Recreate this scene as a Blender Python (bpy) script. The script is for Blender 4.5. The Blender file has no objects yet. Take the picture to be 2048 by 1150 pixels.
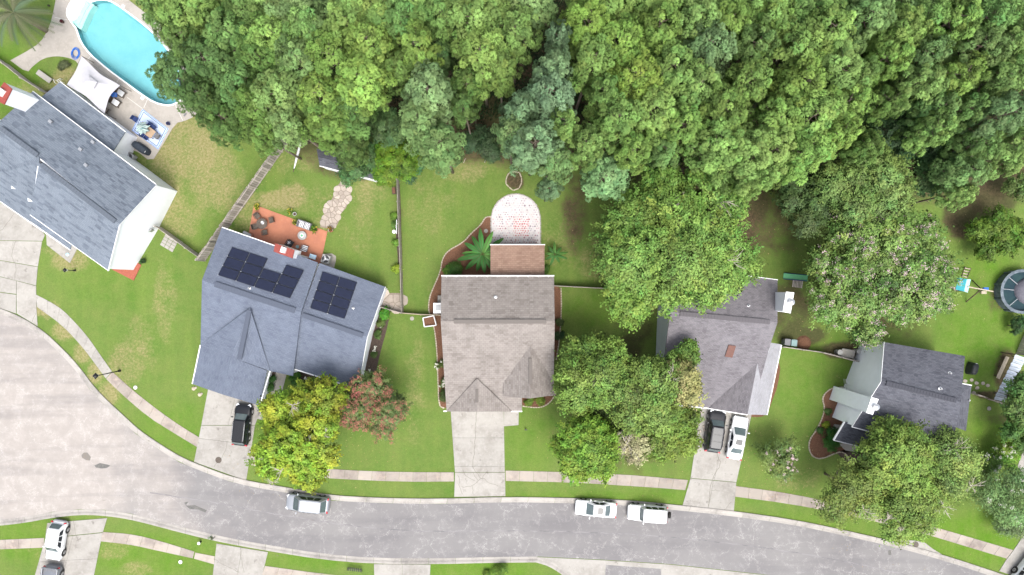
import bpy, bmesh, math, random
import numpy as np
from mathutils import Vector, Matrix, noise as mnoise
from mathutils.geometry import tessellate_polygon
S = bpy.context.scene
C = S.collection
R = math.radians
# ---------------------------------------------------------------- camera
CAMH = 78.0; FPX = 1365.0
cam = bpy.data.cameras.new('camera'); cam.sensor_width = 36; cam.lens = 36*FPX/2048
cam.clip_start = 1; cam.clip_end = 2000
camo = bpy.data.objects.new('camera', cam); C.objects.link(camo); camo.location = (0, 0, CAMH); S.camera = camo
# ---------------------------------------------------------------- light
SUN_EL, SUN_AZ = 66, 160        # azimuth clockwise from +Y (photo up)
w = bpy.data.worlds.new('World'); S.world = w; w.use_nodes = True
nt = w.node_tree; bg = nt.nodes['Background']
sky = nt.nodes.new('ShaderNodeTexSky'); sky.sky_type = 'NISHITA'; sky.sun_disc = False
sky.sun_elevation = R(SUN_EL); sky.sun_rotation = R(SUN_AZ); sky.dust_density = 4; sky.air_density = 1.0
hs = nt.nodes.new('ShaderNodeHueSaturation'); hs.inputs['Saturation'].default_value = 0.42
nt.links.new(sky.outputs[0], hs.inputs['Color']); nt.links.new(hs.outputs[0], bg.inputs[0])
bg.inputs[1].default_value = 0.15
sun = bpy.data.lights.new('sun', 'SUN'); sun.energy = 1.3; sun.angle = R(30); sun.color = (1, .96, .9)
so = bpy.data.objects.new('sun', sun); C.objects.link(so)
sd = Vector((math.sin(R(SUN_AZ))*math.cos(R(SUN_EL)), math.cos(R(SUN_AZ))*math.cos(R(SUN_EL)), math.sin(R(SUN_EL))))
so.rotation_euler = sd.to_track_quat('Z', 'Y').to_euler()
S.view_settings.view_transform = 'Standard'; S.view_settings.look = 'None'
S.view_settings.gamma = 1; S.view_settings.use_curve_mapping = False
S.view_settings.exposure = 1.22
S.render.engine = 'CYCLES'
S.cycles.max_bounces = 5; S.cycles.diffuse_bounces = 2; S.cycles.transparent_max_bounces = 8

# ---------------------------------------------------------------- helpers
def P(px, py, h=0.0):
    """point of the place seen at photo pixel px,py when it lies h metres above the ground"""
    k = (CAMH-h)/FPX
    return Vector(((px-1024)*k, (575-py)*k, h))
def PL(pts, h=0.0): return [P(a, b, h) for a, b in pts]
def on_plane(px, py, pl, off=0.0):
    a, b, c = pl[0], pl[1], pl[2]
    n = Vector()
    for i in range(len(pl)): n += pl[i].cross(pl[(i+1) % len(pl)])
    n.normalize(); a = sum(pl, Vector())/len(pl)
    if n.z < 0: n = -n
    o = Vector((0, 0, CAMH)); d = Vector(((px-1024)/FPX, (575-py)/FPX, -1))
    t = (a-o).dot(n)/d.dot(n)
    return o+d*t+n*off
def tag(o, label=None, cat=None, group=None, kind=None):
    if label: o['label'] = label
    if cat: o['category'] = cat
    if group: o['group'] = group
    if kind: o['kind'] = kind
    return o
def thing(name, label, cat, loc=(0, 0, 0), rz=0.0, group=None, kind=None):
    o = bpy.data.objects.new(name, None); C.objects.link(o); o.empty_display_size = .3
    o.location = loc; o.rotation_euler = (0, 0, rz)
    return tag(o, label, cat, group, kind)
def struct_root(name):
    o = bpy.data.objects.new(name, None); C.objects.link(o); o['kind'] = 'structure'; return o
def mesh(name, vs, fs, m, parent=None, smooth=False, kind=None, label=None, uvs=None, mats=None, fm=None):
    me = bpy.data.meshes.new(name); me.from_pydata([tuple(v) for v in vs], [], fs)
    me.materials.append(m)
    if mats:
        for x in mats: me.materials.append(x)
        me.polygons.foreach_set('material_index', fm)
    if smooth: me.polygons.foreach_set('use_smooth', [True]*len(me.polygons))
    if uvs is not None:
        ul = me.uv_layers.new(name='UVMap')
        for l in me.loops: ul.data[l.index].uv = uvs[l.vertex_index]
    me.update()
    o = bpy.data.objects.new(name, me); C.objects.link(o)
    if parent: o.parent = parent
    if kind: o['kind'] = kind
    if label: o['label'] = label
    return o
class MB:
    def __init__(s): s.v = []; s.f = []
    def add(s, vs, fs):
        b = len(s.v); s.v += [Vector(v) for v in vs]; s.f += [[i+b for i in f] for f in fs]; return s
    def box(s, c, sz, rz=0.0, taper=1.0, M=None):
        x, y, z = sz[0]/2, sz[1]/2, sz[2]/2; vs = []
        for k, t in ((-1, 1), (1, taper)):
            for a, b in ((-1, -1), (1, -1), (1, 1), (-1, 1)):
                vs.append(Vector((a*x*t, b*y*t, k*z)))
        m = Matrix.Translation(c) @ (M if M else Matrix.Rotation(rz, 4, 'Z'))
        return s.add([m @ v for v in vs], [(3, 2, 1, 0), (4, 5, 6, 7), (0, 1, 5, 4), (1, 2, 6, 5), (2, 3, 7, 6), (3, 0, 4, 7)])
    def bar(s, a, b, wd, ht):
        a = Vector(a); b = Vector(b); d = (b-a); L = d.length
        if L < 1e-6: return s
        q = d.to_track_quat('X', 'Z').to_matrix().to_4x4()
        return s.box((a+b)/2, (L, wd, ht), M=q)
    def tube(s, pts, rads, n=6, caps=True):
        pts = [Vector(p) for p in pts]
        if not hasattr(rads, '__len__'): rads = [rads]*len(pts)
        vs = []; fs = []
        for i, p in enumerate(pts):
            d = (pts[min(i+1, len(pts)-1)]-pts[max(i-1, 0)])
            if d.length < 1e-9: d = Vector((0, 0, 1))
            d.normalize()
            up = Vector((0, 0, 1)) if abs(d.z) < .9 else Vector((1, 0, 0))
            a = d.cross(up).normalized(); b = d.cross(a)
            for k in range(n):
                t = 2*math.pi*k/n
                vs.append(p+(a*math.cos(t)+b*math.sin(t))*rads[i])
        for i in range(len(pts)-1):
            for k in range(n):
                k2 = (k+1) % n
                fs.append((i*n+k, i*n+k2, (i+1)*n+k2, (i+1)*n+k))
        if caps:
            fs.append(tuple(range(n))[::-1]); fs.append(tuple(range((len(pts)-1)*n, len(pts)*n)))
        return s.add(vs, fs)
    def lathe(s, prof, c=(0, 0, 0), n=16, M=None):
        c = Vector(c); vs = []; fs = []
        for r, z in prof:
            for k in range(n):
                t = 2*math.pi*k/n; p = Vector((r*math.cos(t), r*math.sin(t), z))
                vs.append((M @ p if M else p)+c)
        m = len(prof)
        for i in range(m-1):
            for k in range(n):
                k2 = (k+1) % n; fs.append((i*n+k, i*n+k2, (i+1)*n+k2, (i+1)*n+k))
        fs.append(tuple(range(n))[::-1]); fs.append(tuple(range((m-1)*n, m*n)))
        return s.add(vs, fs)
    def prism(s, poly, z0, z1):
        n = len(poly); p = [Vector((q[0], q[1], 0)) for q in poly]
        area = sum(p[i].x*p[(i+1) % n].y-p[(i+1) % n].x*p[i].y for i in range(n))
        if area < 0: p.reverse()
        vs = [Vector((q.x, q.y, z0)) for q in p]+[Vector((q.x, q.y, z1)) for q in p]
        fs = [(i, (i+1) % n, n+(i+1) % n, n+i) for i in range(n)]
        for t in tessellate_polygon([p]):
            a, b, c = t
            if (p[b]-p[a]).cross(p[c]-p[a]).z < 0: a, c = c, a
            fs.append((n+a, n+b, n+c)); fs.append((c, b, a))
        return s.add(vs, fs)
    def build(s, name, m, parent=None, smooth=False, kind=None, label=None, mods=()):
        o = mesh(name, s.v, s.f, m, parent, smooth, kind, label)
        for k, v in mods:
            if k == 'bevel':
                md = o.modifiers.new('b', 'BEVEL'); md.width = v; md.segments = 2; md.limit_method = 'ANGLE'
            if k == 'sub':
                md = o.modifiers.new('s', 'SUBSURF'); md.levels = v; md.render_levels = v
        return o
def copy_tree(o, loc=None, rz=None, label=None, parent=None):
    c = o.copy(); C.objects.link(c)
    if parent: c.parent = parent
    if loc is not None: c.location = loc
    if rz is not None: c.rotation_euler = (0, 0, rz)
    if label: c['label'] = label
    for ch in o.children: copy_tree(ch, parent=c)
    return c
# ---------------------------------------------------------------- materials
def mat(name, col, rough=.85, var=None, bump=0.0, bscale=20., rnd=0.0, spec=.3, metal=0., coord='Object'):
    """var: list of (scale, colour, lo, hi[, stretch]) noise layers mixed over the base"""
    m = bpy.data.materials.new(name); m.use_nodes = True; n = m.node_tree.nodes; L = m.node_tree.links
    b = n['Principled BSDF']; b.inputs['Roughness'].default_value = rough; b.inputs['Metallic'].default_value = metal
    b.inputs['Specular IOR Level'].default_value = spec
    tc = n.new('ShaderNodeTexCoord'); src = tc.outputs[coord]
    cur = n.new('ShaderNodeRGB').outputs[0]; cur.default_value = (*col, 1)
    for v in (var or []):
        sc, c2, lo, hi = v[:4]
        t = n.new('ShaderNodeTexNoise'); t.inputs['Scale'].default_value = sc; t.inputs['Detail'].default_value = 5
        t.inputs['Roughness'].default_value = .65
        if len(v) > 4:
            mp = n.new('ShaderNodeMapping'); mp.inputs['Scale'].default_value = v[4]; L.new(src, mp.inputs[0]); L.new(mp.outputs[0], t.inputs['Vector'])
        else: L.new(src, t.inputs['Vector'])
        r = n.new('ShaderNodeMapRange'); r.inputs[1].default_value = lo; r.inputs[2].default_value = hi
        L.new(t.outputs['Fac'], r.inputs[0])
        mx = n.new('ShaderNodeMix'); mx.data_type = 'RGBA'; L.new(r.outputs[0], mx.inputs[0]); L.new(cur, mx.inputs[6])
        mx.inputs[7].default_value = (*c2, 1); cur = mx.outputs[2]
    if rnd:
        oi = n.new('ShaderNodeObjectInfo'); r = n.new('ShaderNodeMapRange'); r.inputs[3].default_value = 1-rnd; r.inputs[4].default_value = 1+rnd
        L.new(oi.outputs['Random'], r.inputs[0]); h = n.new('ShaderNodeHueSaturation'); L.new(cur, h.inputs['Color']); L.new(r.outputs[0], h.inputs['Value']); cur = h.outputs[0]
    L.new(cur, b.inputs['Base Color'])
    if bump:
        t = n.new('ShaderNodeTexNoise'); t.inputs['Scale'].default_value = bscale; t.inputs['Detail'].default_value = 4; L.new(src, t.inputs['Vector'])
        bp = n.new('ShaderNodeBump'); bp.inputs['Strength'].default_value = bump; bp.inputs['Distance'].default_value = .05
        L.new(t.outputs['Fac'], bp.inputs['Height']); L.new(bp.outputs[0], b.inputs['Normal'])
    return m
def node(n, t, **kw):
    x = n.new(t)
    for k, v in kw.items(): x.inputs[k].default_value = v
    return x
def mixn(n, L, f, a, b):
    mx = n.new('ShaderNodeMix'); mx.data_type = 'RGBA'
    if isinstance(f, float): mx.inputs[0].default_value = f
    else: L.new(f, mx.inputs[0])
    for i, q in ((6, a), (7, b)):
        if isinstance(q, tuple): mx.inputs[i].default_value = (*q, 1)
        else: L.new(q, mx.inputs[i])
    return mx.outputs[2]
def mrange(n, L, src, lo, hi, a=0., b=1.):
    r = n.new('ShaderNodeMapRange'); r.inputs[1].default_value = lo; r.inputs[2].default_value = hi
    r.inputs[3].default_value = a; r.inputs[4].default_value = b; L.new(src, r.inputs[0]); return r.outputs[0]
def math2(n, L, op, a, b):
    r = n.new('ShaderNodeMath'); r.operation = op
    for i, q in ((0, a), (1, b)):
        if isinstance(q, (int, float)): r.inputs[i].default_value = q
        else: L.new(q, r.inputs[i])
    return r.outputs[0]

def foliage_mat(name, trans=.35, rough=.6, shaped=False):
    """colour from the object's own colour, times a per-clump tint stored on the mesh"""
    m = bpy.data.materials.new(name); m.use_nodes = True; n = m.node_tree.nodes; L = m.node_tree.links
    b = n['Principled BSDF']; out = n['Material Output']; b.inputs['Roughness'].default_value = rough; b.inputs['Specular IOR Level'].default_value = .25
    oi = n.new('ShaderNodeObjectInfo'); at = n.new('ShaderNodeAttribute'); at.attribute_name = 'tint'
    sep = n.new('ShaderNodeSeparateColor'); L.new(at.outputs['Color'], sep.inputs[0])
    h = n.new('ShaderNodeHueSaturation'); L.new(oi.outputs['Color'], h.inputs['Color'])
    L.new(mrange(n, L, sep.outputs[0], 0, 1, .35, 1.65), h.inputs['Value'])
    L.new(mrange(n, L, sep.outputs[1], 0, 1, .465, .535), h.inputs['Hue'])
    L.new(h.outputs[0], b.inputs['Base Color'])
    tr = n.new('ShaderNodeBsdfTranslucent'); L.new(h.outputs[0], tr.inputs[0])
    mx = n.new('ShaderNodeMixShader'); mx.inputs[0].default_value = trans
    if shaped:
        an = n.new('ShaderNodeAttribute'); an.attribute_name = 'nrm'; vt = n.new('ShaderNodeVectorTransform'); vt.vector_type = 'NORMAL'; vt.convert_from = 'OBJECT'; vt.convert_to = 'WORLD'
        L.new(an.outputs['Vector'], vt.inputs[0]); L.new(vt.outputs[0], b.inputs['Normal']); L.new(vt.outputs[0], tr.inputs['Normal'])
    L.new(b.outputs[0], mx.inputs[1]); L.new(tr.outputs[0], mx.inputs[2]); L.new(mx.outputs[0], out.inputs[0])
    return m
M = {}
M['leaf'] = foliage_mat('leaf_foliage')
M['needle'] = foliage_mat('needle_foliage', .36, .7, True)
M['crown_leaf'] = foliage_mat('crown_foliage', .28, .55, True)
M['bark'] = mat('bark', (.16, .12, .09), .95, [(3, (.28, .24, .2), .4, .7, (1, 1, .2))], .6, 12)
M['pale_bark'] = mat('pale_bark', (.42, .38, .33), .9, [(6, (.25, .21, .17), .45, .7)], .4, 20)
M['white'] = mat('white_paint', (.74, .75, .76), .5, [(1.2, (.66, .67, .68), .4, .8)])
M['white_metal'] = mat('white_metal', (.78, .78, .78), .35, [(3, (.7, .7, .7), .5, .8)])
M['black'] = mat('black_paint', (.012, .012, .014), .4, [(5, (.02, .02, .02), .4, .7)])
M['rubber'] = mat('rubber', (.02, .02, .02), .8, [(8, (.035, .033, .03), .4, .7)])
M['steel'] = mat('steel', (.45, .46, .47), .35, [(4, (.35, .35, .36), .4, .7)], metal=.8)
M['concrete'] = mat('concrete', (.31, .295, .27), .9, [(.5, (.22, .205, .185), .42, .72), (3, (.345, .33, .31), .5, .8), (1.2, (.17, .155, .14), .6, .72), (9, (.33, .31, .285), .62, .8)], .25, 40, rnd=.06)
M['old_concrete'] = mat('old_sidewalk_concrete', (.31, .275, .24), .9, [(.45, (.22, .185, .165), .45, .65), (1.6, (.36, .30, .25), .52, .75), (6, (.22, .19, .17), .6, .8)], .3, 40, rnd=.13)
M['kerb'] = mat('kerb_concrete', (.32, .30, .275), .9, [(.4, (.22, .205, .19), .45, .65), (5, (.35, .33, .305), .5, .8), (1.7, (.2, .18, .16), .62, .72)], .2, 40, rnd=.07)
M['deck'] = mat('pool_deck_concrete', (.33, .305, .275), .85, [(.6, (.25, .23, .205), .45, .75), (4, (.36, .335, .30), .5, .8)], .15, 40)
M['terracotta'] = mat('terracotta_stain', (.39, .16, .095), .8, [(.8, (.31, .125, .08), .4, .75), (4, (.43, .20, .13), .55, .8)], .15, 30)
M['mulch'] = mat('mulch', (.17, .085, .05), 1, [(9, (.10, .05, .03), .4, .65), (30, (.26, .14, .09), .5, .75)], 1, 45)
M['darkmulch'] = mat('dark_mulch', (.09, .065, .05), 1, [(9, (.05, .035, .03), .4, .65), (30, (.14, .11, .09), .5, .75)], 1, 45)
M['stone'] = mat('flagstone', (.36, .315, .27), .85, [(2, (.27, .22, .19), .4, .7), (8, (.42, .38, .33), .5, .8)], .3, 25, rnd=.16)
M['edging'] = mat('edging_stone', (.42, .36, .28), .9, [(4, (.3, .25, .19), .4, .7)], .3, 25)
M['wood'] = mat('weathered_wood', (.37, .33, .30), .9, [(4, (.25, .22, .195), .4, .7, (1, 1, .2)), (14, (.45, .41, .38), .5, .8)], .3, 20, rnd=.3)
M['darkwood'] = mat('dark_wood', (.10, .07, .055), .85, [(5, (.06, .04, .03), .4, .7)], .3, 20)
M['brownpanel'] = mat('brown_skylight_cover', (.13, .055, .04), .5, [(5, (.1, .045, .035), .4, .7)])
M['redroof'] = mat('red_chimney_cap', (.24, .05, .04), .6, [(6, (.18, .04, .03), .4, .7)], .1, 20)
M['solar'] = mat('solar_cells', (.008, .011, .028), .12, [(3, (.012, .016, .04), .4, .7)], spec=.5)
M['solarframe'] = mat('solar_frame', (.02, .02, .022), .4)
M['glass'] = mat('dark_glass', (.014, .018, .024), .1, spec=.3)
M['carglass'] = mat('car_glass', (.06, .085, .09), .06, [(.9, (.10, .13, .13), .4, .7)], spec=.6)
M['teal'] = mat('teal_plastic', (.02, .22, .26), .5, [(3, (.03, .27, .3), .4, .7)])
M['green_plastic'] = mat('green_plastic', (.13, .42, .2), .45, [(3, (.11, .36, .17), .4, .7)])
M['blue_cloth'] = mat('blue_cloth', (.03, .12, .42), .8, [(5, (.04, .16, .5), .4, .7)])
M['palecloth'] = mat('pale_grey_cloth', (.45, .46, .47), .9, [(5, (.38, .39, .4), .4, .7)])
M['canopy'] = mat('white_canopy_cloth', (.40, .395, .42), .9, [(.8, (.35, .35, .375), .4, .7)])
M['grey_plastic'] = mat('grey_plastic', (.16, .16, .17), .6, [(5, (.12, .12, .13), .4, .7)])
M['tealbin'] = mat('pale_teal_bin', (.18, .27, .27), .6, [(5, (.15, .22, .22), .4, .7)])
M['bronze'] = mat('dark_bronze_metal', (.07, .055, .045), .5, [(6, (.11, .09, .07), .4, .7)])
M['pool_liner'] = mat('pool_liner', (.25, .46, .49), .7, [(.5, (.20, .41, .46), .4, .7), (10, (.28, .49, .51), .5, .8)])
M['pool_step'] = mat('pool_step_plastic', (.62, .75, .68), .5, [(2, (.55, .7, .64), .4, .7)])
M['tan'] = mat('tan_table_top', (.36, .26, .18), .6, [(4, (.3, .22, .15), .4, .7)])
M['redlens'] = mat('red_lens', (.35, .02, .03), .25)
M['clearlens'] = mat('clear_lens', (.5, .52, .55), .15, spec=.6)
M['petal_pink'] = mat('pink_petals', (.55, .16, .2), .8, [(3, (.65, .3, .28), .4, .7)])
M['petal_lilac'] = mat('lilac_petals', (.58, .40, .45), .8, [(.8, (.60, .50, .48), .4, .7)])
M['petal_rust'] = mat('rust_red_petals', (.38, .12, .11), .8, [(1.5, (.34, .17, .10), .45, .6), (.7, (.52, .08, .15), .6, .7)])
M['petal_white'] = mat('white_petals', (.7, .68, .6), .8, [(3, (.6, .62, .5), .4, .7)])
M['petal_yellow'] = mat('yellow_petals', (.6, .45, .05), .8, [(3, (.5, .5, .1), .4, .7)])
def siding(name, col, pitch=.18):
    m = mat(name, col, .55, [(.6, tuple(c*.9 for c in col), .4, .8)])
    n = m.node_tree.nodes; L = m.node_tree.links; tc = n.new('ShaderNodeTexCoord'); sp = n.new('ShaderNodeSeparateXYZ'); L.new(tc.outputs['Object'], sp.inputs[0])
    f = math2(n, L, 'FRACT', math2(n, L, 'DIVIDE', sp.outputs[2], pitch), 0)
    bp = n.new('ShaderNodeBump'); bp.inputs['Strength'].default_value = .5; bp.inputs['Distance'].default_value = .02
    L.new(f, bp.inputs['Height']); L.new(bp.outputs[0], n['Principled BSDF'].inputs['Normal']); return m
M['siding_white'] = siding('white_siding', (.86, .88, .92))
M['siding_pale'] = siding('pale_blue_grey_siding', (.55, .60, .63))
M['siding_tan'] = siding('tan_siding', (.42, .38, .34))
M['brick'] = mat('brick_red', (.32, .1, .06), .9, [(12, (.24, .07, .05), .4, .6)], .3, 25)
def shingle(name, c1, c2, c3, wdt=.5, hgt=.16, streak=.35):
    m = bpy.data.materials.new(name); m.use_nodes = True; n = m.node_tree.nodes; L = m.node_tree.links; b = n['Principled BSDF']
    b.inputs['Roughness'].default_value = .95; b.inputs['Specular IOR Level'].default_value = .15
    tc = n.new('ShaderNodeTexCoord'); uv = tc.outputs['UV']
    br = n.new('ShaderNodeTexBrick'); L.new(uv, br.inputs['Vector']); br.inputs['Scale'].default_value = 1
    br.inputs['Brick Width'].default_value = wdt; br.inputs['Row Height'].default_value = hgt; br.inputs['Mortar Size'].default_value = .012
    br.inputs['Mortar Smooth'].default_value = .3; br.inputs['Bias'].default_value = 0
    br.inputs['Color1'].default_value = (*c1, 1); br.inputs['Color2'].default_value = (*c2, 1); br.inputs['Mortar'].default_value = (*[c*.55 for c in c2], 1)
    mp = n.new('ShaderNodeMapping'); mp.inputs['Scale'].default_value = (1/wdt*.8, 1/hgt*.95, 1); L.new(uv, mp.inputs[0])
    v = n.new('ShaderNodeTexVoronoi'); v.inputs['Scale'].default_value = 1; v.inputs['Randomness'].default_value = .35; L.new(mp.outputs[0], v.inputs['Vector'])
    sp = n.new('ShaderNodeSeparateColor'); L.new(v.outputs['Color'], sp.inputs[0])
    cur = mixn(n, L, mrange(n, L, sp.outputs[0], .55, .95, 0, .75), br.outputs[0], c3)
    nz = node(n, 'ShaderNodeTexNoise', Scale=.55, Detail=5., Roughness=.6); L.new(uv, nz.inputs['Vector'])
    cur = mixn(n, L, mrange(n, L, nz.outputs['Fac'], .4, .75, 0, streak), cur, tuple(min(1, c*1.25) for c in c1))
    mp2 = n.new('ShaderNodeMapping'); mp2.inputs['Scale'].default_value = (2.2, .25, 1); L.new(uv, mp2.inputs[0])
    nz3 = node(n, 'ShaderNodeTexNoise', Scale=1.0, Detail=4., Roughness=.6); L.new(mp2.outputs[0], nz3.inputs['Vector'])
    cur = mixn(n, L, mrange(n, L, nz3.outputs['Fac'], .5, .8, 0, streak), cur, tuple(c*.7 for c in c2))
    nz2 = node(n, 'ShaderNodeTexNoise', Scale=26., Detail=3., Roughness=.7); L.new(uv, nz2.inputs['Vector'])
    cur = mixn(n, L, mrange(n, L, nz2.outputs['Fac'], .5, .7, 0, .3), cur, tuple(c*.5 for c in c2))
    L.new(cur, b.inputs['Base Color'])
    bp = n.new('ShaderNodeBump'); bp.inputs['Strength'].default_value = .6; bp.inputs['Distance'].default_value = .03
    L.new(br.outputs['Fac'], bp.inputs['Height']); bp.invert = True; L.new(bp.outputs[0], b.inputs['Normal']); return m
M['sh_blue'] = shingle('blue_grey_shingles', (.168, .195, .232), (.15, .173, .21), (.075, .09, .118), .55, .2)
M['sh_slate'] = shingle('slate_blue_shingles', (.145, .168, .216), (.128, .147, .193), (.095, .11, .15), .34, .15)
M['sh_pink'] = shingle('faded_brown_shingles', (.25, .226, .21), (.212, .19, .175), (.152, .133, .122), .4, .24, .45)
M['sh_tan'] = shingle('tan_porch_shingles', (.28, .19, .145), (.24, .155, .12), (.19, .12, .09), .4, .22, .3)
M['sh_grey'] = shingle('grey_brown_shingles', (.185, .175, .188), (.158, .147, .158), (.105, .098, .108), .3, .15, .5)
M['sh_pale'] = shingle('pale_grey_shingles', (.33, .33, .35), (.29, .29, .31), (.24, .235, .25), .3, .15, .4)  # grey shingles lightened: light reflecting off the right slope, put into the colour
M['sh_dark'] = shingle('charcoal_shingles', (.115, .12, .14), (.09, .092, .11), (.05, .052, .065), .34, .15)
def metal_sheet():
    return mat('galvanised_sheet', (.5, .55, .6), .4, [(2, (.38, .42, .48), .4, .7)], rnd=.12, metal=.3)
M['sheet'] = metal_sheet()
def water_mat():
    m = bpy.data.materials.new('pool_water'); m.use_nodes = True; n = m.node_tree.nodes; L = m.node_tree.links
    n.remove(n['Principled BSDF']); tr = n.new('ShaderNodeBsdfTransparent'); tr.inputs[0].default_value = (.76, .94, .95, 1)
    gl = n.new('ShaderNodeBsdfGlossy'); gl.inputs['Roughness'].default_value = .05
    nz = node(n, 'ShaderNodeTexNoise', Scale=2.6, Detail=4.); bp = n.new('ShaderNodeBump'); bp.inputs['Strength'].default_value = .5; L.new(nz.outputs['Fac'], bp.inputs['Height']); L.new(bp.outputs[0], gl.inputs['Normal'])
    fr = n.new('ShaderNodeFresnel'); fr.inputs[0].default_value = 1.33; mx = n.new('ShaderNodeMixShader')
    L.new(fr.outputs[0], mx.inputs[0]); L.new(tr.outputs[0], mx.inputs[1]); L.new(gl.outputs[0], mx.inputs[2]); L.new(mx.outputs[0], n['Material Output'].inputs[0]); return m
M['water'] = water_mat()
# ================================================================ ground
def gpix(x, y): return (1024+x*FPX/CAMH, 575-y*FPX/CAMH)
POOL = [(180,6.5),(198,1),(216.5,2.6),(235,13),(261,32),(287,52),(315,78),(342,112),(360,148),(368,180),(365,192),(357,201),(346,207),(334,209),(310,203.5),(282,185),(256,165),(229.6,146),(206,127),(182.6,107),(164,83.5),(155,57),(156,45),(163,28),(170,16)]
STEPS = [(156,48),(151,50),(145,42),(136,29),(139,14),(150,-2),(158,-8),(170,-1),(182.6,8),(170,20),(160,36)]
pool_w = PL(POOL); steps_w = PL(STEPS)
POOLHOLE = PL([(180,4),(198,-1.5),(218,0),(237,10.5),(263,29.5),(289,49.5),(318,76),(345,111),(362.5,147),(371,181),(367.5,194),(358.5,204),(347,210),(334,212),(309,206),(280.5,187.5),(254,167.5),(228,148.5),(204,129.5),(180.5,109.5),(161.5,85),(152.3,57),(149,53),(142,44),(133,30),(136,13),(148,-4),(158,-11),(172,-3)])
def inpoly(x, y, poly):
    c = False; n = len(poly); j = n-1
    for i in range(n):
        a, b = poly[i], poly[j]
        if (a[1] > y) != (b[1] > y) and x < (b[0]-a[0])*(y-a[1])/(b[1]-a[1])+a[0]: c = not c
        j = i
    return c
# soft patches in photo pixels: (x, y, rx, ry, amount)
DRY = [(370,300,95,80,.8),(430,360,60,70,.7),(330,400,50,60,.7),(360,440,50,40,.6),(585,390,35,25,.9),(560,400,50,22,1.0),(500,420,45,50,.6),(600,320,60,30,.45),(640,420,40,60,.35),(720,450,40,60,.3),(740,380,40,40,.5),(260,20,30,40,.6),(130,160,30,30,.9),(70,190,60,30,.6),
       (95,620,30,18,.9),(130,660,25,22,.9),(165,705,20,25,.95),(190,745,18,25,.9),(215,790,24,28,.9),(140,520,40,25,.8),(110,500,30,15,.6),(250,730,40,50,.55),(280,690,40,60,.4),(330,600,25,90,.45),(285,700,14,14,.7),(930,320,70,50,.55),(870,400,50,60,.3),(1190,520,45,45,.45),(1120,480,40,60,.4),(830,780,25,120,.3),(845,420,40,70,.3),(1290,600,50,40,.5),(1520,640,30,30,.5),(870,585,20,20,.2),(1830,968,25,20,.5),(230,1100,30,25,.5),(270,1140,35,18,.6),(60,1100,50,20,.2),(370,960,40,20,.2),(1430,1000,60,20,.15),(1590,960,50,25,.35),(990,300,50,30,.6)]
BARE = [(975,290,120,45,.75),(1100,300,130,50,.8),(1150,420,32,110,.6),(1235,320,60,60,.9),(1560,460,60,60,.55),(1530,430,60,50,.6),(1575,620,60,70,.75),(1600,670,60,22,.95),(1690,700,60,20,.9),(1985,370,70,55,1),(1920,430,40,50,1),(1980,410,60,26,.9),(1270,650,45,50,.6),(1260,700,30,40,.8),(1420,420,140,140,.9),(620,310,30,20,.5),(700,330,80,35,.8),(770,345,40,22,.8),(1030,362,20,22,.9),(1250,860,150,110,.5),(1780,950,130,60,.35),(500,215,80,60,.5),(1215,570,14,14,.6),(2015,750,30,60,.9),(1985,790,40,12,.8),(2000,840,40,14,.5),(1770,600,120,80,.6),(800,460,8,120,.5),(800,620,10,10,.3),(1995,600,25,30,.6),(410,840,6,20,.2),(135,165,14,10,.5),(105,185,22,9,.9)]
LUSH = [(1950,1080,130,60,1),(1650,760,110,110,.45),(1960,680,90,90,.7),(300,1110,140,50,.7),(50,1070,60,60,.7),(1600,1060,160,40,.6),(1250,1000,260,22,.6),(1970,890,50,60,.8),(950,1140,130,30,.9),(640,1120,120,20,.7),(350,860,90,60,.5),(240,560,110,60,.2),(1190,620,60,40,.5),(560,900,60,90,.4),(20,150,60,60,.7),(1060,880,60,70,.4),(1980,540,60,40,.8),(20,220,30,30,.5)]
def field(px, py, L_):
    t = np.zeros_like(px)
    for x, y, rx, ry, a in L_:
        d = ((px-x)/rx)**2+((py-y)/ry)**2
        t = np.maximum(t, a*np.clip(1.35-d, 0, 1))
    return t
gs = .4
X0, X1, Y0, Y1 = -64, 64, -38, 46
nx = int((X1-X0)/gs)+1; ny = int((Y1-Y0)/gs)+1
xs = np.linspace(X0, X1, nx); ys = np.linspace(Y0, Y1, ny)
gx, gy = np.meshgrid(xs, ys); ppx = 1024+gx*FPX/CAMH; ppy = 575-gy*FPX/CAMH
dry = field(ppx, ppy, DRY); lush = field(ppx, ppy, LUSH)
forest = np.clip((300-ppy+22*np.sin(ppx/70.)+15*np.sin(ppx/23.))/40, 0, 1)*(ppx > 560)
forest = np.maximum(forest, np.clip((240-ppy)/40, 0, 1)*np.clip((ppx-470)/60, 0, 1))
forest = np.maximum(forest, np.clip((430-ppy)/60, 0, 1)*np.clip((ppx-1480)/100, 0, 1))
bare = np.maximum(field(ppx, ppy, BARE), forest)
me = bpy.data.meshes.new('lawn')
co = np.stack([gx, gy, 0*gx], -1).reshape(-1, 3)
ix = np.arange(nx*ny).reshape(ny, nx)
q = np.stack([ix[:-1, :-1], ix[:-1, 1:], ix[1:, 1:], ix[1:, :-1]], -1).reshape(-1, 4)
cen = co[q].mean(1); keep = np.ones(len(q), bool)
for i in np.nonzero((cen[:, 0] < -35) & (cen[:, 1] > 18))[0]:
    if inpoly(cen[i, 0], cen[i, 1], POOLHOLE) or any(inpoly(co[j, 0], co[j, 1], POOLHOLE) for j in q[i]): keep[i] = False
q = q[keep]
me.vertices.add(len(co)); me.vertices.foreach_set('co', co.ravel())
me.loops.add(q.size); me.loops.foreach_set('vertex_index', q.ravel().astype(np.int32))
me.polygons.add(len(q)); me.polygons.foreach_set('loop_start', (np.arange(len(q))*4).astype(np.int32))
me.update(calc_edges=True)
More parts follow.
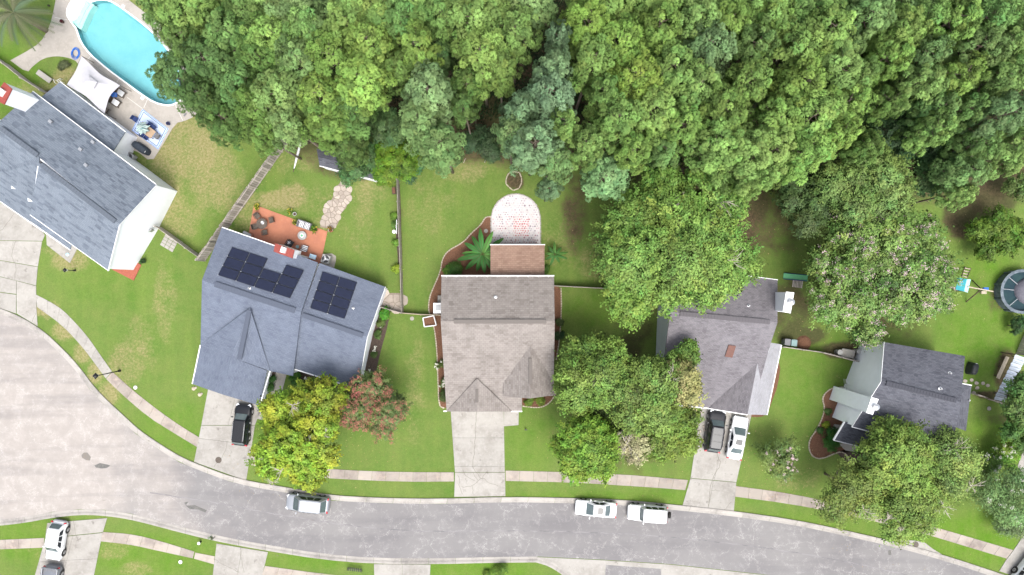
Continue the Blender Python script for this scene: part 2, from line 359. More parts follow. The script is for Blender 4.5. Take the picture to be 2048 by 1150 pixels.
ca = me.color_attributes.new('cover', 'FLOAT_COLOR', 'POINT')
ca.data.foreach_set('color', np.stack([dry, bare, lush, np.ones_like(dry)], -1).reshape(-1).astype(np.float32))
def lawn_mat():
    m = bpy.data.materials.new('grass_and_soil'); m.use_nodes = True; n = m.node_tree.nodes; L = m.node_tree.links; b = n['Principled BSDF']
    b.inputs['Roughness'].default_value = .95; b.inputs['Specular IOR Level'].default_value = .1
    at = n.new('ShaderNodeAttribute'); at.attribute_name = 'cover'; sp = n.new('ShaderNodeSeparateColor'); L.new(at.outputs['Color'], sp.inputs[0])
    g = n.new('ShaderNodeNewGeometry'); pos = g.outputs['Position']
    def nz(s, d=5., r=.6, st=None):
        t = node(n, 'ShaderNodeTexNoise', Scale=s, Detail=d, Roughness=r)
        if st:
            mp = n.new('ShaderNodeMapping'); mp.inputs['Scale'].default_value = st; mp.inputs['Rotation'].default_value = (0, 0, .5); L.new(pos, mp.inputs[0]); L.new(mp.outputs[0], t.inputs['Vector'])
        else: L.new(pos, t.inputs['Vector'])
        return t.outputs['Fac']
    n1 = nz(.09, 4.); n2 = nz(.5, 6., .7); n3 = nz(3.5, 6., .75); n4 = nz(11., 4., .8); n5 = nz(.8, 3., .6, (1, .12, 1))
    c = mixn(n, L, mrange(n, L, n1, .35, .65), (.076, .142, .026), (.110, .170, .038))
    c = mixn(n, L, sp.outputs[2], c, (.075, .17, .012))
    c = mixn(n, L, mrange(n, L, n2, .35, .7, 0, .6), c, (.15, .175, .052))
    c = mixn(n, L, mrange(n, L, n5, .45, .75, 0, .35), c, (.15, .205, .045))
    def edge(src, amt, lo=.2, hi=.6):
        s = math2(n, L, 'ADD', src, math2(n, L, 'MULTIPLY', math2(n, L, 'SUBTRACT', n2, .5), 1.3))
        s = math2(n, L, 'ADD', s, math2(n, L, 'MULTIPLY', math2(n, L, 'SUBTRACT', n3, .5), amt))
        return math2(n, L, 'MULTIPLY', mrange(n, L, s, lo, hi), mrange(n, L, src, .02, .12))
    c = mixn(n, L, math2(n, L, 'MULTIPLY', edge(sp.outputs[0], 1.0, .2, .9), .72), c, mixn(n, L, mrange(n, L, n3, .4, .62), (.20, .185, .075), (.30, .23, .135)))
    soil = mixn(n, L, mrange(n, L, n3, .4, .65), (.052, .042, .024), (.105, .075, .045))
    soil = mixn(n, L, mrange(n, L, n1, .45, .6, 0, .7), soil, (.06, .075, .025))
    c = mixn(n, L, edge(sp.outputs[1], .9, .3, .75), c, soil)
    h = n.new('ShaderNodeHueSaturation'); L.new(c, h.inputs['Color']); L.new(mrange(n, L, n4, .3, .7, .70, 1.30), h.inputs['Value'])
    h2 = n.new('ShaderNodeHueSaturation'); L.new(h.outputs[0], h2.inputs['Color']); L.new(mrange(n, L, n3, .3, .7, .85, 1.12), h2.inputs['Value'])
    L.new(h2.outputs[0], b.inputs['Base Color'])
    bp = n.new('ShaderNodeBump'); bp.inputs['Strength'].default_value = .6; bp.inputs['Distance'].default_value = .06; L.new(n4, bp.inputs['Height']); L.new(bp.outputs[0], b.inputs['Normal'])
    return m
M['lawn'] = lawn_mat(); me.materials.append(M['lawn'])
lawn = bpy.data.objects.new('lawn', me); C.objects.link(lawn); lawn['kind'] = 'structure'
outer = MB(); bx = [(X0, Y0), (X1, Y0), (X1, Y1), (X0, Y1)]; far = [(-700, -700), (700, -700), (700, 700), (-700, 700)]
outer.add([Vector((a, b, 0)) for a, b in bx]+[Vector((a, b, 0)) for a, b in far], [(i, 4+i, 4+(i+1) % 4, (i+1) % 4) for i in range(4)])
for f in outer.f: f.reverse()
outer.build('ground', M['lawn'], kind='structure')
def sheet(name, pts, z, m, kind='structure', parent=None, hole=None, thick=0.0):
    """flat sheet; with thick it gets a skirt"""
    v = [Vector((p[0], p[1], z)) for p in pts]; loops = [v]
    if hole: loops.append([Vector((p[0], p[1], z)) for p in hole])
    flat = [p for l in loops for p in l]; fs = []
    for a, b, c in tessellate_polygon(loops):
        if (flat[b]-flat[a]).cross(flat[c]-flat[a]).z < 0: a, c = c, a
        fs.append((a, b, c))
    if thick:
        base = 0; n0 = len(flat); flat2 = flat+[p-Vector((0, 0, thick)) for p in flat]
        for l in loops:
            k = len(l)
            for i in range(k): fs.append((base+i, base+(i+1) % k, n0+base+(i+1) % k, n0+base+i))
            base += k
        flat = flat2
    return mesh(name, flat, fs, m, parent, kind=kind)
# ---------------------------------------------------------------- road
UP = [(-60,612),(-20,620),(0,628),(39,643.5),(83.5,672),(110,697),(137,724),(160,752),(178,777),(205,806),(240,838),(272,868),(313,896),(360,925),(420,949),(460,963),(505,974),(575.6,985.6),(659,1001),(771,1006.5),(880,1008),(1009.5,1004),(1153,1006.5),(1245,1010),(1340,1019),(1456.5,1031),(1587,1049.6),(1680,1069),(1750,1085),(1817,1101),(1900,1125),(1976,1150),(2060,1178),(2160,1215)]
LO = [(-60,1044),(0,1040),(52,1034),(104,1024),(160,1018),(209,1019.6),(261,1027),(313,1040),(365,1054),(422,1068),(480,1080),(536.5,1090),(641,1107),(745,1116),(880,1116.6),(980,1114),(1075,1113),(1200,1119),(1340,1128),(1440,1139),(1521,1148),(1640,1166),(1760,1190),(1900,1230)]
def road_mat():
    m = bpy.data.materials.new('worn_asphalt'); m.use_nodes = True; n = m.node_tree.nodes; L = m.node_tree.links; b = n['Principled BSDF']
    b.inputs['Roughness'].default_value = .9; b.inputs['Specular IOR Level'].default_value = .2
    g = n.new('ShaderNodeNewGeometry'); pos = g.outputs['Position']; sx = n.new('ShaderNodeSeparateXYZ'); L.new(pos, sx.inputs[0])
    def nz(s, d=5., r=.6): t = node(n, 'ShaderNodeTexNoise', Scale=s, Detail=d, Roughness=r); L.new(pos, t.inputs['Vector']); return t.outputs['Fac']
    n1 = nz(.12); n2 = nz(.7, 6., .7); n3 = nz(14., 5., .8); n0 = nz(2.5, 6., .75)
    c = mixn(n, L, mrange(n, L, n1, .35, .65), (.163, .156, .158), (.202, .195, .192))
    left_pale = mrange(n, L, math2(n, L, 'ADD', sx.outputs[0], math2(n, L, 'MULTIPLY', math2(n, L, 'SUBTRACT', n1, .5), 30)), -34, -46)  # mask: asphalt turns paler and warmer towards the left end
    c = mixn(n, L, left_pale, c, mixn(n, L, mrange(n, L, n2, .4, .7), (.29, .265, .245), (.345, .315, .29)))
    c = mixn(n, L, mrange(n, L, n2, .52, .78, 0, .24), c, (.33, .32, .32))
    mp = n.new('ShaderNodeMapping'); L.new(pos, mp.inputs[0])
    ds = node(n, 'ShaderNodeTexNoise', Scale=1.3, Detail=7., Roughness=.7); L.new(pos, ds.inputs['Vector'])
    va = n.new('ShaderNodeVectorMath'); va.operation = 'SCALE'; va.inputs['Scale'].default_value = 2.2; L.new(ds.outputs['Color'], va.inputs[0])
    vb = n.new('ShaderNodeVectorMath'); vb.operation = 'ADD'; L.new(pos, vb.inputs[0]); L.new(va.outputs[0], vb.inputs[1])
    for sc, wd, am, gate in ((.21, .006, .6, .36), (.62, .014, .55, .46), (1.5, .03, .5, .52)):
        vo = n.new('ShaderNodeTexVoronoi'); vo.feature = 'DISTANCE_TO_EDGE'; vo.inputs['Scale'].default_value = sc; L.new(vb.outputs[0], vo.inputs['Vector'])
        ck = mrange(n, L, vo.outputs['Distance'], wd, 0, 0, am)
        ck = math2(n, L, 'MULTIPLY', ck, mrange(n, L, n2, gate, gate+.1))
        c = mixn(n, L, ck, c, (.52, .50, .48))
    mp3 = n.new('ShaderNodeMapping'); mp3.inputs['Scale'].default_value = (.045, .5, 1); L.new(pos, mp3.inputs[0])
    nw = node(n, 'ShaderNodeTexNoise', Scale=1., Detail=5., Roughness=.6); L.new(mp3.outputs[0], nw.inputs['Vector'])
    c = mixn(n, L, mrange(n, L, nw.outputs['Fac'], .48, .62, 0, .3), c, (.12, .115, .122))
    c = mixn(n, L, mrange(n, L, n3, .5, .68, 0, .22), c, (.10, .095, .10))
    c = mixn(n, L, mrange(n, L, n0, .60, .72, 0, .35), c, (.44, .42, .41))
    L.new(c, b.inputs['Base Color'])
    bp = n.new('ShaderNodeBump'); bp.inputs['Strength'].default_value = .3; bp.inputs['Distance'].default_value = .03; L.new(n3, bp.inputs['Height']); L.new(bp.outputs[0], b.inputs['Normal'])
    return m
M['road'] = road_mat()
sheet('road', PL(UP+LO[::-1]), .012, M['road'])
for i, pl in enumerate([[(163,910),(168,905),(175,905),(182,914),(180,921),(172,920),(164,915)], [(189,931),(200,926),(215,929),(221,931),(214,936),(203,937),(192,935)], [(368,1005),(377,1003),(372,1010)], [(371,1011),(390,1010),(399,1014),(414,1020),(411,1025),(396,1019),(380,1018)], [(1776,1101),(1782,1100),(1783,1110),(1777,1110)]]):
    sheet('tar_patch', PL(pl), .016, mat('tar_patch_%d' % i, (.10, .10, .095) if i != 0 else (.17, .15, .13), .9, [(3, (.16, .15, .14), .4, .7)], .2, 20))
def polyline_len(p): return sum((p[i+1]-p[i]).length for i in range(len(p)-1))
def resample(p, n):
    Ls = [0]
    for i in range(len(p)-1): Ls.append(Ls[-1]+(p[i+1]-p[i]).length)
    out = []; T = Ls[-1]; j = 0
    for k in range(n+1):
        t = T*k/n
        while j < len(p)-2 and Ls[j+1] < t: j += 1
        s = (t-Ls[j])/max(1e-6, Ls[j+1]-Ls[j]); out.append(p[j].lerp(p[j+1], min(1, max(0, s))))
    return out
def smooth_line(p, it=2):
    for _ in range(it):
        q = [p[0]]
        for i in range(len(p)-1): q += [p[i].lerp(p[i+1], .25), p[i].lerp(p[i+1], .75)]
        q.append(p[-1]); p = q
    return p
def offset_line(p, d):
    out = []
    for i in range(len(p)):
        t = (p[min(i+1, len(p)-1)]-p[max(i-1, 0)]).normalized(); out.append(p[i]+Vector((-t.y, t.x, 0))*d)
    return out
def slabs(parent, name, a, b, seg, z0, z1, m, gap=.015, sub=1, prof=None):
    """a, b: two edge lines (world); cut into slabs of about seg metres"""
    n = max(1, round(polyline_len(a)/seg)); A = resample(a, n*sub); B = resample(b, n*sub)
    for i in range(n):
        pa = A[i*sub:(i+1)*sub+1]; pb = B[i*sub:(i+1)*sub+1]
        g0 = (pa[1]-pa[0]).normalized()*gap; pa = [pa[0]+g0]+pa[1:-1]+[pa[-1]-g0]; pb = [pb[0]+g0]+pb[1:-1]+[pb[-1]-g0]
        mb = MB()
        if prof is None: mb.prism(pa+pb[::-1], z0, z1)
        else:
            vs = []; k = len(prof)
            for u, v in zip(pa, pb):
                for t, z in prof: q = u.lerp(v, t); vs.append(Vector((q.x, q.y, z)))
                vs.append(Vector((v.x, v.y, -.05))); vs.append(Vector((u.x, u.y, -.05)))
            K = k+2; fs = []
            for s in range(len(pa)-1):
                for j in range(K): fs.append((s*K+j, s*K+(j+1) % K, (s+1)*K+(j+1) % K, (s+1)*K+j))
            fs.append(tuple(range(K))[::-1]); fs.append(tuple((len(pa)-1)*K+j for j in range(K)))
            mb.add(vs, fs)
            bm = None
        o = mb.build(name, m, parent)
        if prof is not None:
            bm = bmesh.new(); bm.from_mesh(o.data); bmesh.ops.recalc_face_normals(bm, faces=bm.faces); bm.to_mesh(o.data); bm.free()
kerb = struct_root('kerb')
_seam = [(300,985),(420,1003),(560,1030),(700,1052),(840,1064),(960,1061),(1100,1062),(1220,1066),(1340,1074),(1460,1086),(1560,1100),(1680,1120),(1800,1146),(1900,1172)]
_sl = resample(smooth_line(PL(_seam), 2), 160); _rs = random.Random(3)
_sl = [p+Vector((0, _rs.uniform(-.05, .05), 0)) for p in _sl]
for nm, wd, col, z in (('lane_seam', .045, (.13, .125, .13), .0165),):
    a = offset_line(_sl, wd); b = offset_line(_sl, -wd); k_ = len(a); mb = MB()
    mb.add([Vector((q.x, q.y, z)) for q in a]+[Vector((q.x, q.y, z)) for q in b], [(k_+i, k_+i+1, i+1, i) for i in range(k_-1)])
    mb.build(nm, mat(nm, col, .9, [(.6, (.22, .21, .215), .4, .55)]), kind='structure')
ua = smooth_line(PL(UP), 1); ub = offset_line(ua, .62)
slabs(kerb, 'kerb_stone', ua, ub, 3.1, 0, .1, M['kerb'], .014, 4, [(0, .018), (.42, .03), (.62, .09), (.8, .12), (1, .125)])
la = smooth_line(PL(LO[:17]), 1); lb = offset_line(la, -.62)
slabs(kerb, 'kerb_stone', la, lb, 3.1, 0, .1, M['kerb'], .014, 4, [(0, .018), (.42, .03), (.62, .09), (.8, .12), (1, .125)])
# apron at the bottom with its curved kerb
sheet('pavement_apron', PL([(1075,1114),(1200,1120),(1340,1129),(1440,1140),(1521,1149),(1600,1160),(1640,1190),(1600,1300),(1130,1300),(1180,1240),(1170,1190),(1150,1165),(1126,1144),(1100,1127)]), .03, M['concrete'])
sheet('road_side', PL([(1211.7,1129.5),(1322.5,1137.5),(1318,1300),(1200,1300)]), .036, M['road'])
k2 = PL([(1075,1114),(1097,1120),(1118,1131),(1140,1148),(1160,1170),(1175,1200)])
slabs(kerb, 'kerb_stone', smooth_line(k2, 1), offset_line(smooth_line(k2, 1), -.6), 3, 0, .1, M['kerb'], .014, 4, [(0, .035), (.4, .045), (.62, .09), (.8, .12), (1, .125)])
# ---------------------------------------------------------------- sidewalks
def walk(a, b, seg=1.55, m='old_concrete'):
    slabs(sw, 'paving_slab', smooth_line(PL(a), 1), smooth_line(PL(b), 1), seg, -.03, .04, M[m], .012, 2)
sw = struct_root('sidewalk')
walk([(72,589),(112,609.6),(136,629),(175,672),(198,706),(224,742.6)], [(74,613.5),(125,650),(167,695.7),(185,720),(203.5,745),(212,757)], 1.6, 'concrete')
walk([(224.5,743.2),(261,776.5),(313,818),(358,850),(399,875)], [(212.5,757.6),(245,789.6),(297,834),(345,864),(394.5,894)])
walk([(502.6,908),(560,925),(630,936),(711,941),(800,944),(908,944.5)], [(498,929),(560,944),(620,953),(662,957),(802.5,963.5),(908,962.7)])
walk([(1011,941),(1129.5,944),(1249.5,949),(1310,954),(1376,960)], [(1011.5,961.6),(1153,965),(1239,970.5),(1310,975),(1370.5,980)])
walk([(1471.5,972),(1574,985.7),(1691,1010.5),(1780,1032),(1858.7,1051),(1945,1076),(2026,1100)], [(1470,993),(1574,1006.5),(1678,1026),(1760,1045),(1838,1064),(1930,1092),(2013,1117)])
walk([(-40,1081),(8,1079.4),(89,1075.7)], [(-40,1100),(8,1098),(87,1095)])
walk([(206,1064),(266,1068),(326,1083.5),(389,1103)], [(198,1082),(261,1088.7),(313,1100.5),(386,1116.5)])
walk([(390.5,1105),(429.6,1112.5)], [(388,1117),(428.5,1128.5)], 2.4)
walk([(530,1131.7),(641,1147),(700,1153)], [(524,1150),(600,1160),(690,1172)])
# ---------------------------------------------------------------- driveways
def driveway(polys, m='concrete'):
    d = struct_root('driveway')
    for p in polys: MB().prism(PL(p), -.03, .05).build('concrete_panel', M[m], d)
def cut_quad(tl, tr, br, bl, nu, nv, gap=.35):
    """panels of a drive given its corners in pixels"""
    out = []
    def q(u, v): return ((tl[0]*(1-u)+tr[0]*u)*(1-v)+(bl[0]*(1-u)+br[0]*u)*v, (tl[1]*(1-u)+tr[1]*u)*(1-v)+(bl[1]*(1-u)+br[1]*u)*v)
    us = nu if hasattr(nu, '__len__') else [i/nu for i in range(nu+1)]; vs_ = nv if hasattr(nv, '__len__') else [i/nv for i in range(nv+1)]
    for i in range(len(us)-1):
        for j in range(len(vs_)-1):
            gu = gap/abs(tr[0]-tl[0]+1e-6)/1.6; gv = gap/max(10, abs(bl[1]-tl[1])+abs(bl[0]-tl[0]))/1.6
            a, b, c, d = us[i]+(gu if i else 0), us[i+1]-(gu if i < len(us)-2 else 0), vs_[j]+(gv if j else 0), vs_[j+1]-(gv if j < len(vs_)-2 else 0)
            out.append([q(a, c), q(b, c), q(b, d), q(a, d)])
    return out
driveway(cut_quad((900,800),(1007,800),(1009.5,944),(910,944), [0, .56, 1] if False else 1, [0,.15,.525,.92,1])+[[(910.2,945),(1010,945),(1010.8,992),(908.5,993.5)]]+[[(1008,800),(1038,800),(1037,850),(1008,852.5)]])
driveway(cut_quad((420,760),(533,790),(510,850),(403,850), [0,.5,1], 1)+cut_quad((402.8,851),(510,851),(492.5,961),(388.5,923.5), 1, [0,.35,1]))
driveway([[(553,742),(574,746),(561,795),(540,792)], [(539.8,793),(560.8,796),(547.5,844),(515,837.5),(520.5,813),(536,820)]])
driveway(cut_quad((1404,805),(1506,815),(1472.5,964),(1381,955.7), [0,.52,1], [0,.55,1])+cut_quad((1380.8,956.8),(1472.3,965),(1467.5,1021.5),(1365,1010.5), [0,.5,1], 1))
# left drive with its mostly random panels
driveway([[(-30,395),(62,428),(90,470),(85,482),(-30,480)], [(-30,481),(84.5,483),(76,533),(-30,515)], [(0-30,516),(75.8,534),(72.5,571),(-30,545)], [(-30,546.5),(33,561.5),(33,588),(-30,580)], [(33.8,562),(72.5,572),(73,612),(75.5,652),(34,627),(33.8,589)], [(-30,581),(33,589.5),(32.5,627),(0,616),(-30,610)]])
driveway([[(64.5,430),(124,469),(155,497),(140,526),(94,490),(93,470)]])
driveway(cut_quad((95,1046),(214.5,1036),(206,1064),(91,1076), 1, 1)+cut_quad((91,1077),(205.5,1065.5),(182,1180),(62,1180), [0,.48,1], [0,.45,1]))
driveway(cut_quad((433.5,1087),(536,1104),(512,1200),(420,1200), [0,.5,1], [0,.6,1]))
driveway(cut_quad((748,1128),(861,1129),(857,1220),(751,1220), [0,.5,1], 1))
driveway([[(1998,1142),(2013.5,1117.5),(2026.5,1100.5),(2052,1063),(2120,1000),(2200,1090),(2090,1172)]])
driveway([[(2035,932),(2048,895),(2110,880),(2130,980),(2060,975)]], 'kerb')
driveway([[(1791,1080),(1806,1079.5),(1829,1081),(1850,1085.5),(1864,1096.5),(1884,1109),(1860,1105),(1830,1094)]])
# cracks cut in the drives: thin dark grooves filled with grit
crack = mat('crack_grit', (.14, .13, .11), 1, [(9, (.2, .18, .15), .4, .7)])
def crack_line(pts, wpx=.9, seed=0):
    rnd = random.Random(seed); p = smooth_line(PL(pts), 1); p = resample(p, max(4, int(polyline_len(p)/.35)))
    p = [q+Vector((rnd.uniform(-.07, .07), rnd.uniform(-.07, .07), 0)) for q in p]; mb = MB()
    a = offset_line(p, .057*wpx*.4); b = offset_line(p, -.057*wpx*.4); n = len(p)
    vs = [Vector((q.x, q.y, .0535)) for q in a]+[Vector((q.x, q.y, .0535)) for q in b]
    mb.add(vs, [(n+i, n+i+1, i+1, i) for i in range(n-1)]); o = mb.build('crack', crack, kind='structure')
for i, c in enumerate([[(953,823),(951,850),(949,900),(945,933)], [(945,933),(952,945),(965,958)], [(922,974),(945,972),(957,960),(966,955),(975,963),(996,972)], [(945,972),(947,988)], [(957,960),(943,943)], [(915,950),(920,962),(918,975),(925,988)], [(925,940),(935,955),(950,962)], [(975,940),(968,950),(966,955)],
    [(1434,905),(1442,930),(1426,953),(1419,985),(1416,1012)], [(1446,860),(1438,890),(1435,906)], [(1422,980),(1439,981)], [(1448,1020),(1462,1004)], [(481,1093),(483,1120),(490,1145)], [(428,1118),(455,1132),(480,1145)], [(31,424),(10,455),(0,462)], [(31,481),(22,509),(33,531),(30,560)], [(455,882),(452,905),(428,934)], [(205,1000),(212,1000)], [(148,1040),(152,1070),(158,1085)], [(72,627),(64,646)], [(553,1110),(556,1112)]]):
    crack_line(c, 1.1 if i in (8, 0) else .8, i)
# ---------------------------------------------------------------- manholes
def manhole(px, py, label):
    t = thing('manhole_cover', label, 'manhole cover', P(px, py, .052))
    MB().lathe([(.36, 0), (.36, .012), (.34, .014)], n=24).build('frame_ring', M['bronze'], t)
    mb = MB().lathe([(.31, .013), (.31, .02)], n=24)
    for i in range(-3, 4): mb.box((0, i*.08, .023), (.5-abs(i)*.07, .03, .008))
    mb.build('lid', M['bronze'], t)
manhole(437, 920, 'round grey manhole cover set in the driveway below the black car')
manhole(1831, 1089, 'round grey manhole cover in the concrete beside the kerb at lower right')
# ---------------------------------------------------------------- mulch beds
def edging_line(pts, parent, m='edging', z=0, seed=1, st=.28, name='edging'):
    rnd = random.Random(seed); p = smooth_line(PL(pts), 1); n = max(2, int(polyline_len(p)/st)); p = resample(p, n); mb = MB()
    for i in range(n):
        d = p[i+1]-p[i]; mb.box((p[i]+p[i+1])/2+Vector((0, 0, .03)), (st*.86, .13*rnd.uniform(.8, 1.2), .12*rnd.uniform(.8, 1.2)), rz=math.atan2(d.y, d.x)+rnd.uniform(-.12, .12))
    mb.build(name, M[m], parent, kind='stuff')
def bed(poly, edge=None, m='mulch', seed=1):
    s = sheet('mulch_bed', smooth_line(PL(poly), 1), .03, M[m], thick=.04)
    if edge: edging_line(edge, s, seed=seed)
    return s
e1 = [(983,434),(971.5,433),(962.6,449),(942,467),(927,484.7),(894.6,502),(884,520),(881,544),(863.6,582),(858,600),(857,623),(868,650),(873.8,696),(876,760),(878,813),(889,816)]
bed(e1+[(935,816),(935,560),(982,548)], e1, seed=2)
e2 = [(1109,572),(1122,575),(1123,620),(1119,680),(1112,720)]
bed([(1080,572)]+e2+[(1080,720)], e2[1:])
e3 = [(1112,785),(1104,800),(1092,811),(1075,816),(1045,812)]
bed([(1040,780)]+e3, e3)
bed([(1540,700),(1562,725),(1556,770),(1545,800),(1534,828),(1520,835),(1495,833),(1500,720)])
e5 = [(1686,774),(1662.6,776),(1649,786.5),(1644,799),(1649,813.6),(1645,834.5),(1633,859.5),(1619,878),(1616.7,897),(1625,914),(1642,918),(1667,907.5),(1680,903)]
bed(e5+[(1720,905),(1720,780)], e5, seed=5)
edging_line([(1672,906),(1680,903),(1692,907),(1698,920),(1699,938)], bed([(1672,905),(1700,895),(1730,900),(1725,925),(1700,930)], m='darkmulch'), seed=6)
bed([(770,610),(782,612),(776,650),(765,690),(756,725),(752,745),(725,748),(745,640)], m='darkmulch')
bed([(541,742),(556,742),(546,815),(522,815),(524,800)], m='darkmulch')
bed([(588,735),(600,740),(690,768),(690,776),(640,775),(590,760)], m='darkmulch')
bed([(797,368),(800,368),(805,540),(806,560),(799,560),(792,470)], m='darkmulch')
# small ring of logs round a bare patch
lr = thing('log_ring', 'ring of pale split logs round a bare patch above the arched patio', 'log ring', P(1027, 361))
pts = [(1014,352),(1018,346),(1028,343),(1039,345),(1043,356),(1043,366),(1038,377),(1026,381),(1018,374),(1012,368),(1012,360)]
rr = random.Random(4)
for i in range(len(pts)):
    a = P(*pts[i])-P(1027, 361); b = P(*pts[(i+1) % len(pts)])-P(1027, 361); a, b = a.lerp(b, .05), a.lerp(b, .93)
    MB().tube([a+Vector((0, 0, .07)), b+Vector((0, 0, .07))], .07, 7).build('log', M['edging'], lr)
for i, (a, b) in enumerate([((927,326),(932,316)), ((969,325),(974,316)), ((974,316),(969,310)), ((884,350),(889,340))]):
    p0 = P(*a); o = MB().tube([Vector((0, 0, .03)), (P(*b)-p0)*.5+Vector((0, .05, .05)), P(*b)-p0+Vector((0, 0, .03))], [.04, .035, .02], 6).build('fallen_branch', M['pale_bark'])
    o.location = p0; tag(o, ['pale fallen stick on the grass left of centre below the pines', 'pale stick lying on the lawn above the log ring, lower piece', 'short pale stick touching the tip of another above the log ring', 'thin pale twig on the lawn beneath the hanging pine, leftmost stick'][i], 'branch')
# ---------------------------------------------------------------- pool deck and pool
DECK = [(21,121),(55,146),(65,133),(86,117),(112,112),(136,115),(156.5,124),(165,150),(205,235),(232,262),(240,290),(262,305),(272,300),(303,325),(322,296),(352,245),(365,244),(391,232),(407,209),(412,183),(411,160),(402,125),(382,98),(357,78),(308,39),(257,0),(235,-20),(214,-34),(120,-40),(112,0),(104,39),(96.5,60),(81,86),(52,104)]
sheet('pool_deck', smooth_line(PL(DECK), 1), .05, M['deck'], hole=POOLHOLE, thick=.08)
jm = mat('deck_joint_sealant', (.5, .49, .46), .8, [(5, (.42, .4, .37), .4, .7)])
for i, (a, b) in enumerate([((183,110),(176,120)),((176,121),(240,172)),((240,155),(233,167)),((255,195),(285,217)),((296,198),(288,216)),((350,208),(366,241)),((308,39),(297,49)),((150,-40),(120,0)),((110,35),(135,40))]):
    pa, pb = P(*a), P(*b); d = (pb-pa).normalized(); nn = Vector((-d.y, d.x, 0))*.035
    mesh('deck_joint', [pa+nn+Vector((0, 0, .055)), pa-nn+Vector((0, 0, .055)), pb-nn+Vector((0, 0, .055)), pb+nn+Vector((0, 0, .055))], [(0, 1, 2, 3)], jm, kind='structure')
pc = P(265, 110); pool = thing('swimming_pool', 'turquoise in-ground swimming pool with moulded corner steps', 'swimming pool', pc)
def pool_part(name, pts, m, z0, z1, label=None): return None
poly = smooth_line(POOLHOLE, 1)
n = len(poly); mb = MB(); vs = []; fs = []
cx = sum((p for p in poly), Vector())/n
def dep(p): 
    t = (p-P(185, 30)).dot((P(350, 190)-P(185, 30)).normalized())/(P(350, 190)-P(185, 30)).length
    return 1.1+1.1*min(1, max(0, t*1.2))
rings = []
for s, z in ((1, .045), (1, -1.0), (.9, None), (.55, None), (.2, None)):
    for p in poly:
        q_ = cx.lerp(p, s); zz = z if z is not None else -dep(q_)
        vs.append(Vector((q_.x, q_.y, zz))-pc)
    rings.append(len(vs))
for r in range(4):
    for i in range(n): j = (i+1) % n; fs.append((r*n+j, r*n+i, (r+1)*n+i, (r+1)*n+j))
fs.append(tuple(range(4*n, 5*n)))
bas = mesh('basin', vs, fs, M['pool_liner'], pool)
bm = bmesh.new(); bm.from_mesh(bas.data); bmesh.ops.recalc_face_normals(bm, faces=bm.faces)
for f in bm.faces: f.normal_flip()
bm.to_mesh(bas.data); bm.free()
wt = sheet('water', [p-pc for p in poly], -.09, M['water'], kind=None, parent=pool)
cop = smooth_line(POOLHOLE, 1); cop = cop+[cop[0]]
mb = MB(); o1 = offset_line(cop, .03); 
ar = sum(cop[i].x*cop[i+1].y-cop[i+1].x*cop[i].y for i in range(len(cop)-1)); sg = 1 if ar > 0 else -1
ci = offset_line(cop, sg*.11); co_ = offset_line(cop, -sg*.06)
k = len(cop); vs = [Vector((p.x, p.y, .075))-pc for p in ci]+[Vector((p.x, p.y, .075))-pc for p in co_]+[Vector((p.x, p.y, -.02))-pc for p in ci]+[Vector((p.x, p.y, .0))-pc for p in co_]
fs = []
for i in range(k-1): fs += [(i, i+1, k+i+1, k+i), (2*k+i, 2*k+i+1, i+1, i), (k+i, k+i+1, 3*k+i+1, 3*k+i)]
mesh('coping', vs, fs, M['white'], pool)
for j, (s, z) in enumerate([(1.0, -.22), (.78, -.12), (.55, -.03)]):
    org = P(146, 12); pts = [P(141,45), P(134,30), P(137,13), P(149,-3), P(158,-9), P(171,-2)]
    arc = [P(186, 8), P(176, 22), P(168, 40), P(160, 58)]
    arc = [org.lerp(a, s) for a in arc]
    pp = pts+arc; MB().prism([q-pc for q in pp], -1.2, z).build('step', M['pool_step'], pool)
# ladder / white rails and deck bits
def skim(px, py, rz, label):
    t = thing('skimmer_lid', label, 'skimmer lid', P(px, py, .056), rz); MB().box((0, 0, .01), (.36, .36, .02)).build('lid', M['white'], t); MB().lathe([(.1, .021), (.1, .028)], n=14).build('finger_ring', M['white'], t)
skim(246, 12.5, -.6, 'square white skimmer lid on the deck near the top edge of the pool'); skim(285, 196, -.6, 'square white skimmer lid on the deck between pool and rug')
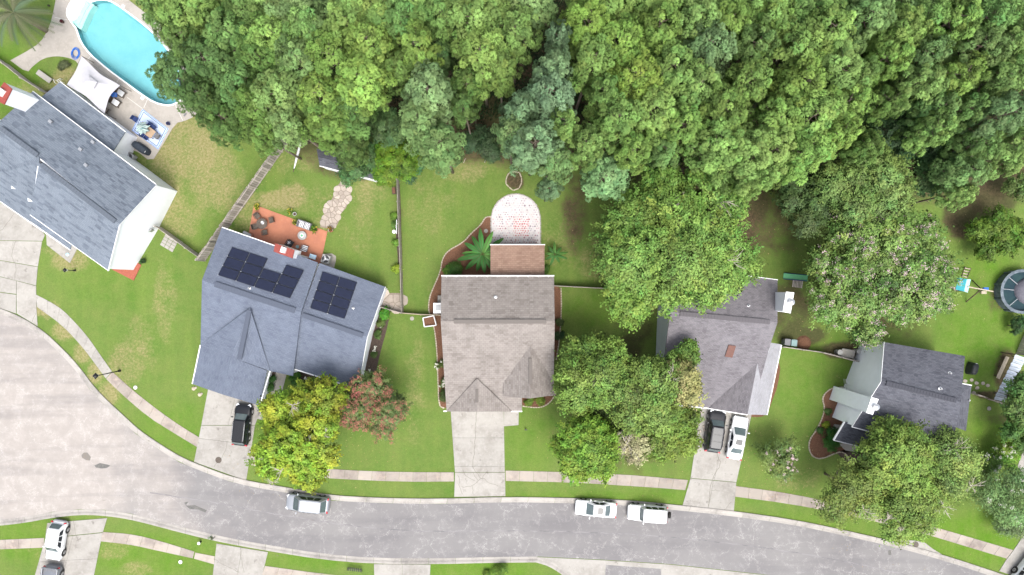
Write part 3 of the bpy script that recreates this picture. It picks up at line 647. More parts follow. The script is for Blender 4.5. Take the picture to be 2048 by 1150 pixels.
# ---------------------------------------------------------------- arched patio
AP = [(983,500),(983,432)]+[(1031.5+48.5*math.cos(t), 436+48*-math.sin(t)) for t in [math.pi-(i+.5)*math.pi/24 for i in range(24)]]+[(1080,432),(1080,500)]
arch = sheet('patio', PL(AP), .05, mat('whitewashed_mortar', (.50, .475, .47), .85, [(1, (.4, .38, .36), .45, .75), (5, (.55, .53, .53), .5, .8)], .2, 30), thick=.08)
rnd = random.Random(11); vs = []; fs = []; cols = []
apw = PL(AP); stones = []
yy = 388
while yy < 498:
    row = int((yy-388)/4.6)
    xx = 984+(row % 2)*2.4
    while xx < 1079:
        a = xx+rnd.uniform(-.7, .7); b_ = yy+rnd.uniform(-.6, .6)
        w_ = P(a, b_)
        if inpoly(w_.x, w_.y, apw) and (abs(a-1031.5) < 46):
            r_ = rnd.uniform(.075, .13); k = rnd.choice([4, 5, 6]); ph = rnd.random()*6.3; b0 = len(vs)
            for j in range(k): vs.append(w_+Vector((math.cos(ph+j*6.283/k)*r_*rnd.uniform(.8, 1.15), math.sin(ph+j*6.283/k)*r_*rnd.uniform(.7, 1.1), .062)))
            fs.append(tuple(range(b0, b0+k)))
            red = 1 if (1027 < a < 1058 and 437 < b_ < 474) else (.45 if b_ > 425 and rnd.random() < .35 else 0)
            fade = rnd.random(); wh = (.46, .43, .45); gr = (.17, .13, .17); rd = (.38, .09, .09)
            base = tuple(wh[i]*(1-fade*fade)+gr[i]*fade*fade for i in range(3))
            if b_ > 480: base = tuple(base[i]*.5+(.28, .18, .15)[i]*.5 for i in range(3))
            cols.append(tuple(base[i]*(1-red*.75)+rd[i]*red*.75 for i in range(3)))
        xx += 4.8
    yy += 4.6
cm = bpy.data.materials.new('painted_cobble'); cm.use_nodes = True; a_ = cm.node_tree.nodes.new('ShaderNodeAttribute'); a_.attribute_name = 'tint'; cm.node_tree.links.new(a_.outputs['Color'], cm.node_tree.nodes['Principled BSDF'].inputs['Base Color']); cm.node_tree.nodes['Principled BSDF'].inputs['Roughness'].default_value = .8
pv = mesh('cobbles', vs, fs, cm, arch, kind='stuff')
ca = pv.data.color_attributes.new('tint', 'FLOAT_COLOR', 'CORNER'); arr = []
for p in pv.data.polygons: arr += list((*cols[p.index], 1))*p.loop_total
ca.data.foreach_set('color', arr)
edging_line([(982,498),(982,432)]+AP[2:-2]+[(1081,432),(1081,498)], arch, 'kerb', st=.45, name='edging')
# ---------------------------------------------------------------- terracotta patio
sheet('patio', PL([(508,409),(655,463),(640,535),(495,480),(500,455)]), .06, M['terracotta'], thick=.1)
sheet('patio', PL([(641,508),(664,507),(672,512),(672,520),(667,541),(640,536)]), .055, M['deck'], thick=.08)
# ---------------------------------------------------------------- flagstones
def clip(poly, a, nrm):
    out = []; n = len(poly)
    for i in range(n):
        p, q_ = poly[i], poly[(i+1) % n]; dp = (p-a).dot(nrm); dq = (q_-a).dot(nrm)
        if dp <= 0: out.append(p)
        if (dp < 0) != (dq < 0) and abs(dp-dq) > 1e-9: out.append(p.lerp(q_, dp/(dp-dq)))
    return out
def flagstones(root, pxpoly, step, seed, z=.05, m='stone', shrink=.05):
    rnd = random.Random(seed); poly = PL(pxpoly); x0 = min(p.x for p in poly); x1 = max(p.x for p in poly); y0 = min(p.y for p in poly); y1 = max(p.y for p in poly)
    pts = []; y = y0; r = 0
    while y < y1+step:
        x = x0+(r % 2)*step*.5
        while x < x1+step: pts.append(Vector((x+rnd.uniform(-.38, .38)*step, y+rnd.uniform(-.38, .38)*step, 0))); x += step
        y += step*.88; r += 1
    pts = [p for p in pts if inpoly(p.x, p.y, poly)]
    for p in pts:
        s = step*.95; cell = [p+Vector((s*math.cos(t), s*math.sin(t), 0)) for t in [k*math.pi/5 for k in range(10)]]
        for q_ in pts:
            if q_ is p or (q_-p).length > step*2.5: continue
            d = (q_-p).normalized(); cell = clip(cell, (p+q_)/2-d*shrink/2, d)
            if len(cell) < 3: break
        if len(cell) < 3: continue
        cell = [p+(c-p)*rnd.uniform(.93, 1) for c in cell]
        MB().prism(cell, 0, z+rnd.uniform(-.012, .015)).build('flagstone', M[m], root)
fp = struct_root('path')
fbase = sheet('gravel_base', PL([(689,356),(700,372),(703,382),(699,398),(692,416),(681,428),(680,438),(675,449),(657,457),(640,454),(647,430),(653,410),(664,398),(675,371)]), .012, M['darkmulch'], kind=None, parent=fp)
fbase.data.materials[0] = mat('path_grit', (.25, .21, .17), 1, [(8, (.16, .13, .1), .4, .7)], .5, 40)
flagstones(fp, [(689,358),(699,372),(701,382),(698,396),(690.6,414),(679.6,425),(678,437),(673.5,447),(656.5,455),(642.5,453),(649,430),(655,412),(666,399.6),(677,371.6)], .5, 3)
fp2 = struct_root('path'); flagstones(fp2, [(767,588),(801,588),(805,600),(805,620),(795,618),(764,611)], .75, 5)
MB().prism(PL([(765,586),(803,586),(806,622),(762,612)]), -.03, .02).build('gravel_base', fbase.data.materials[0], fp2)
# paver pad beside the left gate
pp_ = struct_root('path')
o_ = (332, 467.5); u = (25.5/3, 15/3); v_ = (-10.5/3*1, 22/3)
for i in range(3):
    for j in range(4):
        a = (o_[0]+u[0]*i+v_[0]*j*.85, o_[1]+u[1]*i+v_[1]*j*.78); uu = (u[0]*.9, u[1]*.9); vv = (v_[0]*.85*.88, v_[1]*.78*.88)
        MB().prism(PL([a, (a[0]+uu[0], a[1]+uu[1]), (a[0]+uu[0]+vv[0], a[1]+uu[1]+vv[1]), (a[0]+vv[0], a[1]+vv[1])]), 0, .05).build('paver', M['concrete'], pp_)
for i, (x, y) in enumerate([(1930,762),(1943,760),(1952.7,766),(1965.6,766.4),(1975.7,771),(1954,776),(1947,785.6)]):
    rnd = random.Random(i); k = 7
    o = MB().prism([Vector((.24*rnd.uniform(.8, 1.15)*math.cos(t), .22*rnd.uniform(.8, 1.15)*math.sin(t), 0)) for t in [j*6.283/k for j in range(k)]], -.02, .05).build('stepping_stone', M['stone']); o.location = P(x, y)
    tag(o, 'pale stepping stone, ' + ['right beside the house corner under the black grill cover', 'second from the house, highest of the curved row', 'third from the house in the curved row', 'fourth from the house, largest and palest', 'farthest right, half sunk near the dark bed', 'mossy one below the middle of the row', 'next to the small fence by the house corner'][i], 'stepping stone', 'stepping stones right of the charcoal-roofed house')
# ================================================================ houses
def roof_slope(parent, name, pts, m, eave=(0, 1), thick=.14):
    """pts world (planar-ish) ; eave = index pair giving the horizontal direction"""
    n = len(pts); a = pts[eave[0]]; ud = (pts[eave[1]]-a); ud.z = 0; ud.normalize(); nrm = Vector()
    for i in range(n): nrm += pts[i].cross(pts[(i+1) % n])
    nrm.normalize()
    if nrm.z < 0: pts = pts[::-1]; nrm = -nrm
    vd = nrm.cross(ud).normalized(); vs = list(pts)+[p-Vector((0, 0, thick)) for p in pts]; fs = []
    for x, y, z in tessellate_polygon([[Vector((p.x, p.y, 0)) for p in pts]]):
        if (pts[y]-pts[x]).cross(pts[z]-pts[x]).z < 0: x, z = z, x
        fs.append((x, y, z)); fs.append((n+z, n+y, n+x))
    for i in range(n): fs.append((i, n+i, n+(i+1) % n, (i+1) % n))
    uvs = [((p-a).dot(ud), (p-a).dot(vd)) for p in vs]
    return mesh(name, vs, fs, m, parent, uvs=uvs)
def wall_under(parent, pts, cen, m, inset=.3, drop=.13, name='wall'):
    """solid walls below a roof slope, pulled in from its edge"""
    q = []
    for p in pts:
        d = Vector((cen.x-p.x, cen.y-p.y, 0)); L_ = d.length; q.append(p+d.normalized()*min(inset, L_*.3)-Vector((0, 0, drop+.02)))
    n = len(q); vs = q+[Vector((p.x, p.y, 0)) for p in q]; fs = []
    for a, b, c in tessellate_polygon([[Vector((p.x, p.y, 0)) for p in q]]):
        if (q[b]-q[a]).cross(q[c]-q[a]).z < 0: a, c = c, a
        fs.append((a, b, c))
    for i in range(n): fs.append((i, n+i, n+(i+1) % n, (i+1) % n))
    o = mesh(name, vs, fs, m, parent)
    bm = bmesh.new(); bm.from_mesh(o.data); bmesh.ops.recalc_face_normals(bm, faces=bm.faces); bm.to_mesh(o.data); bm.free(); return o
def P3(t): return P(t[0], t[1], t[2])
def strip_on(parent, name, a, b, wd, ht, m): return MB().bar(Vector(a), Vector(b), wd, ht).build(name, m, parent)
def gutter(parent, a, b, out=.06): 
    a, b = P3(a), P3(b); strip_on(parent, 'gutter', a-Vector((0, 0, .06)), b-Vector((0, 0, .06)), .12, .12, M['white_metal'])
def ridge_vent(parent, a, b, m, up=.05, wd=.5):
    a, b = P3(a), P3(b); o = MB().bar(a+Vector((0, 0, up)), b+Vector((0, 0, up)), wd, .12).build('ridge_vent', m, parent)
    n = max(2, int((b-a).length/.32)); caps = MB()
    for i in range(n):
        p = a.lerp(b, (i+.5)/n)+Vector((0, 0, up+.075)); d = b-a
        caps.box(p, ((b-a).length/n*.8, wd*.82, .03), M=d.to_track_quat('X', 'Z').to_matrix().to_4x4())
    mesh('cap_shingles', caps.v, caps.f, m, o, kind='stuff')
def pipe(parent, px, py, pl, r=.07, h=.35, name='vent_pipe'):
    p = on_plane(px, py, pl); MB().lathe([(r*2.2, -.08), (r*2.2, .03), (r, .06), (r, h), (r*.6, h), (r*.6, h-.1)], p, 10).build(name, M['steel'], parent)
def house(name, label, slopes, wallm, cen_px, loc_h=0, wall_skip=(), inset=.3, group=None):
    c = P(*cen_px); root = thing(name, label, 'house', (c.x, c.y, 0)); off = Vector((c.x, c.y, 0))
    root.matrix_world = Matrix.Translation(off)
    planes = []
    for i, s in enumerate(slopes):
        pts = [P3(t) for t in s['p']]; planes.append(pts)
        o = roof_slope(root, 'roof_slope', pts, s['m'], s.get('e', (0, 1)), s.get('th', .14)); o.location = -off
        if i not in wall_skip:
            wo = wall_under(root, pts, P3(s['c']) if 'c' in s else off, s.get('w', wallm), s.get('in', inset)); wo.location = -off
    return root, planes, off
def fix(root, off, before):
    """children built in world coordinates are moved into the root's frame"""
    for ch in root.children:
        if ch.name not in before: ch.location = ch.location-off
def kids(r): return {c.name for c in r.children}
# ------------------------------------------------ house 1 (upper left)
h1, pl1, of1 = house('house', 'blue-grey roofed two-storey house with tall white gable wall beside the pool', [
    dict(p=[(312,370,5.1),(65,183,5.1),(-10,251,7.9),(80,316,7.9),(240,448,7.9)], m=M['sh_blue'], e=(1, 0)),
    dict(p=[(60,429,5.1),(217,541,5.1),(240,448,7.9),(78,325,7.9)], m=M['sh_blue'], e=(0, 1)),
    dict(p=[(-60,362,2.8),(0,402,2.8),(60,444,2.8),(78,325,7.9),(78,313,7.9),(-10,250,7.9),(-60,216,7.9)], m=M['sh_blue'], e=(0, 2), c=(60,330,3)),
    dict(p=[(55,438,2.9),(140,499,2.9),(143,488,3.3),(60,428,3.3)], m=M['sh_blue'], e=(0, 1)),
    dict(p=[(250,264,2.9),(120,164,2.9),(80,196,4.1),(224,305,4.1)], m=M['sh_blue'], e=(1, 0), c=(170,240,0)),
], M['siding_white'], (150, 350), wall_skip=(3,), inset=.22)
k0 = kids(h1)
gutter(h1, (60,429,5.08), (217,541,5.08)); gutter(h1, (0,402.5,2.8), (140,499.5,2.85)); gutter(h1, (250.5,263.5,2.88), (120,164,2.88)); gutter(h1, (312,369,5.05), (65,182.5,5.05))
strip_on(h1, 'rake_board', P3((217,541.5,5.02)), P3((240.5,449,7.8)), .06, .18, M['white']); strip_on(h1, 'rake_board', P3((312.5,371,5.02)), P3((240.5,449,7.8)), .06, .18, M['white'])
ridge_vent(h1, (83,329,7.88), (231,443,7.88), M['sh_blue']); ridge_vent(h1, (2,256,7.88), (76,311,7.88), M['sh_blue'])
for x, y in ((102,243.5),(187,284.5),(162,299),(173,330.5)):
    p = on_plane(x, y, pl1[0]); MB().box(p+Vector((0, 0, .08)), (.38, .3, .22), rz=-.65).build('vent_box', M['steel'], h1)
for x, y in ((28,374.5),(61,400)):
    p = on_plane(x, y, pl1[2], .03); MB().add([p+Vector((-.3, .25, 0)), p+Vector((-.25, -.12, 0)), p+Vector((.5, -.22, -.02))], [(0, 1, 2)]).build('skylight_flashing', M['white'], h1)
# small rooms bumping out of the white wall
def extrude_box(parent, name, base_px, z0, z1, m):
    return MB().prism(PL(base_px), z0, z1).build(name, m, parent)
bump = P(349, 405)
extrude_box(h1, 'porch_slab', [(225,539),(268,561),(283,530),(260,515)], 0, .12, M['brick'])
mb = MB().box(P(301, 461, 1.6)+Vector((.1, 0, 0)), (.14, .4, .6), rz=-.98); mb.build('meter_box', M['steel'], h1)
fix(h1, of1, k0)
# chimney of house 1
def chimney(parent, top, h, base_h, wallm, capm, off, flue=None, lip=.05):
    """top: four pixel corners at height h"""
    q = [P(x, y, h) for x, y in top]; c = sum(q, Vector())/4
    r = MB().prism(q, base_h, h-.12).build('chimney', wallm, parent); r.location = -off
    qq = [c+(p-c)*1.05 for p in q]
    MB().prism(qq, h-.12, h).build('chimney_cap', capm, r)
    if flue:
        for f in flue:
            if f[0] == 'box': MB().box(P(f[1], f[2], h+.2), (f[3], f[4], .4), rz=f[5]).build('flue', M['white_metal'], r)
            else: MB().lathe([(.2, 0), (.2, .3), (.33, .32), (.33, .42), (.1, .5)], P(f[1], f[2], h), 14).build('flue', M['steel'], r)
chimney(h1, [(8,165),(23,178),(8,208),(-14,196)], 9.3, 0, M['siding_white'], M['redroof'], of1, [('box', 1, 184, .6, .7, -.6)])
# ------------------------------------------------ house 2 (solar)
h2, pl2, of2 = house('house', 'slate-blue roofed house with black solar panels on its rear slopes', [
    dict(p=[(443.5,455,3.0),(552,493,3.0),(635.5,525,3.0),(602,625,5.0),(404,560,5.0)], m=M['sh_slate'], e=(0, 2)),
    dict(p=[(401,690,3.0),(404,560,5.0),(602,625,5.0),(586,752,3.0),(540,742,3.0)], m=M['sh_slate'], e=(0, 3), c=(500,650,0)),
    dict(p=[(639,526,2.8),(770,573.5,2.8),(734,674,4.6),(601,630,4.6)], m=M['sh_slate'], e=(0, 1), c=(670,650,0)),
    dict(p=[(587.6,737,2.7),(716,777,2.7),(734,674,4.6),(601,630,4.6)], m=M['sh_slate'], e=(0, 1), c=(670,650,0)),
    dict(p=[(400,690,2.9),(385,768,2.9),(445,789,4.15),(462,714,4.15),(478,690,4.3)], m=M['sh_slate'], e=(1, 0), c=(470,730,0)),
    dict(p=[(534,741,2.9),(519,811,2.9),(445,789,4.15),(462,714,4.15)], m=M['sh_slate'], e=(0, 1), c=(470,730,0)),
    dict(th=.02, p=[(540,742,3.02),(500,616,5.03),(462,714,4.25)], m=M['sh_slate'], e=(0, 1), c=(500,700,0)),
    dict(th=.02, p=[(400,690,3.02),(462,714,4.25),(500,616,5.03)], m=M['sh_slate'], e=(0, 1), c=(450,680,0)),
], M['siding_white'], (560, 630), wall_skip=(6, 7))
k0 = kids(h2)
gutter(h2, (443.5,454.5,3.0), (552,492.5,3.0)); gutter(h2, (587.6,738,2.7), (716,778,2.7)); gutter(h2, (540,742,2.95), (519.5,811,2.9)); gutter(h2, (400.5,690,2.95), (384.5,768,2.9))
strip_on(h2, 'rake_board', P3((771,574,2.75)), P3((735,674.5,4.55)), .05, .18, M['white']); strip_on(h2, 'rake_board', P3((717,777,2.65)), P3((735,674.5,4.55)), .05, .18, M['white'])
ridge_vent(h2, (430,568,5.0), (590,621,5.0), M['sh_slate'], .02, .6); ridge_vent(h2, (606,630,4.6), (726,671,4.6), M['sh_slate']); ridge_vent(h2, (499,620,5.0), (479,718,4.55), M['sh_slate'], .02)
for x, y, k in ((499,576,0),(706,616,2)): pipe(h2, x, y, pl2[k])
fix(h2, of2, k0)
chimney(h2, [(551,487),(588,500),(584,516),(548,503)], 4.6, 2, M['siding_white'], M['redroof'], of2, [('box', 567, 500, .5, .6, -.3)])
k0 = kids(h2); extrude_box(h2, 'wall_bay', [(586,504),(618,514),(615,526),(584,520)], 0, 2.6, M['siding_white']); fix(h2, of2, k0)
def solar(origin, u, v, cells, plane, label):
    c0 = on_plane(*origin, plane); t = thing('solar_array', label, 'solar panels', c0)
    for i, j in cells:
        q = [on_plane(origin[0]+u[0]*(i+a)+v[0]*(j+b), origin[1]+u[1]*(i+a)+v[1]*(j+b), plane, .13)-c0 for a, b in ((.02, .03), (.98, .03), (.98, .97), (.02, .97))]
        fr = MB(); vs = q+[p-Vector((0, 0, .05)) for p in q]; fr.add(vs, [(0, 1, 2, 3)][::-1]+[(3, 2, 1, 0), (4, 5, 6, 7), (0, 1, 5, 4), (1, 2, 6, 5), (2, 3, 7, 6), (3, 0, 4, 7)])
        o = fr.build('solar_panel', M['solarframe'], t)
        cc = sum(q, Vector())/4; qq = [cc+(p-cc)*.955+Vector((0, 0, .004)) for p in q]
        ns = MB().add(qq, [(3, 2, 1, 0)]); mesh('cells', ns.v, ns.f, M['solar'], o)
        MB().box(q[3]+Vector((0, 0, .02)), (.08, .06, .03)).build('clamp', M['steel'], o)
    return t
solar((464.3,494.2), (36.2,11.7), (-9.5,19), [(0,0),(1,0),(3,0),(0,1),(1,1),(2,1),(3,1),(0,2),(1,2),(2,2),(3,2)], pl2[0], 'left array of eleven black solar panels with a stepped gap in its top row')
solar((645,543), (35,11), (-6.3,18.5), [(i, j) for i in range(2) for j in range(4)], pl2[2], 'right array of eight black solar panels in two columns')
# ------------------------------------------------ house 3 (centre)
h3, pl3, of3 = house('house', 'central house with faded pinkish-brown roof and long concrete driveway', [
    dict(p=[(883,553,4.9),(1108,553,4.9),(1109.5,643,7.1),(881.5,643,7.1)], m=M['sh_pink'], e=(0, 1)),
    dict(p=[(893,822,2.8),(1044,822,2.8),(1044,792,3.4),(1107,792,3.4),(1109.5,643,7.1),(881.5,643,7.1)], m=M['sh_pink'], e=(0, 1), c=(1000,700,0)),
    dict(p=[(893,823,2.85),(954,823.5,4.55),(954,757,4.6)], m=M['sh_pink'], e=(1, 2), c=(954,790,0)),
    dict(p=[(1024,823,2.85),(954,823.5,4.55),(954,757,4.6)], m=M['sh_pink'], e=(1, 2), c=(954,790,0)),
    dict(p=[(1007,742,4.1),(1007,793,4.1),(1060,797,5.9),(1061,689,5.95)], m=M['sh_pink'], e=(0, 1), c=(1061,745,0), w=M['siding_tan']),
    dict(p=[(1111,790,3.9),(1099,718,4.5),(1061,689,5.95),(1060,797,5.9)], m=M['sh_pink'], e=(0, 1), c=(1061,745,0), w=M['siding_tan']),
    dict(p=[(981,490,3.0),(1089,490,3.0),(1089,553,3.7),(981,553,3.7)], m=M['sh_tan'], e=(0, 1), w=M['siding_tan'], c=(1035,560,0)),
], M['siding_tan'], (996, 690), inset=.25)
k0 = kids(h3)
gutter(h3, (882.5,551.5,4.9), (1108.5,551.5,4.9)); gutter(h3, (980,489.5,3.0), (1090,489.5,3.0)); gutter(h3, (1022,822.8,2.8), (1044.5,822.8,2.8)); gutter(h3, (887,822.5,2.8), (893.5,822.5,2.8))
ridge_vent(h3, (908,643,7.1), (1092,643,7.1), M['sh_pink'], .02, .45); ridge_vent(h3, (1060.5,716,5.93), (1060.5,768,5.93), M['sh_pink'], .02, .35); ridge_vent(h3, (954,778,4.57), (954,805,4.57), M['sh_pink'], .0, .3)
for i in range(11):
    p = P(893+i*20.4, 552.4, 4.93); MB().box(p, (.05, .2, .05)).build('gutter_bracket', M['white_metal'], h3)
pipe(h3, 991, 594.5, pl3[0], .09, .15)
# white hatch cover on the left wall
q = MB().box(P(875.5, 616, 1.1), (.9, 1.15, .9)); q.build('meter_cabinet', M['white_metal'], h3)
MB().box(P(876, 615.5, 1.62), (.55, .6, .12)).build('cabinet_lid', M['palecloth'], h3)
MB().box(P(881, 599, .3), (.6, .9, .5)).build('cellar_step', M['concrete'], h3)
MB().box(P(954, 821, 1.15)+Vector((0, .35, 0)), (4.9, .08, 2.2)).build('garage_door', M['white'], h3)
fix(h3, of3, k0)
# ------------------------------------------------ house 4
h4, pl4, of4 = house('house', 'grey-brown roofed house with white chimney, half hidden by a large green tree', [
    dict(p=[(1350,534,5.2),(1555,560,5.2),(1555,645,7.2),(1341,624,7.2)], m=M['sh_grey'], e=(0, 1)),
    dict(p=[(1316,806,2.9),(1418,816,2.9),(1502,828,2.9),(1541,688,6.2),(1555,645,7.2),(1341,624,7.2)], m=M['sh_grey'], e=(0, 2), c=(1440,700,0)),
    dict(p=[(1418,816.5,2.95),(1495,829,5.0),(1517,716,5.3)], m=M['sh_grey'], e=(1, 2), c=(1490,790,0)),
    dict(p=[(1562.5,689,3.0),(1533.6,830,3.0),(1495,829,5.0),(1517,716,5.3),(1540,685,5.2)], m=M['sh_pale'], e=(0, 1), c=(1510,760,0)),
], M['siding_pale'], (1440, 690), inset=.22)
k0 = kids(h4)
gutter(h4, (1350,533.5,5.2), (1555.5,560,5.2)); gutter(h4, (1563,690,3.0), (1534,830,3.0)); gutter(h4, (1316,806.5,2.88), (1418,817,2.88)); gutter(h4, (1418,817,2.88), (1495,829.5,2.9))
ridge_vent(h4, (1360,627,7.2), (1540,644,7.2), M['sh_grey'], .0, .5)
for x, y in ((1475,573.5),(1497,611.5)): pipe(h4, x, y, pl4[0])
q = [on_plane(x, y, pl4[1], .12) for x, y in ((1457,689),(1471.5,691),(1464,714.5),(1449.5,712))]; mb = MB(); mb.add(q+[p-Vector((0, 0, .2)) for p in q], [(3, 2, 1, 0), (4, 5, 6, 7), (0, 1, 5, 4), (1, 2, 6, 5), (2, 3, 7, 6), (3, 0, 4, 7)])
mb.build('skylight', M['brownpanel'], h4)
# gable windows: two rows of two pairs on the left wall
wa = P(1341, 624, 7.2); wb = P(1316, 806, 2.9)
a0 = P3((1350,534,5.2)); a1 = P3((1341,624,7.2)); a2 = P3((1316,806,2.9))
wn = Vector((-(a2.y-a0.y), a2.x-a0.x, 0)).normalized();
cen4 = P(1440, 690)
def wallpt(y_w, z):  # on the left wall plane, outer face
    t = (y_w-a0.y)/(a2.y-a0.y); x = a0.x+(a2.x-a0.x)*t+.22*1.0
    return Vector((x-.04, y_w, z))
dirw = Vector((a2.x-a0.x, a2.y-a0.y, 0)).normalized(); rzw = math.atan2(dirw.y, dirw.x)
for zc in (1.7, 4.3):
    for yy in (-4.9, -6.0, -7.1, -8.2):
        p = wallpt(yy, zc); fr = MB().box(p, (.85, .1, 1.25), rz=rzw).build('window', M['white'], h4)
        MB().box(p-Vector((.05, 0, 0)), (.7, .06, 1.1), rz=rzw).build('pane', M['glass'], fr)
MB().box(P(1455, 815, 1.15)+Vector((0, .45, 0)), (4.6, .1, 2.2), rz=-.12).build('garage_door', M['white'], h4)
fix(h4, of4, k0)
chimney(h4, [(1572.5,584.5),(1588,586),(1581,625.6),(1566,622.5)], 8.7, 0, M['siding_white'], M['white_metal'], of4, [('round', 1580, 604)])
# ------------------------------------------------ house 5
h5, pl5, of5 = house('house', 'charcoal roofed house with tall white side wall and white chimney at lower right', [
    dict(p=[(1768,684,5.0),(1930,712,5.0),(1922,804,7.2),(1762,763.5,7.2)], m=M['sh_dark'], e=(0, 1)),
    dict(p=[(1704,853,5.0),(1902,905,5.0),(1922,804,7.2),(1762,763.5,7.2)], m=M['sh_dark'], e=(0, 1)),
    dict(p=[(1668,880,2.9),(1740,897,2.9),(1768,862,3.6),(1690,843,3.6)], m=M['sh_dark'], e=(0, 1)),
    dict(p=[(1925,768,2.8),(1943,771.5,2.8),(1932,862,2.8),(1900,850,3.9),(1908,800,3.9)], m=M['sh_dark'], e=(1, 2)),
], M['siding_white'], (1820, 790), wall_skip=(2,), inset=.2)
k0 = kids(h5)
gutter(h5, (1704,853.5,5.0), (1902,905.5,5.0)); gutter(h5, (1668,880.5,2.85), (1740,897.5,2.85)); gutter(h5, (1925,767.5,2.8), (1943.5,771,2.8))
strip_on(h5, 'rake_board', P3((1667,880,2.85)), P3((1689,843,3.55)), .16, .14, M['white'])
strip_on(h5, 'rake_board', P3((1767.5,684,4.95)), P3((1761,763.5,7.13)), .05, .18, M['white']); strip_on(h5, 'rake_board', P3((1703.5,853,4.95)), P3((1761,763.5,7.13)), .05, .18, M['white'])
ridge_vent(h5, (1772,766,7.2), (1912,801,7.2), M['sh_dark'], .02, .5)
for x, y, k in ((1899,746,0),(1880,777,0),(1936,800,3)): pipe(h5, x, y, pl5[k], .09, .3)
extrude_box(h5, 'porch_slab', [(1658,870),(1668,848),(1700,852),(1735,880),(1725,905),(1690,900)], 0, .25, M['deck'])
for x, y in ((1672,878),(1736,893)): MB().box(P(x, y, 1.4), (.14, .14, 2.7)).build('post', M['white'], h5)
MB().box(P(1690.5, 763, 1.8), (.12, .5, .6), rz=.2).build('meter_box', M['steel'], h5)
MB().box(P(1683, 780, .5), (.6, .5, .9), rz=.2).build('wall_heater', M['white_metal'], h5)
fix(h5, of5, k0)
chimney(h5, [(1743,795),(1756.6,799),(1745.5,828.6),(1733,825)], 8.2, 0, M['siding_white'], M['white_metal'], of5, [('round', 1749, 813)])
# ------------------------------------------------ shed behind the second yard
sh, pls, ofs = house('shed', 'long garden shed with dark roof and white front under the pines', [
    dict(p=[(639,331,2.4),(752,360,2.4),(752,341,3.0),(636,314,3.0)], m=M['sh_dark'], e=(0, 1)),
    dict(p=[(633,297,2.4),(750,322,2.4),(752,341,3.0),(636,314,3.0)], m=M['sh_dark'], e=(0, 1))], M['siding_white'], (694, 335), inset=.1)
sh['category'] = 'shed'
k0 = kids(sh); gutter(sh, (639,331.5,2.4), (752,360.5,2.4)); fix(sh, ofs, k0)
# ================================================================ fences
def fence(name, label, pts, h, m, board=.28, bw=.22, thick=.03, pieces=True, post=2.4, lean=0):
    p = [P(x, y) for x, y in pts]; c = p[0]; t = thing(name, label, 'fence', c)
    L_ = polyline_len(p); n = max(1, round(L_/post)); q = resample(p, n)
    for i, a in enumerate(q): MB().box(a-c+Vector((0, 0, h/2)), (.1, .1, h+.08)).build('post', M[m], t)
    for i in range(n):
        for z in (.35, h-.3): MB().bar(q[i]-c+Vector((0, 0, z)), q[i+1]-c+Vector((0, 0, z)), .05, .09).build('rail', M[m], t)
    k = max(1, round(L_/board)); r = resample(p, k); rnd = random.Random(len(label)); joined = MB()
    for i in range(k):
        d = r[i+1]-r[i]; a = (r[i]+r[i+1])/2-c; nn = Vector((-d.y, d.x, 0)).normalized()*.055
        hh = h*rnd.uniform(.96, 1.02)
        tl = Matrix.Rotation(math.atan2(d.y, d.x), 4, 'Z') @ Matrix.Rotation(rnd.uniform(-.02, .02), 4, 'X')
        (MB() if pieces else joined).box
        if pieces: MB().box(a+nn+Vector((0, 0, hh/2)), (d.length*.86, thick, hh), M=tl).build('board', M[m], t)
        else: joined.box(a+nn+Vector((0, 0, hh/2)), (d.length*.9, thick, hh), M=tl)
    if not pieces: joined.build('boards', M[m], t, kind='stuff')
    return t
fence('plank_fence', 'tall weathered grey plank fence running up between the two left back yards', [(411,522),(419,511),(569,299),(592,268)], 2.5, 'wood', .27)
fence('plank_fence', 'weathered plank fence from the white gable wall across to the tall plank fence', [(322,455),(355,478),(390,504),(411,519)], 1.5, 'wood', .16, pieces=False)
fence('plank_fence', 'long straight plank fence along the right side of the flagstone yard', [(797,362),(799,430),(803,520),(806,625)], 1.5, 'wood', .16, pieces=False)
fence('plank_fence', 'low fence between the paved corner and the slate-roofed house', [(758,612),(780,619),(806,626)], 1.1, 'wood', .16, pieces=False)
fence('rail_fence', 'thin pale fence joining the yard corner to the central house', [(806,626),(845,629),(882,630)], 1.1, 'edging', .3, pieces=False)
fence('plank_fence', 'pale plank fence right of the central house', [(1108,572),(1165,575),(1226,578)], 1.4, 'wood', .16, pieces=False)
fence('plank_fence', 'short side fence turning up under the large green tree', [(1227,577),(1229,555),(1231,530)], 1.4, 'wood', .16, pieces=False)
fence('plank_fence', 'weathered fence between the chimney house and the white side wall, bins behind it', [(1557,692),(1640,704),(1712,723)], 1.5, 'wood', .16, pieces=False)
fence('plank_fence', 'short fence from the house corner to the metal roofed shelter', [(1940,786),(1975,798),(2012,811)], 1.4, 'wood', .16, pieces=False)
fence('plank_fence', 'dark topped fence at the upper left beside the pool deck', [(-12,112),(20,132),(60,164),(98,188)], 1.7, 'wood', .16, pieces=False)
fence('wire_fence', 'grey fence at the right edge above the metal roof', [(2033,708),(2040,690),(2048,672),(2056,655)], 1.3, 'wood', .3, pieces=False)
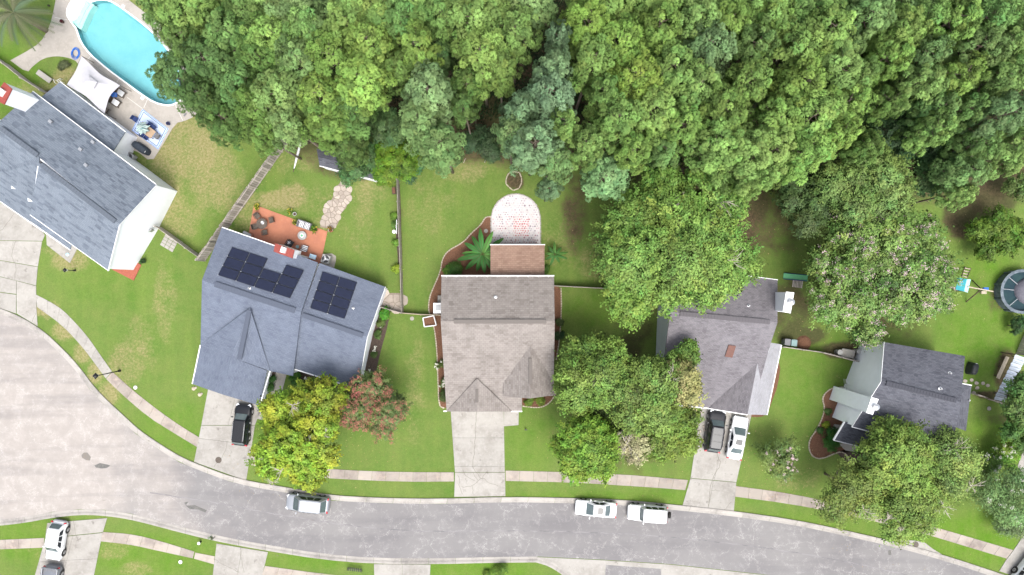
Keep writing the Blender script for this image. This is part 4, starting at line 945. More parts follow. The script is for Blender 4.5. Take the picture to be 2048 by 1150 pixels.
# ================================================================ metal shelter
ms = thing('metal_shelter', 'low shelter roofed with silver corrugated sheets at the right edge', 'shelter', P(2018, 757)); c0 = P(2018, 757)
A_, B_, C_, D_ = P(2031,708.7,2.3), P(2052,716,2.1), P(2008.7,804,2.1), P(1987,799,2.3)
for i in range(12):
    a = A_.lerp(D_, i/12); b = B_.lerp(C_, i/12); c = B_.lerp(C_, (i+.93)/12); d = A_.lerp(D_, (i+.93)/12); k = Vector((0, 0, .05 if i % 2 else 0))
    pts = []
    mb = MB(); nn = 6
    for s in range(nn+1):
        t = s/nn; z = Vector((0, 0, .035*math.sin(s*math.pi/2))); pts += [a.lerp(d, t)+z+k-c0, b.lerp(c, t)+z+k-c0]
    mb.add(pts, [(2*s, 2*s+1, 2*s+3, 2*s+2) for s in range(nn)]); o = mb.build('roof_sheet', M['sheet'], ms, smooth=True)
for q in (A_, B_, C_, D_): MB().tube([Vector((q.x, q.y, 0))-c0, q-c0], .06, 6).build('post', M['darkwood'], ms)
# ================================================================ vegetation
rng = np.random.default_rng(7)
def np_mesh(name, co, tris_or_quads, m, tint=None, k=4, nrm=None):
    me = bpy.data.meshes.new(name); me.vertices.add(len(co)); me.vertices.foreach_set('co', co.astype(np.float32).ravel())
    q = tris_or_quads; me.loops.add(q.size); me.loops.foreach_set('vertex_index', q.ravel().astype(np.int32))
    me.polygons.add(len(q)); me.polygons.foreach_set('loop_start', (np.arange(len(q))*q.shape[1]).astype(np.int32)); me.update(calc_edges=True)
    if tint is not None:
        ca = me.color_attributes.new('tint', 'FLOAT_COLOR', 'POINT'); ca.data.foreach_set('color', tint.astype(np.float32).ravel())
    if nrm is not None:
        na = me.attributes.new('nrm', 'FLOAT_VECTOR', 'POINT'); na.data.foreach_set('vector', nrm.astype(np.float32).ravel())
    me.materials.append(m); return me
def unit(v): return v/np.maximum(1e-9, np.linalg.norm(v, axis=1, keepdims=True))
def leaf_quads(c, nrm, axis, ln, wd):
    """rhombus leaves at c: normal nrm, long axis roughly axis"""
    a = unit(axis-(axis*nrm).sum(1, keepdims=True)*nrm); b = np.cross(nrm, a); ln = ln[:, None]/2; wd = wd[:, None]/2
    v = np.stack([c-a*ln, c+b*wd+a*ln*.1, c+a*ln, c-b*wd+a*ln*.1], 1); return v.reshape(-1, 3)
def branch_mesh(base, targets, r0, rnd, bend=.25, n=6, top=None):
    mb = MB()
    for t in targets:
        d = t-base; mid = base+d*.5+Vector((rnd.uniform(-1, 1), rnd.uniform(-1, 1), rnd.uniform(-.6, .2)))*d.length*bend*.4
        q1 = base.lerp(mid, .5)+Vector((0, 0, -.05*d.length)); mb.tube([base, q1, mid, t], [r0, r0*.75, r0*.5, r0*.12], n, caps=False)
    return mb
# ------------------------------------------------ pine prototypes
def pine_proto(seed):
    g = np.random.default_rng(seed); rnd = random.Random(seed)
    H = 20.; Rr = 3.6; puffs = []; limbs = []
    nl = 27; ph0 = rnd.random()*6.28; ecc = rnd.uniform(.75, 1.0); ea = rnd.random()*3.14
    for i in range(nl):
        f = (i+.5)/nl; z = 12.2+6.6*f; az = ph0+i*2.39996+rnd.uniform(-.35, .35)
        prof = math.sqrt(max(0.03, 1-((f-.25)/.85)**2)); rr = Rr*prof*rnd.uniform(.62, 1.1)*(ecc+(1-ecc)*abs(math.cos(az-ea)))
        base = np.array([0, 0, z-.8]); d = np.array([math.cos(az), math.sin(az), rnd.uniform(.05, .45)]); tip = base+d*rr; limbs.append((base, tip))
        k = int(7+rr*3.2)
        for j in range(k):
            t = rnd.uniform(.42, 1.04); lat = rnd.uniform(-1, 1)*.85*(.4+t*.7)
            p = base+d*rr*t+np.array([-d[1], d[0], 0])*lat+np.array([0, 0, rnd.uniform(0, .55)+.25*(1-abs(lat))])
            puffs.append(p)
    for j in range(9): puffs.append(np.array([rnd.uniform(-.9, .9), rnd.uniform(-.9, .9), 18.6+rnd.uniform(0, .9)]))
    pc_ = np.array(puffs); keep = []
    for i in range(len(pc_)):   # thin out overlapping puffs
        if all(np.linalg.norm(pc_[i]-pc_[j]) > .47 for j in keep): keep.append(i)
    pc_ = pc_[keep]; n = len(pc_); rad = g.uniform(.38, .60, n); val = np.clip(g.normal(.5, .17, n), .08, .82); hue = np.clip(g.normal(.52, .12, n), 0, 1)
    ctr = np.array([0, 0, 14.5]); outd = unit((pc_-ctr)*np.array([1, 1, .6]))
    K = 96
    up_ = unit(outd*.7+np.array([0, 0, .6])); d = unit(g.normal(0, 1, (n*K, 3))).reshape(n, K, 3); d = d+up_[:, None, :]*.75; d = d/np.linalg.norm(d, axis=2, keepdims=True)
    tn = d-(d*up_[:, None, :]).sum(2, keepdims=True)*up_[:, None, :]; tn = tn/np.maximum(1e-6, np.linalg.norm(tn, axis=2, keepdims=True))
    bd = d*.55+tn*.8+g.normal(0, .22, (n, K, 3)); bd = bd/np.linalg.norm(bd, axis=2, keepdims=True)
    L_ = (rad[:, None]*g.uniform(.45, .75, (n, K)))[:, :, None]; b0 = pc_[:, None, :]+d*(rad[:, None]*g.uniform(.45, .7, (n, K)))[:, :, None]; tip = b0+bd*L_
    side = np.cross(bd, d+g.normal(0, .25, (n, K, 3))); side = side/np.maximum(1e-6, np.linalg.norm(side, axis=2, keepdims=True))*(g.uniform(.04, .07, (n, K)))[:, :, None]
    mid = (b0*.5+tip*.5)
    v = np.stack([b0, mid+side, tip, mid-side], 2).reshape(-1, 3)
    # tips lighter as fresh growth, bases darkened as painted puff shading, per needle variation
    tv = np.repeat(val, K)+g.normal(0, .05, n*K); tt = np.stack([tv-.10, tv, tv+.13, tv], 1).reshape(-1); hh = np.repeat(np.repeat(hue, K), 4)
    tint = np.stack([np.clip(tt, 0, 1), hh, hh*0, hh*0+1], 1); q = np.arange(len(v)).reshape(-1, 4)
    nn = d*.7+outd[:, None, :]*.4+np.array([0, 0, .4])+g.normal(0, .12, (n, K, 3)); nn = np.repeat(unit(nn.reshape(-1, 3)), 4, axis=0)
    crown = np_mesh('pine_crown', v, q, M['needle'], tint, nrm=nn)
    tr = MB().tube([(0, 0, 0), (.1, 0, 6), (.05, .1, 12), (0, 0, 18.2)], [.26, .22, .16, .04], 8)
    br = MB()
    for a, b in limbs:
        a = Vector(a); b = Vector(b); br.tube([a, a.lerp(b, .5)+Vector((0, 0, -.15)), b], [.07, .045, .012], 5, caps=False)
    for i in range(7):
        az = rnd.random()*6.28; z = rnd.uniform(8, 12); a = Vector((0, 0, z)); br.tube([a, a+Vector((math.cos(az), math.sin(az), .1))*rnd.uniform(.8, 2)], [.04, .01], 4, caps=False)
    def mk(nm, mb, m):
        me = bpy.data.meshes.new(nm); me.from_pydata([tuple(x) for x in mb.v], [], mb.f); me.materials.append(m); me.polygons.foreach_set('use_smooth', [True]*len(me.polygons)); return me
    return crown, mk('pine_trunk', tr, M['bark']), mk('pine_branches', br, M['bark'])
protos = [pine_proto(100+i) for i in range(7)]
TONE = {'D': (.13, .225, .07), 'M': (.19, .325, .088), 'L': (.262, .415, .108), 'B': (.23, .38, .18), 'G': (.235, .37, .135), 'Y': (.285, .445, .105)}
TN = {'D': 'dark green', 'M': 'mid green', 'L': 'light green', 'B': 'pale blue-green', 'G': 'pale grey-green', 'Y': 'bright yellow-green'}
PINES = [(345,150,62,'D',13),(365,70,62,'D',15),(330,20,55,'M',15),(410,120,64,'D',16),(400,190,50,'D',15),(450,60,60,'M',17),(445,235,52,'D',13),(470,160,58,'M',16),(395,20,50,'M',16),
 (500,20,55,'M',17),(545,65,66,'L',17),(515,110,55,'M',16),(560,20,50,'G',17),(600,120,58,'G',17),(610,50,58,'L',17),(560,185,68,'G',17),(520,215,60,'M',16),(515,265,42,'M',14),(568,243,50,'G',16),(640,190,60,'L',17),(648,238,58,'M',16),(700,215,58,'M',15),(690,40,66,'L',18),(665,110,62,'L',18),(735,80,60,'L',18),(720,160,70,'Y',18),(745,20,60,'L',18),(690,290,44,'D',12),
 (800,30,58,'M',18),(830,90,55,'L',18),(800,130,48,'M',16),(855,180,66,'G',18),(835,240,60,'G',17),(875,285,58,'G',17),(885,25,55,'M',18),(880,110,40,'D',14),
 (950,40,72,'L',19),(960,105,70,'L',19),(1030,60,58,'L',18),(1000,130,42,'L',18),(935,165,42,'M',17),(985,15,50,'L',18),(925,210,34,'M',16),
 (1118,75,34,'B',19),(1105,130,46,'B',19),(1100,185,64,'B',19),(1040,215,44,'B',18),(1022,262,42,'G',17),(1070,285,64,'B',18),(1105,318,52,'G',15),(1100,375,30,'B',11),
 (1180,45,66,'Y',19),(1245,80,68,'Y',19),(1190,115,60,'L',19),(1275,150,62,'Y',19),(1320,50,60,'L',19),(1210,185,45,'L',18),(1130,245,44,'L',18),(1170,285,44,'L',17),(1240,235,62,'L',18),(1310,215,62,'L',18),(1215,350,58,'B',13),(1345,130,62,'L',18),(1270,295,48,'L',16),(1330,300,42,'M',14),
 (1395,25,60,'L',19),(1420,90,62,'G',19),(1460,40,58,'L',19),(1400,165,62,'L',18),(1445,215,62,'L',18),(1370,250,55,'L',17),(1440,290,68,'L',18),(1510,310,70,'L',18),(1520,350,44,'L',17),(1500,160,58,'L',18),(1540,30,64,'M',18),(1510,90,52,'M',18),
 (1600,90,76,'L',19),(1660,60,70,'L',19),(1680,130,70,'L',19),(1610,165,70,'L',19),(1560,240,68,'L',18),(1630,230,74,'L',19),(1690,205,62,'L',18),(1615,300,64,'L',18),(1680,270,50,'L',18),(1550,300,62,'L',18),(1590,20,55,'M',18),
 (1740,30,64,'G',19),(1800,55,66,'L',19),(1780,110,56,'L',18),(1840,30,62,'L',19),(1850,110,50,'G',18),(1845,160,54,'L',18),(1780,200,42,'M',16),(1720,150,50,'M',17),(1740,290,38,'M',14),
 (1905,40,66,'L',19),(1975,30,66,'M',19),(1960,95,62,'G',19),(2030,80,62,'L',19),(1925,150,56,'L',18),(2010,155,60,'L',18),(1880,215,54,'M',16),(1870,255,44,'L',16),(1940,215,48,'M',16),(2020,225,60,'G',18),(2035,290,56,'L',16),(1960,285,48,'M',15),(1935,340,52,'G',14),(1925,385,34,'L',12),(2040,140,50,'M',17)]
def row_of(y): return 0 if y < 70 else 1 if y < 140 else 2 if y < 225 else 3
rows = {}
for i, p in enumerate(PINES): rows.setdefault(row_of(p[1]), []).append((p[0], i))
rank = {}
for r_, l in rows.items():
    l.sort()
    for k, (x, i) in enumerate(l): rank[i] = (k, len(l))
RN = ['along the top edge', 'in the second row down', 'in the middle row', 'in the front row of the wood']
def ordinal(k): 
    w_ = ['first','second','third','fourth','fifth','sixth','seventh','eighth','ninth','tenth','eleventh','twelfth','thirteenth','fourteenth','fifteenth','sixteenth','seventeenth','eighteenth','nineteenth','twentieth']
    return w_[k] if k < 20 else 'twenty-'+w_[k-20]
def tree_from(meshes, name, loc, sx, sz, rz, col, label, cat='tree', group=None):
    t = thing(name, label, cat, loc, rz, group); t.scale = (sx, sx, sz)
    for nm, me in zip(('crown', 'trunk', 'branches'), meshes):
        o = bpy.data.objects.new(nm, me); C.objects.link(o); o.parent = t; o.color = (*col, 1)
        if nm == 'branches': o['kind'] = 'stuff'
    return t
rnd = random.Random(5)
for i, (x, y, r, tn, h) in enumerate(PINES):
    c = TONE[tn]; j = rnd.uniform(.88, 1.14); c = (c[0]*j*rnd.uniform(.94, 1.05), c[1]*j, c[2]*j*rnd.uniform(.85, 1.15))
    k = (CAMH-h*.95)/FPX; loc = P(x, y, h*.95); loc.z = 0
    s = (r*k)/3.88; sz = h*1.12/20
    kk, nn_ = rank[i]; yr = row_of(y)
    pos = ordinal(kk)+' from the left' if kk <= nn_/2 else (ordinal(nn_-1-kk)+' from the right' if kk < nn_-1 else 'farthest right')
    tree_from(protos[i % 7], 'pine_tree', loc, s, sz, rnd.random()*6.28, c, '%s pine, %s %s' % (TN[tn], pos, RN[yr]), 'pine tree', 'pines of the wood behind the houses')
for i in range(17):     # trees rooted just past the top edge
    tree_from(protos[(i*3) % 7], 'pine_tree', Vector((-30+i*5.4+rnd.uniform(-1, 1), 26.3+rnd.uniform(-.8, .8), 0)), rnd.uniform(.8, 1.05), 1, rnd.random()*6, TONE[rnd.choice('MLLG')], 'tall pine rooted beyond the top edge, %s of that line from the left' % ordinal(i), 'pine tree', 'pines of the wood behind the houses')
# ------------------------------------------------ broadleaf trees
def broadleaf_mesh(seed, Rr, zc, hz, lobes=10, clumps=900, per=34, leaf=.2, spray=.55, aspect=1.0, hole=.0, long_leaf=1.7, lobe_r=.42, tvar=.17, huev=.12, up=.6, droop=0):
    g = np.random.default_rng(seed); rnd = random.Random(seed)
    L_ = []
    for i in range(lobes):
        a = i*2.39996+rnd.uniform(-.4, .4); rr = math.sqrt((i+.4)/lobes)*Rr*.68*rnd.uniform(.85, 1.12)
        z = zc+hz*.5*(1-(rr/Rr)**2)*rnd.uniform(.4, 1.2)-hz*.12
        L_.append((rr*math.cos(a)*rnd.uniform(.9, 1.1), rr*math.sin(a)*aspect*rnd.uniform(.9, 1.1), z, Rr*lobe_r*rnd.choice([.6, .8, 1, 1.15, 1.3])*rnd.uniform(.9, 1.08)))
    L_ = np.array(L_); NN = int(clumps*2.6); pr_ = L_[:, 3]**2; li = g.choice(lobes, NN, p=pr_/pr_.sum()); d = unit(g.normal(0, 1, (NN, 3))+np.array([0, 0, .55])); rad = g.uniform(.74, 1.04, NN); out_ = g.random(NN) < .10; rad[out_] = g.uniform(1.08, 1.34, out_.sum())
    inner = g.random(NN) < .14; rad[inner] *= g.uniform(.4, .9, inner.sum())
    c = L_[li, :3]+d*(L_[li, 3]*rad)[:, None]*np.array([1, 1, .75])
    dist = np.linalg.norm((c[:, None, :]-L_[None, :, :3])/np.array([1, 1, .75]), axis=2)/L_[None, :, 3]; dist[np.arange(len(c)), li] = 9
    kp = (dist.min(1) > .78)
    # foliage gathers in sprays with air between them
    f_ = 1.9/max(1.6, Rr*.34); nzv = np.array([mnoise.noise(Vector(p_)*f_*1.35+Vector((seed, 0, 0))) for p_ in c]); kp &= nzv > -.16
    cl_ = int(clumps*.9); c = c[kp][:cl_]; d = d[kp][:cl_]; li = li[kp][:cl_]; n = len(c)
    lt = g.normal(0, .10, lobes); lh = g.normal(0, huev, lobes); val = np.clip(g.normal(.5, tvar, n)+lt[li], .05, .98); hue = np.clip(g.normal(.5, .16, n)+lh[li]*.4+np.array([mnoise.noise(Vector(p_)*.75+Vector((0, seed, 3))) for p_ in c])*huev*3, 0, 1)
    axis = unit(d*np.array([1, 1, .35])+g.normal(0, .35, (n, 3))-np.array([0, 0, droop]))
    t = g.uniform(-.5, .5, (n, per)); off = g.normal(0, .17*spray/.55, (n, per, 3)); pos = c[:, None, :]+axis[:, None, :]*(t*spray*1.7)[:, :, None]+off*np.array([1, 1, .7])
    nr = unit((g.normal(0, 1, (n, per, 3))+np.array([0, 0, up*2])+d[:, None, :]*.6).reshape(-1, 3)); ax = unit((axis[:, None, :]+g.normal(0, .7, (n, per, 3))).reshape(-1, 3))
    N = n*per; ln = g.uniform(.7, 1.25, N)*leaf*1.25; v = leaf_quads(pos.reshape(-1, 3), nr, ax, ln, ln/long_leaf)
    tv = np.clip(np.repeat(val, per)+g.normal(0, .08, N), 0, 1); tint = np.stack([np.repeat(tv, 4), np.repeat(np.repeat(hue, per), 4), np.zeros(N*4), np.ones(N*4)], 1)
    loc = unit(off+axis[:, None, :]*t[:, :, None]*.5+np.array([0, 0, .12])); nn = unit((d[:, None, :]*.7+loc*.8+np.array([0, 0, .3])).reshape(-1, 3)+nr*.45); nn = np.repeat(nn, 4, axis=0)
    return v, np.arange(N*4).reshape(-1, 4), tint, c, d, L_, nn
def btree(name, label, cat, px, py, rpx, hc, col, seed, hz=None, flower=None, bark='bark', twigs=0, mat_='crown_leaf', col2=None, stems=1, group=None, **kw):
    k = (CAMH-hc)/FPX; Rr = rpx*k; loc = P(px, py, hc); loc.z = 0; hz = hz or Rr*.9
    v, q, tint, c, d, L_, nn = broadleaf_mesh(seed, Rr, hc-hz*.15, hz, **kw)
    t = thing(name, label, cat, loc, 0, group); rnd = random.Random(seed)
    if col2:   # a second kind of foliage on part of the crown (yellowing sprays)
        pass
    o = bpy.data.objects.new('crown', np_mesh('crown', v, q, M[mat_], tint, nrm=nn)); C.objects.link(o); o.parent = t; o.color = (*[min(.6, q_*1.22) for q_ in col], 1)
    th = hc*.45; tr = MB()
    for s in range(stems):
        a = s*6.28/stems+.4; e = Vector((math.cos(a), math.sin(a), 0))*(.35*Rr*.3 if stems > 1 else 0)
        r_ = max(.05, Rr*.032)*(1 if stems == 1 else .6); tr.tube([e*.2, e*.6+Vector((0, 0, th*.5)), e+Vector((0, 0, th))], [r_*1.3, r_, r_*.8], 8)
    tr.build('trunk', M[bark], t, smooth=True)
    idx = [rnd.randrange(len(c)) for _ in range(int(26+Rr*4))]; mb = MB()
    for i in idx:
        tgt = Vector(c[i])-Vector(d[i])*.25; mb.v; b2 = branch_mesh(Vector((0, 0, th*.9)), [tgt], max(.03, Rr*.011), rnd, n=5); mb.add(b2.v, b2.f)
    mb.build('branches', M[bark], t, smooth=True, kind='stuff')
    if twigs:
        mb = MB()
        for (tx, ty, tr_, cnt) in twigs:   # bare pale sprays on top of the crown, offsets in units of crown radius
            o_ = Vector((tx*Rr, ty*Rr, hc+hz*.32)); 
            for j in range(cnt):
                a = rnd.random()*6.28; ln = tr_*rnd.uniform(.5, 1.1); e = Vector((math.cos(a), math.sin(a), rnd.uniform(.1, .6)))*ln
                m1 = o_+e*.5+Vector((rnd.uniform(-.15, .15), rnd.uniform(-.15, .15), .1)); mb.tube([o_-Vector((0, 0, .8)), o_, m1, o_+e], [.05, .04, .028, .012], 4, caps=False)
                for b in range(3):
                    a2 = a+rnd.uniform(-.9, .9); p0 = o_.lerp(m1, .3+b*.3) if b < 2 else m1
                    mb.tube([p0, p0+Vector((math.cos(a2), math.sin(a2), .25))*ln*.45], [.022, .009], 3, caps=False)
        mb.build('bare_twigs', M['pale_bark'], t, kind='stuff')
    if flower:
        fm, cnt, fr = flower; g = np.random.default_rng(seed+9); top = np.nonzero(d[:, 2] > -.1)[0]; ids = g.choice(top, min(cnt, len(top)), replace=False)
        K = 26; p = c[ids][:, None, :]+d[ids][:, None, :]*.3+g.normal(0, fr, (len(ids), K, 3))+np.array([0, 0, .12]); N = len(ids)*K
        nr = unit(g.normal(0, 1, (N, 3))+np.array([0, 0, 1.])); ax = unit(g.normal(0, 1, (N, 3))); ln = g.uniform(.06, .12, N); fv = leaf_quads(p.reshape(-1, 3), nr, ax, ln, ln*.8)
        o = bpy.data.objects.new('blossom', np_mesh('blossom', fv, np.arange(N*4).reshape(-1, 4), M[fm])); C.objects.link(o); o.parent = t; o['kind'] = 'stuff'
    return t
G1 = (.13, .225, .04); G2 = (.09, .165, .04); GY = (.22, .29, .03)
# the big tree beside the chimney house
btree('shade_tree', 'huge leafy green tree overhanging the grey-brown roof of the chimney house', 'tree', 1370, 470, 176, 10, (.145, .24, .05), 21, hz=6.5, lobes=17, clumps=2900, per=30, leaf=.23, spray=.62, lobe_r=.34, aspect=1.0, twigs=[(.35,.35,1.6,7),(.45,-.3,1.5,6),(.1,-.35,1.2,5),(-.45,-.1,1.1,4),(-.1,.35,1.2,4)])
btree('shade_tree', 'green lower limb tree filling the gap between lawn and the pale gable windows', 'tree', 1288, 568, 74, 8, (.13, .215, .04), 22, hz=4, lobes=8, clumps=950, per=30, leaf=.22, spray=.6, lobe_r=.42, twigs=[(.3,-.2,1.1,5)])
# front garden group right of the central house
btree('shade_tree', 'mid green front-garden tree touching the right corner of the central house roof', 'tree', 1190, 745, 86, 8, (.14, .225, .045), 23, hz=4.5, lobes=11, clumps=960, per=32, leaf=.23, spray=.6, lobe_r=.42, twigs=[(-.02,-.12,1.1,16)])
btree('shade_tree', 'dark leafy front-garden tree, middle of the group before the chimney house', 'tree', 1288, 790, 84, 8.5, (.13, .205, .045), 24, hz=4.5, lobes=11, clumps=820, per=32, leaf=.23, spray=.6, lobe_r=.42, twigs=[(.55,.5,1.3,9)])
btree('shade_tree', 'tree with tan dry sprays, right of the front-garden group beside the dark SUV', 'tree', 1353, 775, 45, 8.5, (.24, .24, .09), 25, hz=3, lobes=7, clumps=420, per=30, leaf=.2, spray=.5, lobe_r=.44)
btree('shade_tree', 'green tree at the driveway edge left of the dark SUV', 'tree', 1345, 865, 64, 6.5, (.135, .2, .035), 26, hz=3.5, lobes=9, clumps=750, per=32, leaf=.2, spray=.5, lobe_r=.42)
btree('shade_tree', 'bright light green round tree overhanging the sidewalk right of the long driveway', 'tree', 1175, 902, 84, 7, (.15, .26, .035), 27, hz=4.5, lobes=12, clumps=1050, per=32, leaf=.2, spray=.45, lobe_r=.38)
btree('dead_tree', 'half dead tree with bare grey limbs and beige leaves near the sidewalk', 'tree', 1268, 895, 34, 7, (.30, .29, .16), 28, hz=2.6, lobes=5, clumps=190, per=30, leaf=.2, spray=.5, lobe_r=.5, bark='pale_bark', twigs=[(-.6,1.2,2.2,9),(-.5,.3,1.6,6)])
btree('shade_tree', 'narrow dark green tree between the front-garden group and the dark corner by the pale gable', 'tree', 1370, 712, 28, 7.5, (.12, .2, .04), 29, hz=3, lobes=6, clumps=330, per=30, leaf=.2, spray=.5, lobe_r=.46)
btree('shade_tree', 'low dark understory tree in the middle of the front-garden group', 'tree', 1215, 850, 60, 4, (.07, .12, .03), 30, hz=2.5, lobes=8, clumps=420, per=28, leaf=.2, spray=.5, lobe_r=.4)
# yellow-green maple and crape myrtles
btree('maple_tree', 'yellow-green maple with bare grey twigs between the black car and the silver van', 'tree', 605, 875, 108, 6.5, (.21, .285, .03), 31, hz=5, lobes=17, clumps=1750, per=34, leaf=.2, spray=.42, lobe_r=.33, tvar=.2, huev=.32, aspect=1.08, twigs=[(.15,-.05,1.3,9),(-.1,.65,1,6),(-.3,-.55,1.1,6),(.5,.15,.8,5),(-.45,-.75,.8,5)])
btree('flowering_tree', 'round flowering tree with pinkish red blossom beside the maple', 'tree', 748, 815, 73, 5, (.11, .15, .05), 32, hz=3.2, lobes=13, clumps=950, per=30, leaf=.15, spray=.35, lobe_r=.36, flower=('petal_rust', 330, .12), stems=4)
_ = btree('flowering_tree', 'huge flowering tree with scattered pale pink blossom behind the white-walled house', 'tree', 1764, 558, 170, 7, (.135, .225, .055), 33, hz=5, lobes=20, clumps=3000, per=30, leaf=.21, spray=.62, lobe_r=.27, flower=('petal_lilac', 460, .13), stems=5, droop=.1)
btree('flowering_tree', 'small open flowering shrub-tree with pink sprays on the lawn right of the white sedan', 'tree', 1557, 918, 50, 3, (.12, .18, .05), 34, hz=2, lobes=12, clumps=260, per=26, leaf=.15, spray=.5, lobe_r=.3, flower=('petal_lilac', 26, .08), stems=5)
# lower right garden trees
btree('shade_tree', 'yellow-green tree covering the front of the charcoal roof', 'tree', 1790, 905, 82, 7, (.165, .25, .05), 35, hz=4.5, lobes=11, clumps=1150, per=32, leaf=.2, spray=.5, lobe_r=.38)
btree('shade_tree', 'wispy green tree overhanging the sidewalk at lower right, leftmost of the three', 'tree', 1702, 978, 70, 6, (.16, .215, .05), 36, hz=3.5, lobes=9, clumps=600, per=28, leaf=.17, spray=.6, lobe_r=.38, twigs=[(.2,-.5,1,5)])
btree('shade_tree', 'grey-green ragged tree with whitish dead twigs above the lower right kerb', 'tree', 1812, 1005, 84, 6, (.155, .235, .05), 37, hz=4, lobes=12, clumps=1000, per=28, leaf=.17, spray=.6, lobe_r=.36, twigs=[(-.6,-.3,.9,9),(-.1,.45,.9,9),(.7,0,1.4,6),(-.3,-.6,.8,8)])
btree('shade_tree', 'pale yellow-green arching tree at the front right corner of the charcoal roof', 'tree', 1888, 925, 68, 6, (.165, .245, .06), 38, hz=3.6, lobes=11, clumps=720, per=26, leaf=.17, spray=.7, lobe_r=.36, twigs=[(.1,.5,1.5,8),(.6,-.6,1.2,6)])
btree('shade_tree', 'dark green broadleaf tree at the right edge over the silver shelter', 'tree', 2056, 800, 48, 5, (.085, .16, .04), 39, hz=3.5, lobes=8, clumps=620, per=30, leaf=.2, spray=.45, lobe_r=.42)
btree('shade_tree', 'dark shrubby tree at the right edge below the silver shelter', 'tree', 2045, 870, 42, 3.5, (.09, .18, .04), 40, hz=2.4, lobes=7, clumps=360, per=30, leaf=.17, spray=.4, lobe_r=.42)
btree('feathery_tree', 'feathery dark green tree with white flowers at the lower right edge', 'tree', 2024, 995, 62, 4.5, (.125, .21, .07), 41, hz=3, lobes=11, clumps=700, per=30, leaf=.2, spray=.8, lobe_r=.36, long_leaf=3, flower=('petal_white', 34, .1), droop=.15)
btree('feathery_shrub', 'small grey-green feathery shrub below the feathery tree at lower right', 'shrub', 2030, 1050, 34, 2, (.13, .19, .08), 42, hz=1.4, lobes=6, clumps=170, per=28, leaf=.2, spray=.6, lobe_r=.42, long_leaf=3)
btree('flowering_shrub', 'shrub with cream flower heads along the grey pad at right', 'shrub', 1975, 935, 26, 1.6, (.11, .2, .04), 43, hz=1.2, lobes=5, clumps=130, per=28, leaf=.15, spray=.35, lobe_r=.46, flower=('petal_white', 24, .09))
btree('flowering_shrub', 'second cream flowered shrub, uphill of the grey pad at right', 'shrub', 2008, 900, 24, 1.6, (.12, .22, .03), 44, hz=1.2, lobes=5, clumps=120, per=28, leaf=.15, spray=.35, lobe_r=.46, flower=('petal_white', 14, .09))
btree('shrub', 'bright green rounded shrub touching the grey pad at the right edge', 'shrub', 2020, 920, 22, 1.6, (.12, .26, .03), 45, hz=1.2, lobes=5, clumps=120, per=28, leaf=.15, spray=.3, lobe_r=.46)
btree('shrub', 'small dark green bush on the lawn below the round pool', 'shrub', 2032, 652, 18, 1.2, (.035, .085, .025), 46, hz=1, lobes=4, clumps=100, per=28, leaf=.13, spray=.25, lobe_r=.5)
# trees at the foot of the wood
btree('understory_tree', 'dark green broadleaf tree beneath the pines, left of the pink flowering tree', 'tree', 1620, 400, 62, 7, (.075, .125, .04), 50, hz=4, lobes=9, clumps=650, per=30, leaf=.18, spray=.45, lobe_r=.4)
btree('understory_tree', 'olive green broadleaf tree in the wood just above the pink flowering tree', 'tree', 1730, 370, 92, 9, (.12, .19, .05), 51, hz=5, lobes=12, clumps=1150, per=30, leaf=.19, spray=.5, lobe_r=.36)
btree('understory_tree', 'very dark broadleaf tree in the shaded gap between tall pines at right', 'tree', 1815, 260, 80, 9, (.045, .095, .035), 52, hz=5, lobes=10, clumps=850, per=30, leaf=.19, spray=.45, lobe_r=.4)
btree('understory_tree', 'dark green tree right of the olive one, above the reddish clearing', 'tree', 1875, 335, 62, 7, (.06, .125, .04), 53, hz=4, lobes=9, clumps=560, per=30, leaf=.19, spray=.45, lobe_r=.4)
btree('shrub', 'bright yellow-green shrub at the back of the far right lawn', 'shrub', 2000, 465, 60, 2.5, (.085, .15, .02), 54, hz=1.8, lobes=10, clumps=520, per=30, leaf=.17, spray=.4, lobe_r=.38)
btree('shrub', 'green bush at the right edge by the reddish clearing', 'shrub', 2040, 372, 30, 2.5, (.10, .16, .04), 55, hz=1.6, lobes=5, clumps=160, per=28, leaf=.17, spray=.4, lobe_r=.44)
btree('understory_tree', 'bright yellow-green leafy tree over the white fronted shed', 'tree', 785, 320, 52, 4.5, (.105, .19, .02), 56, hz=3.2, lobes=9, clumps=560, per=30, leaf=.17, spray=.4, lobe_r=.4)
btree('understory_tree', 'dark leafy tree above the start of the flagstone path', 'tree', 715, 325, 46, 4.5, (.07, .14, .045), 57, hz=3, lobes=8, clumps=460, per=30, leaf=.17, spray=.4, lobe_r=.4)
btree('understory_tree', 'dark green tree at the far end of the straight fence', 'tree', 822, 335, 30, 3.5, (.06, .13, .05), 58, hz=2, lobes=5, clumps=170, per=30, leaf=.16, spray=.35, lobe_r=.45)
btree('understory_tree', 'dark understory tree hidden below the second line of pines left of centre', 'tree', 760, 255, 44, 7, (.06, .115, .04), 59, hz=3, lobes=7, clumps=330, per=28, leaf=.18, spray=.45, lobe_r=.42)
btree('understory_tree', 'dark bush tree at the shaded foot of the pines above the log ring', 'tree', 965, 285, 40, 3, (.045, .085, .035), 60, hz=2, lobes=7, clumps=300, per=28, leaf=.18, spray=.45, lobe_r=.42)
btree('understory_tree', 'deep green sapling in the dark gap right of the hanging pale pine', 'tree', 1185, 300, 30, 3, (.04, .085, .03), 61, hz=2, lobes=5, clumps=160, per=28, leaf=.18, spray=.4, lobe_r=.44)
btree('understory_tree', 'green saplings crowding the upper edge of the huge leafy tree', 'tree', 1330, 335, 44, 6, (.08, .15, .04), 62, hz=3, lobes=7, clumps=340, per=28, leaf=.18, spray=.45, lobe_r=.42, twigs=[(.2, -.2, 1.2, 5)])
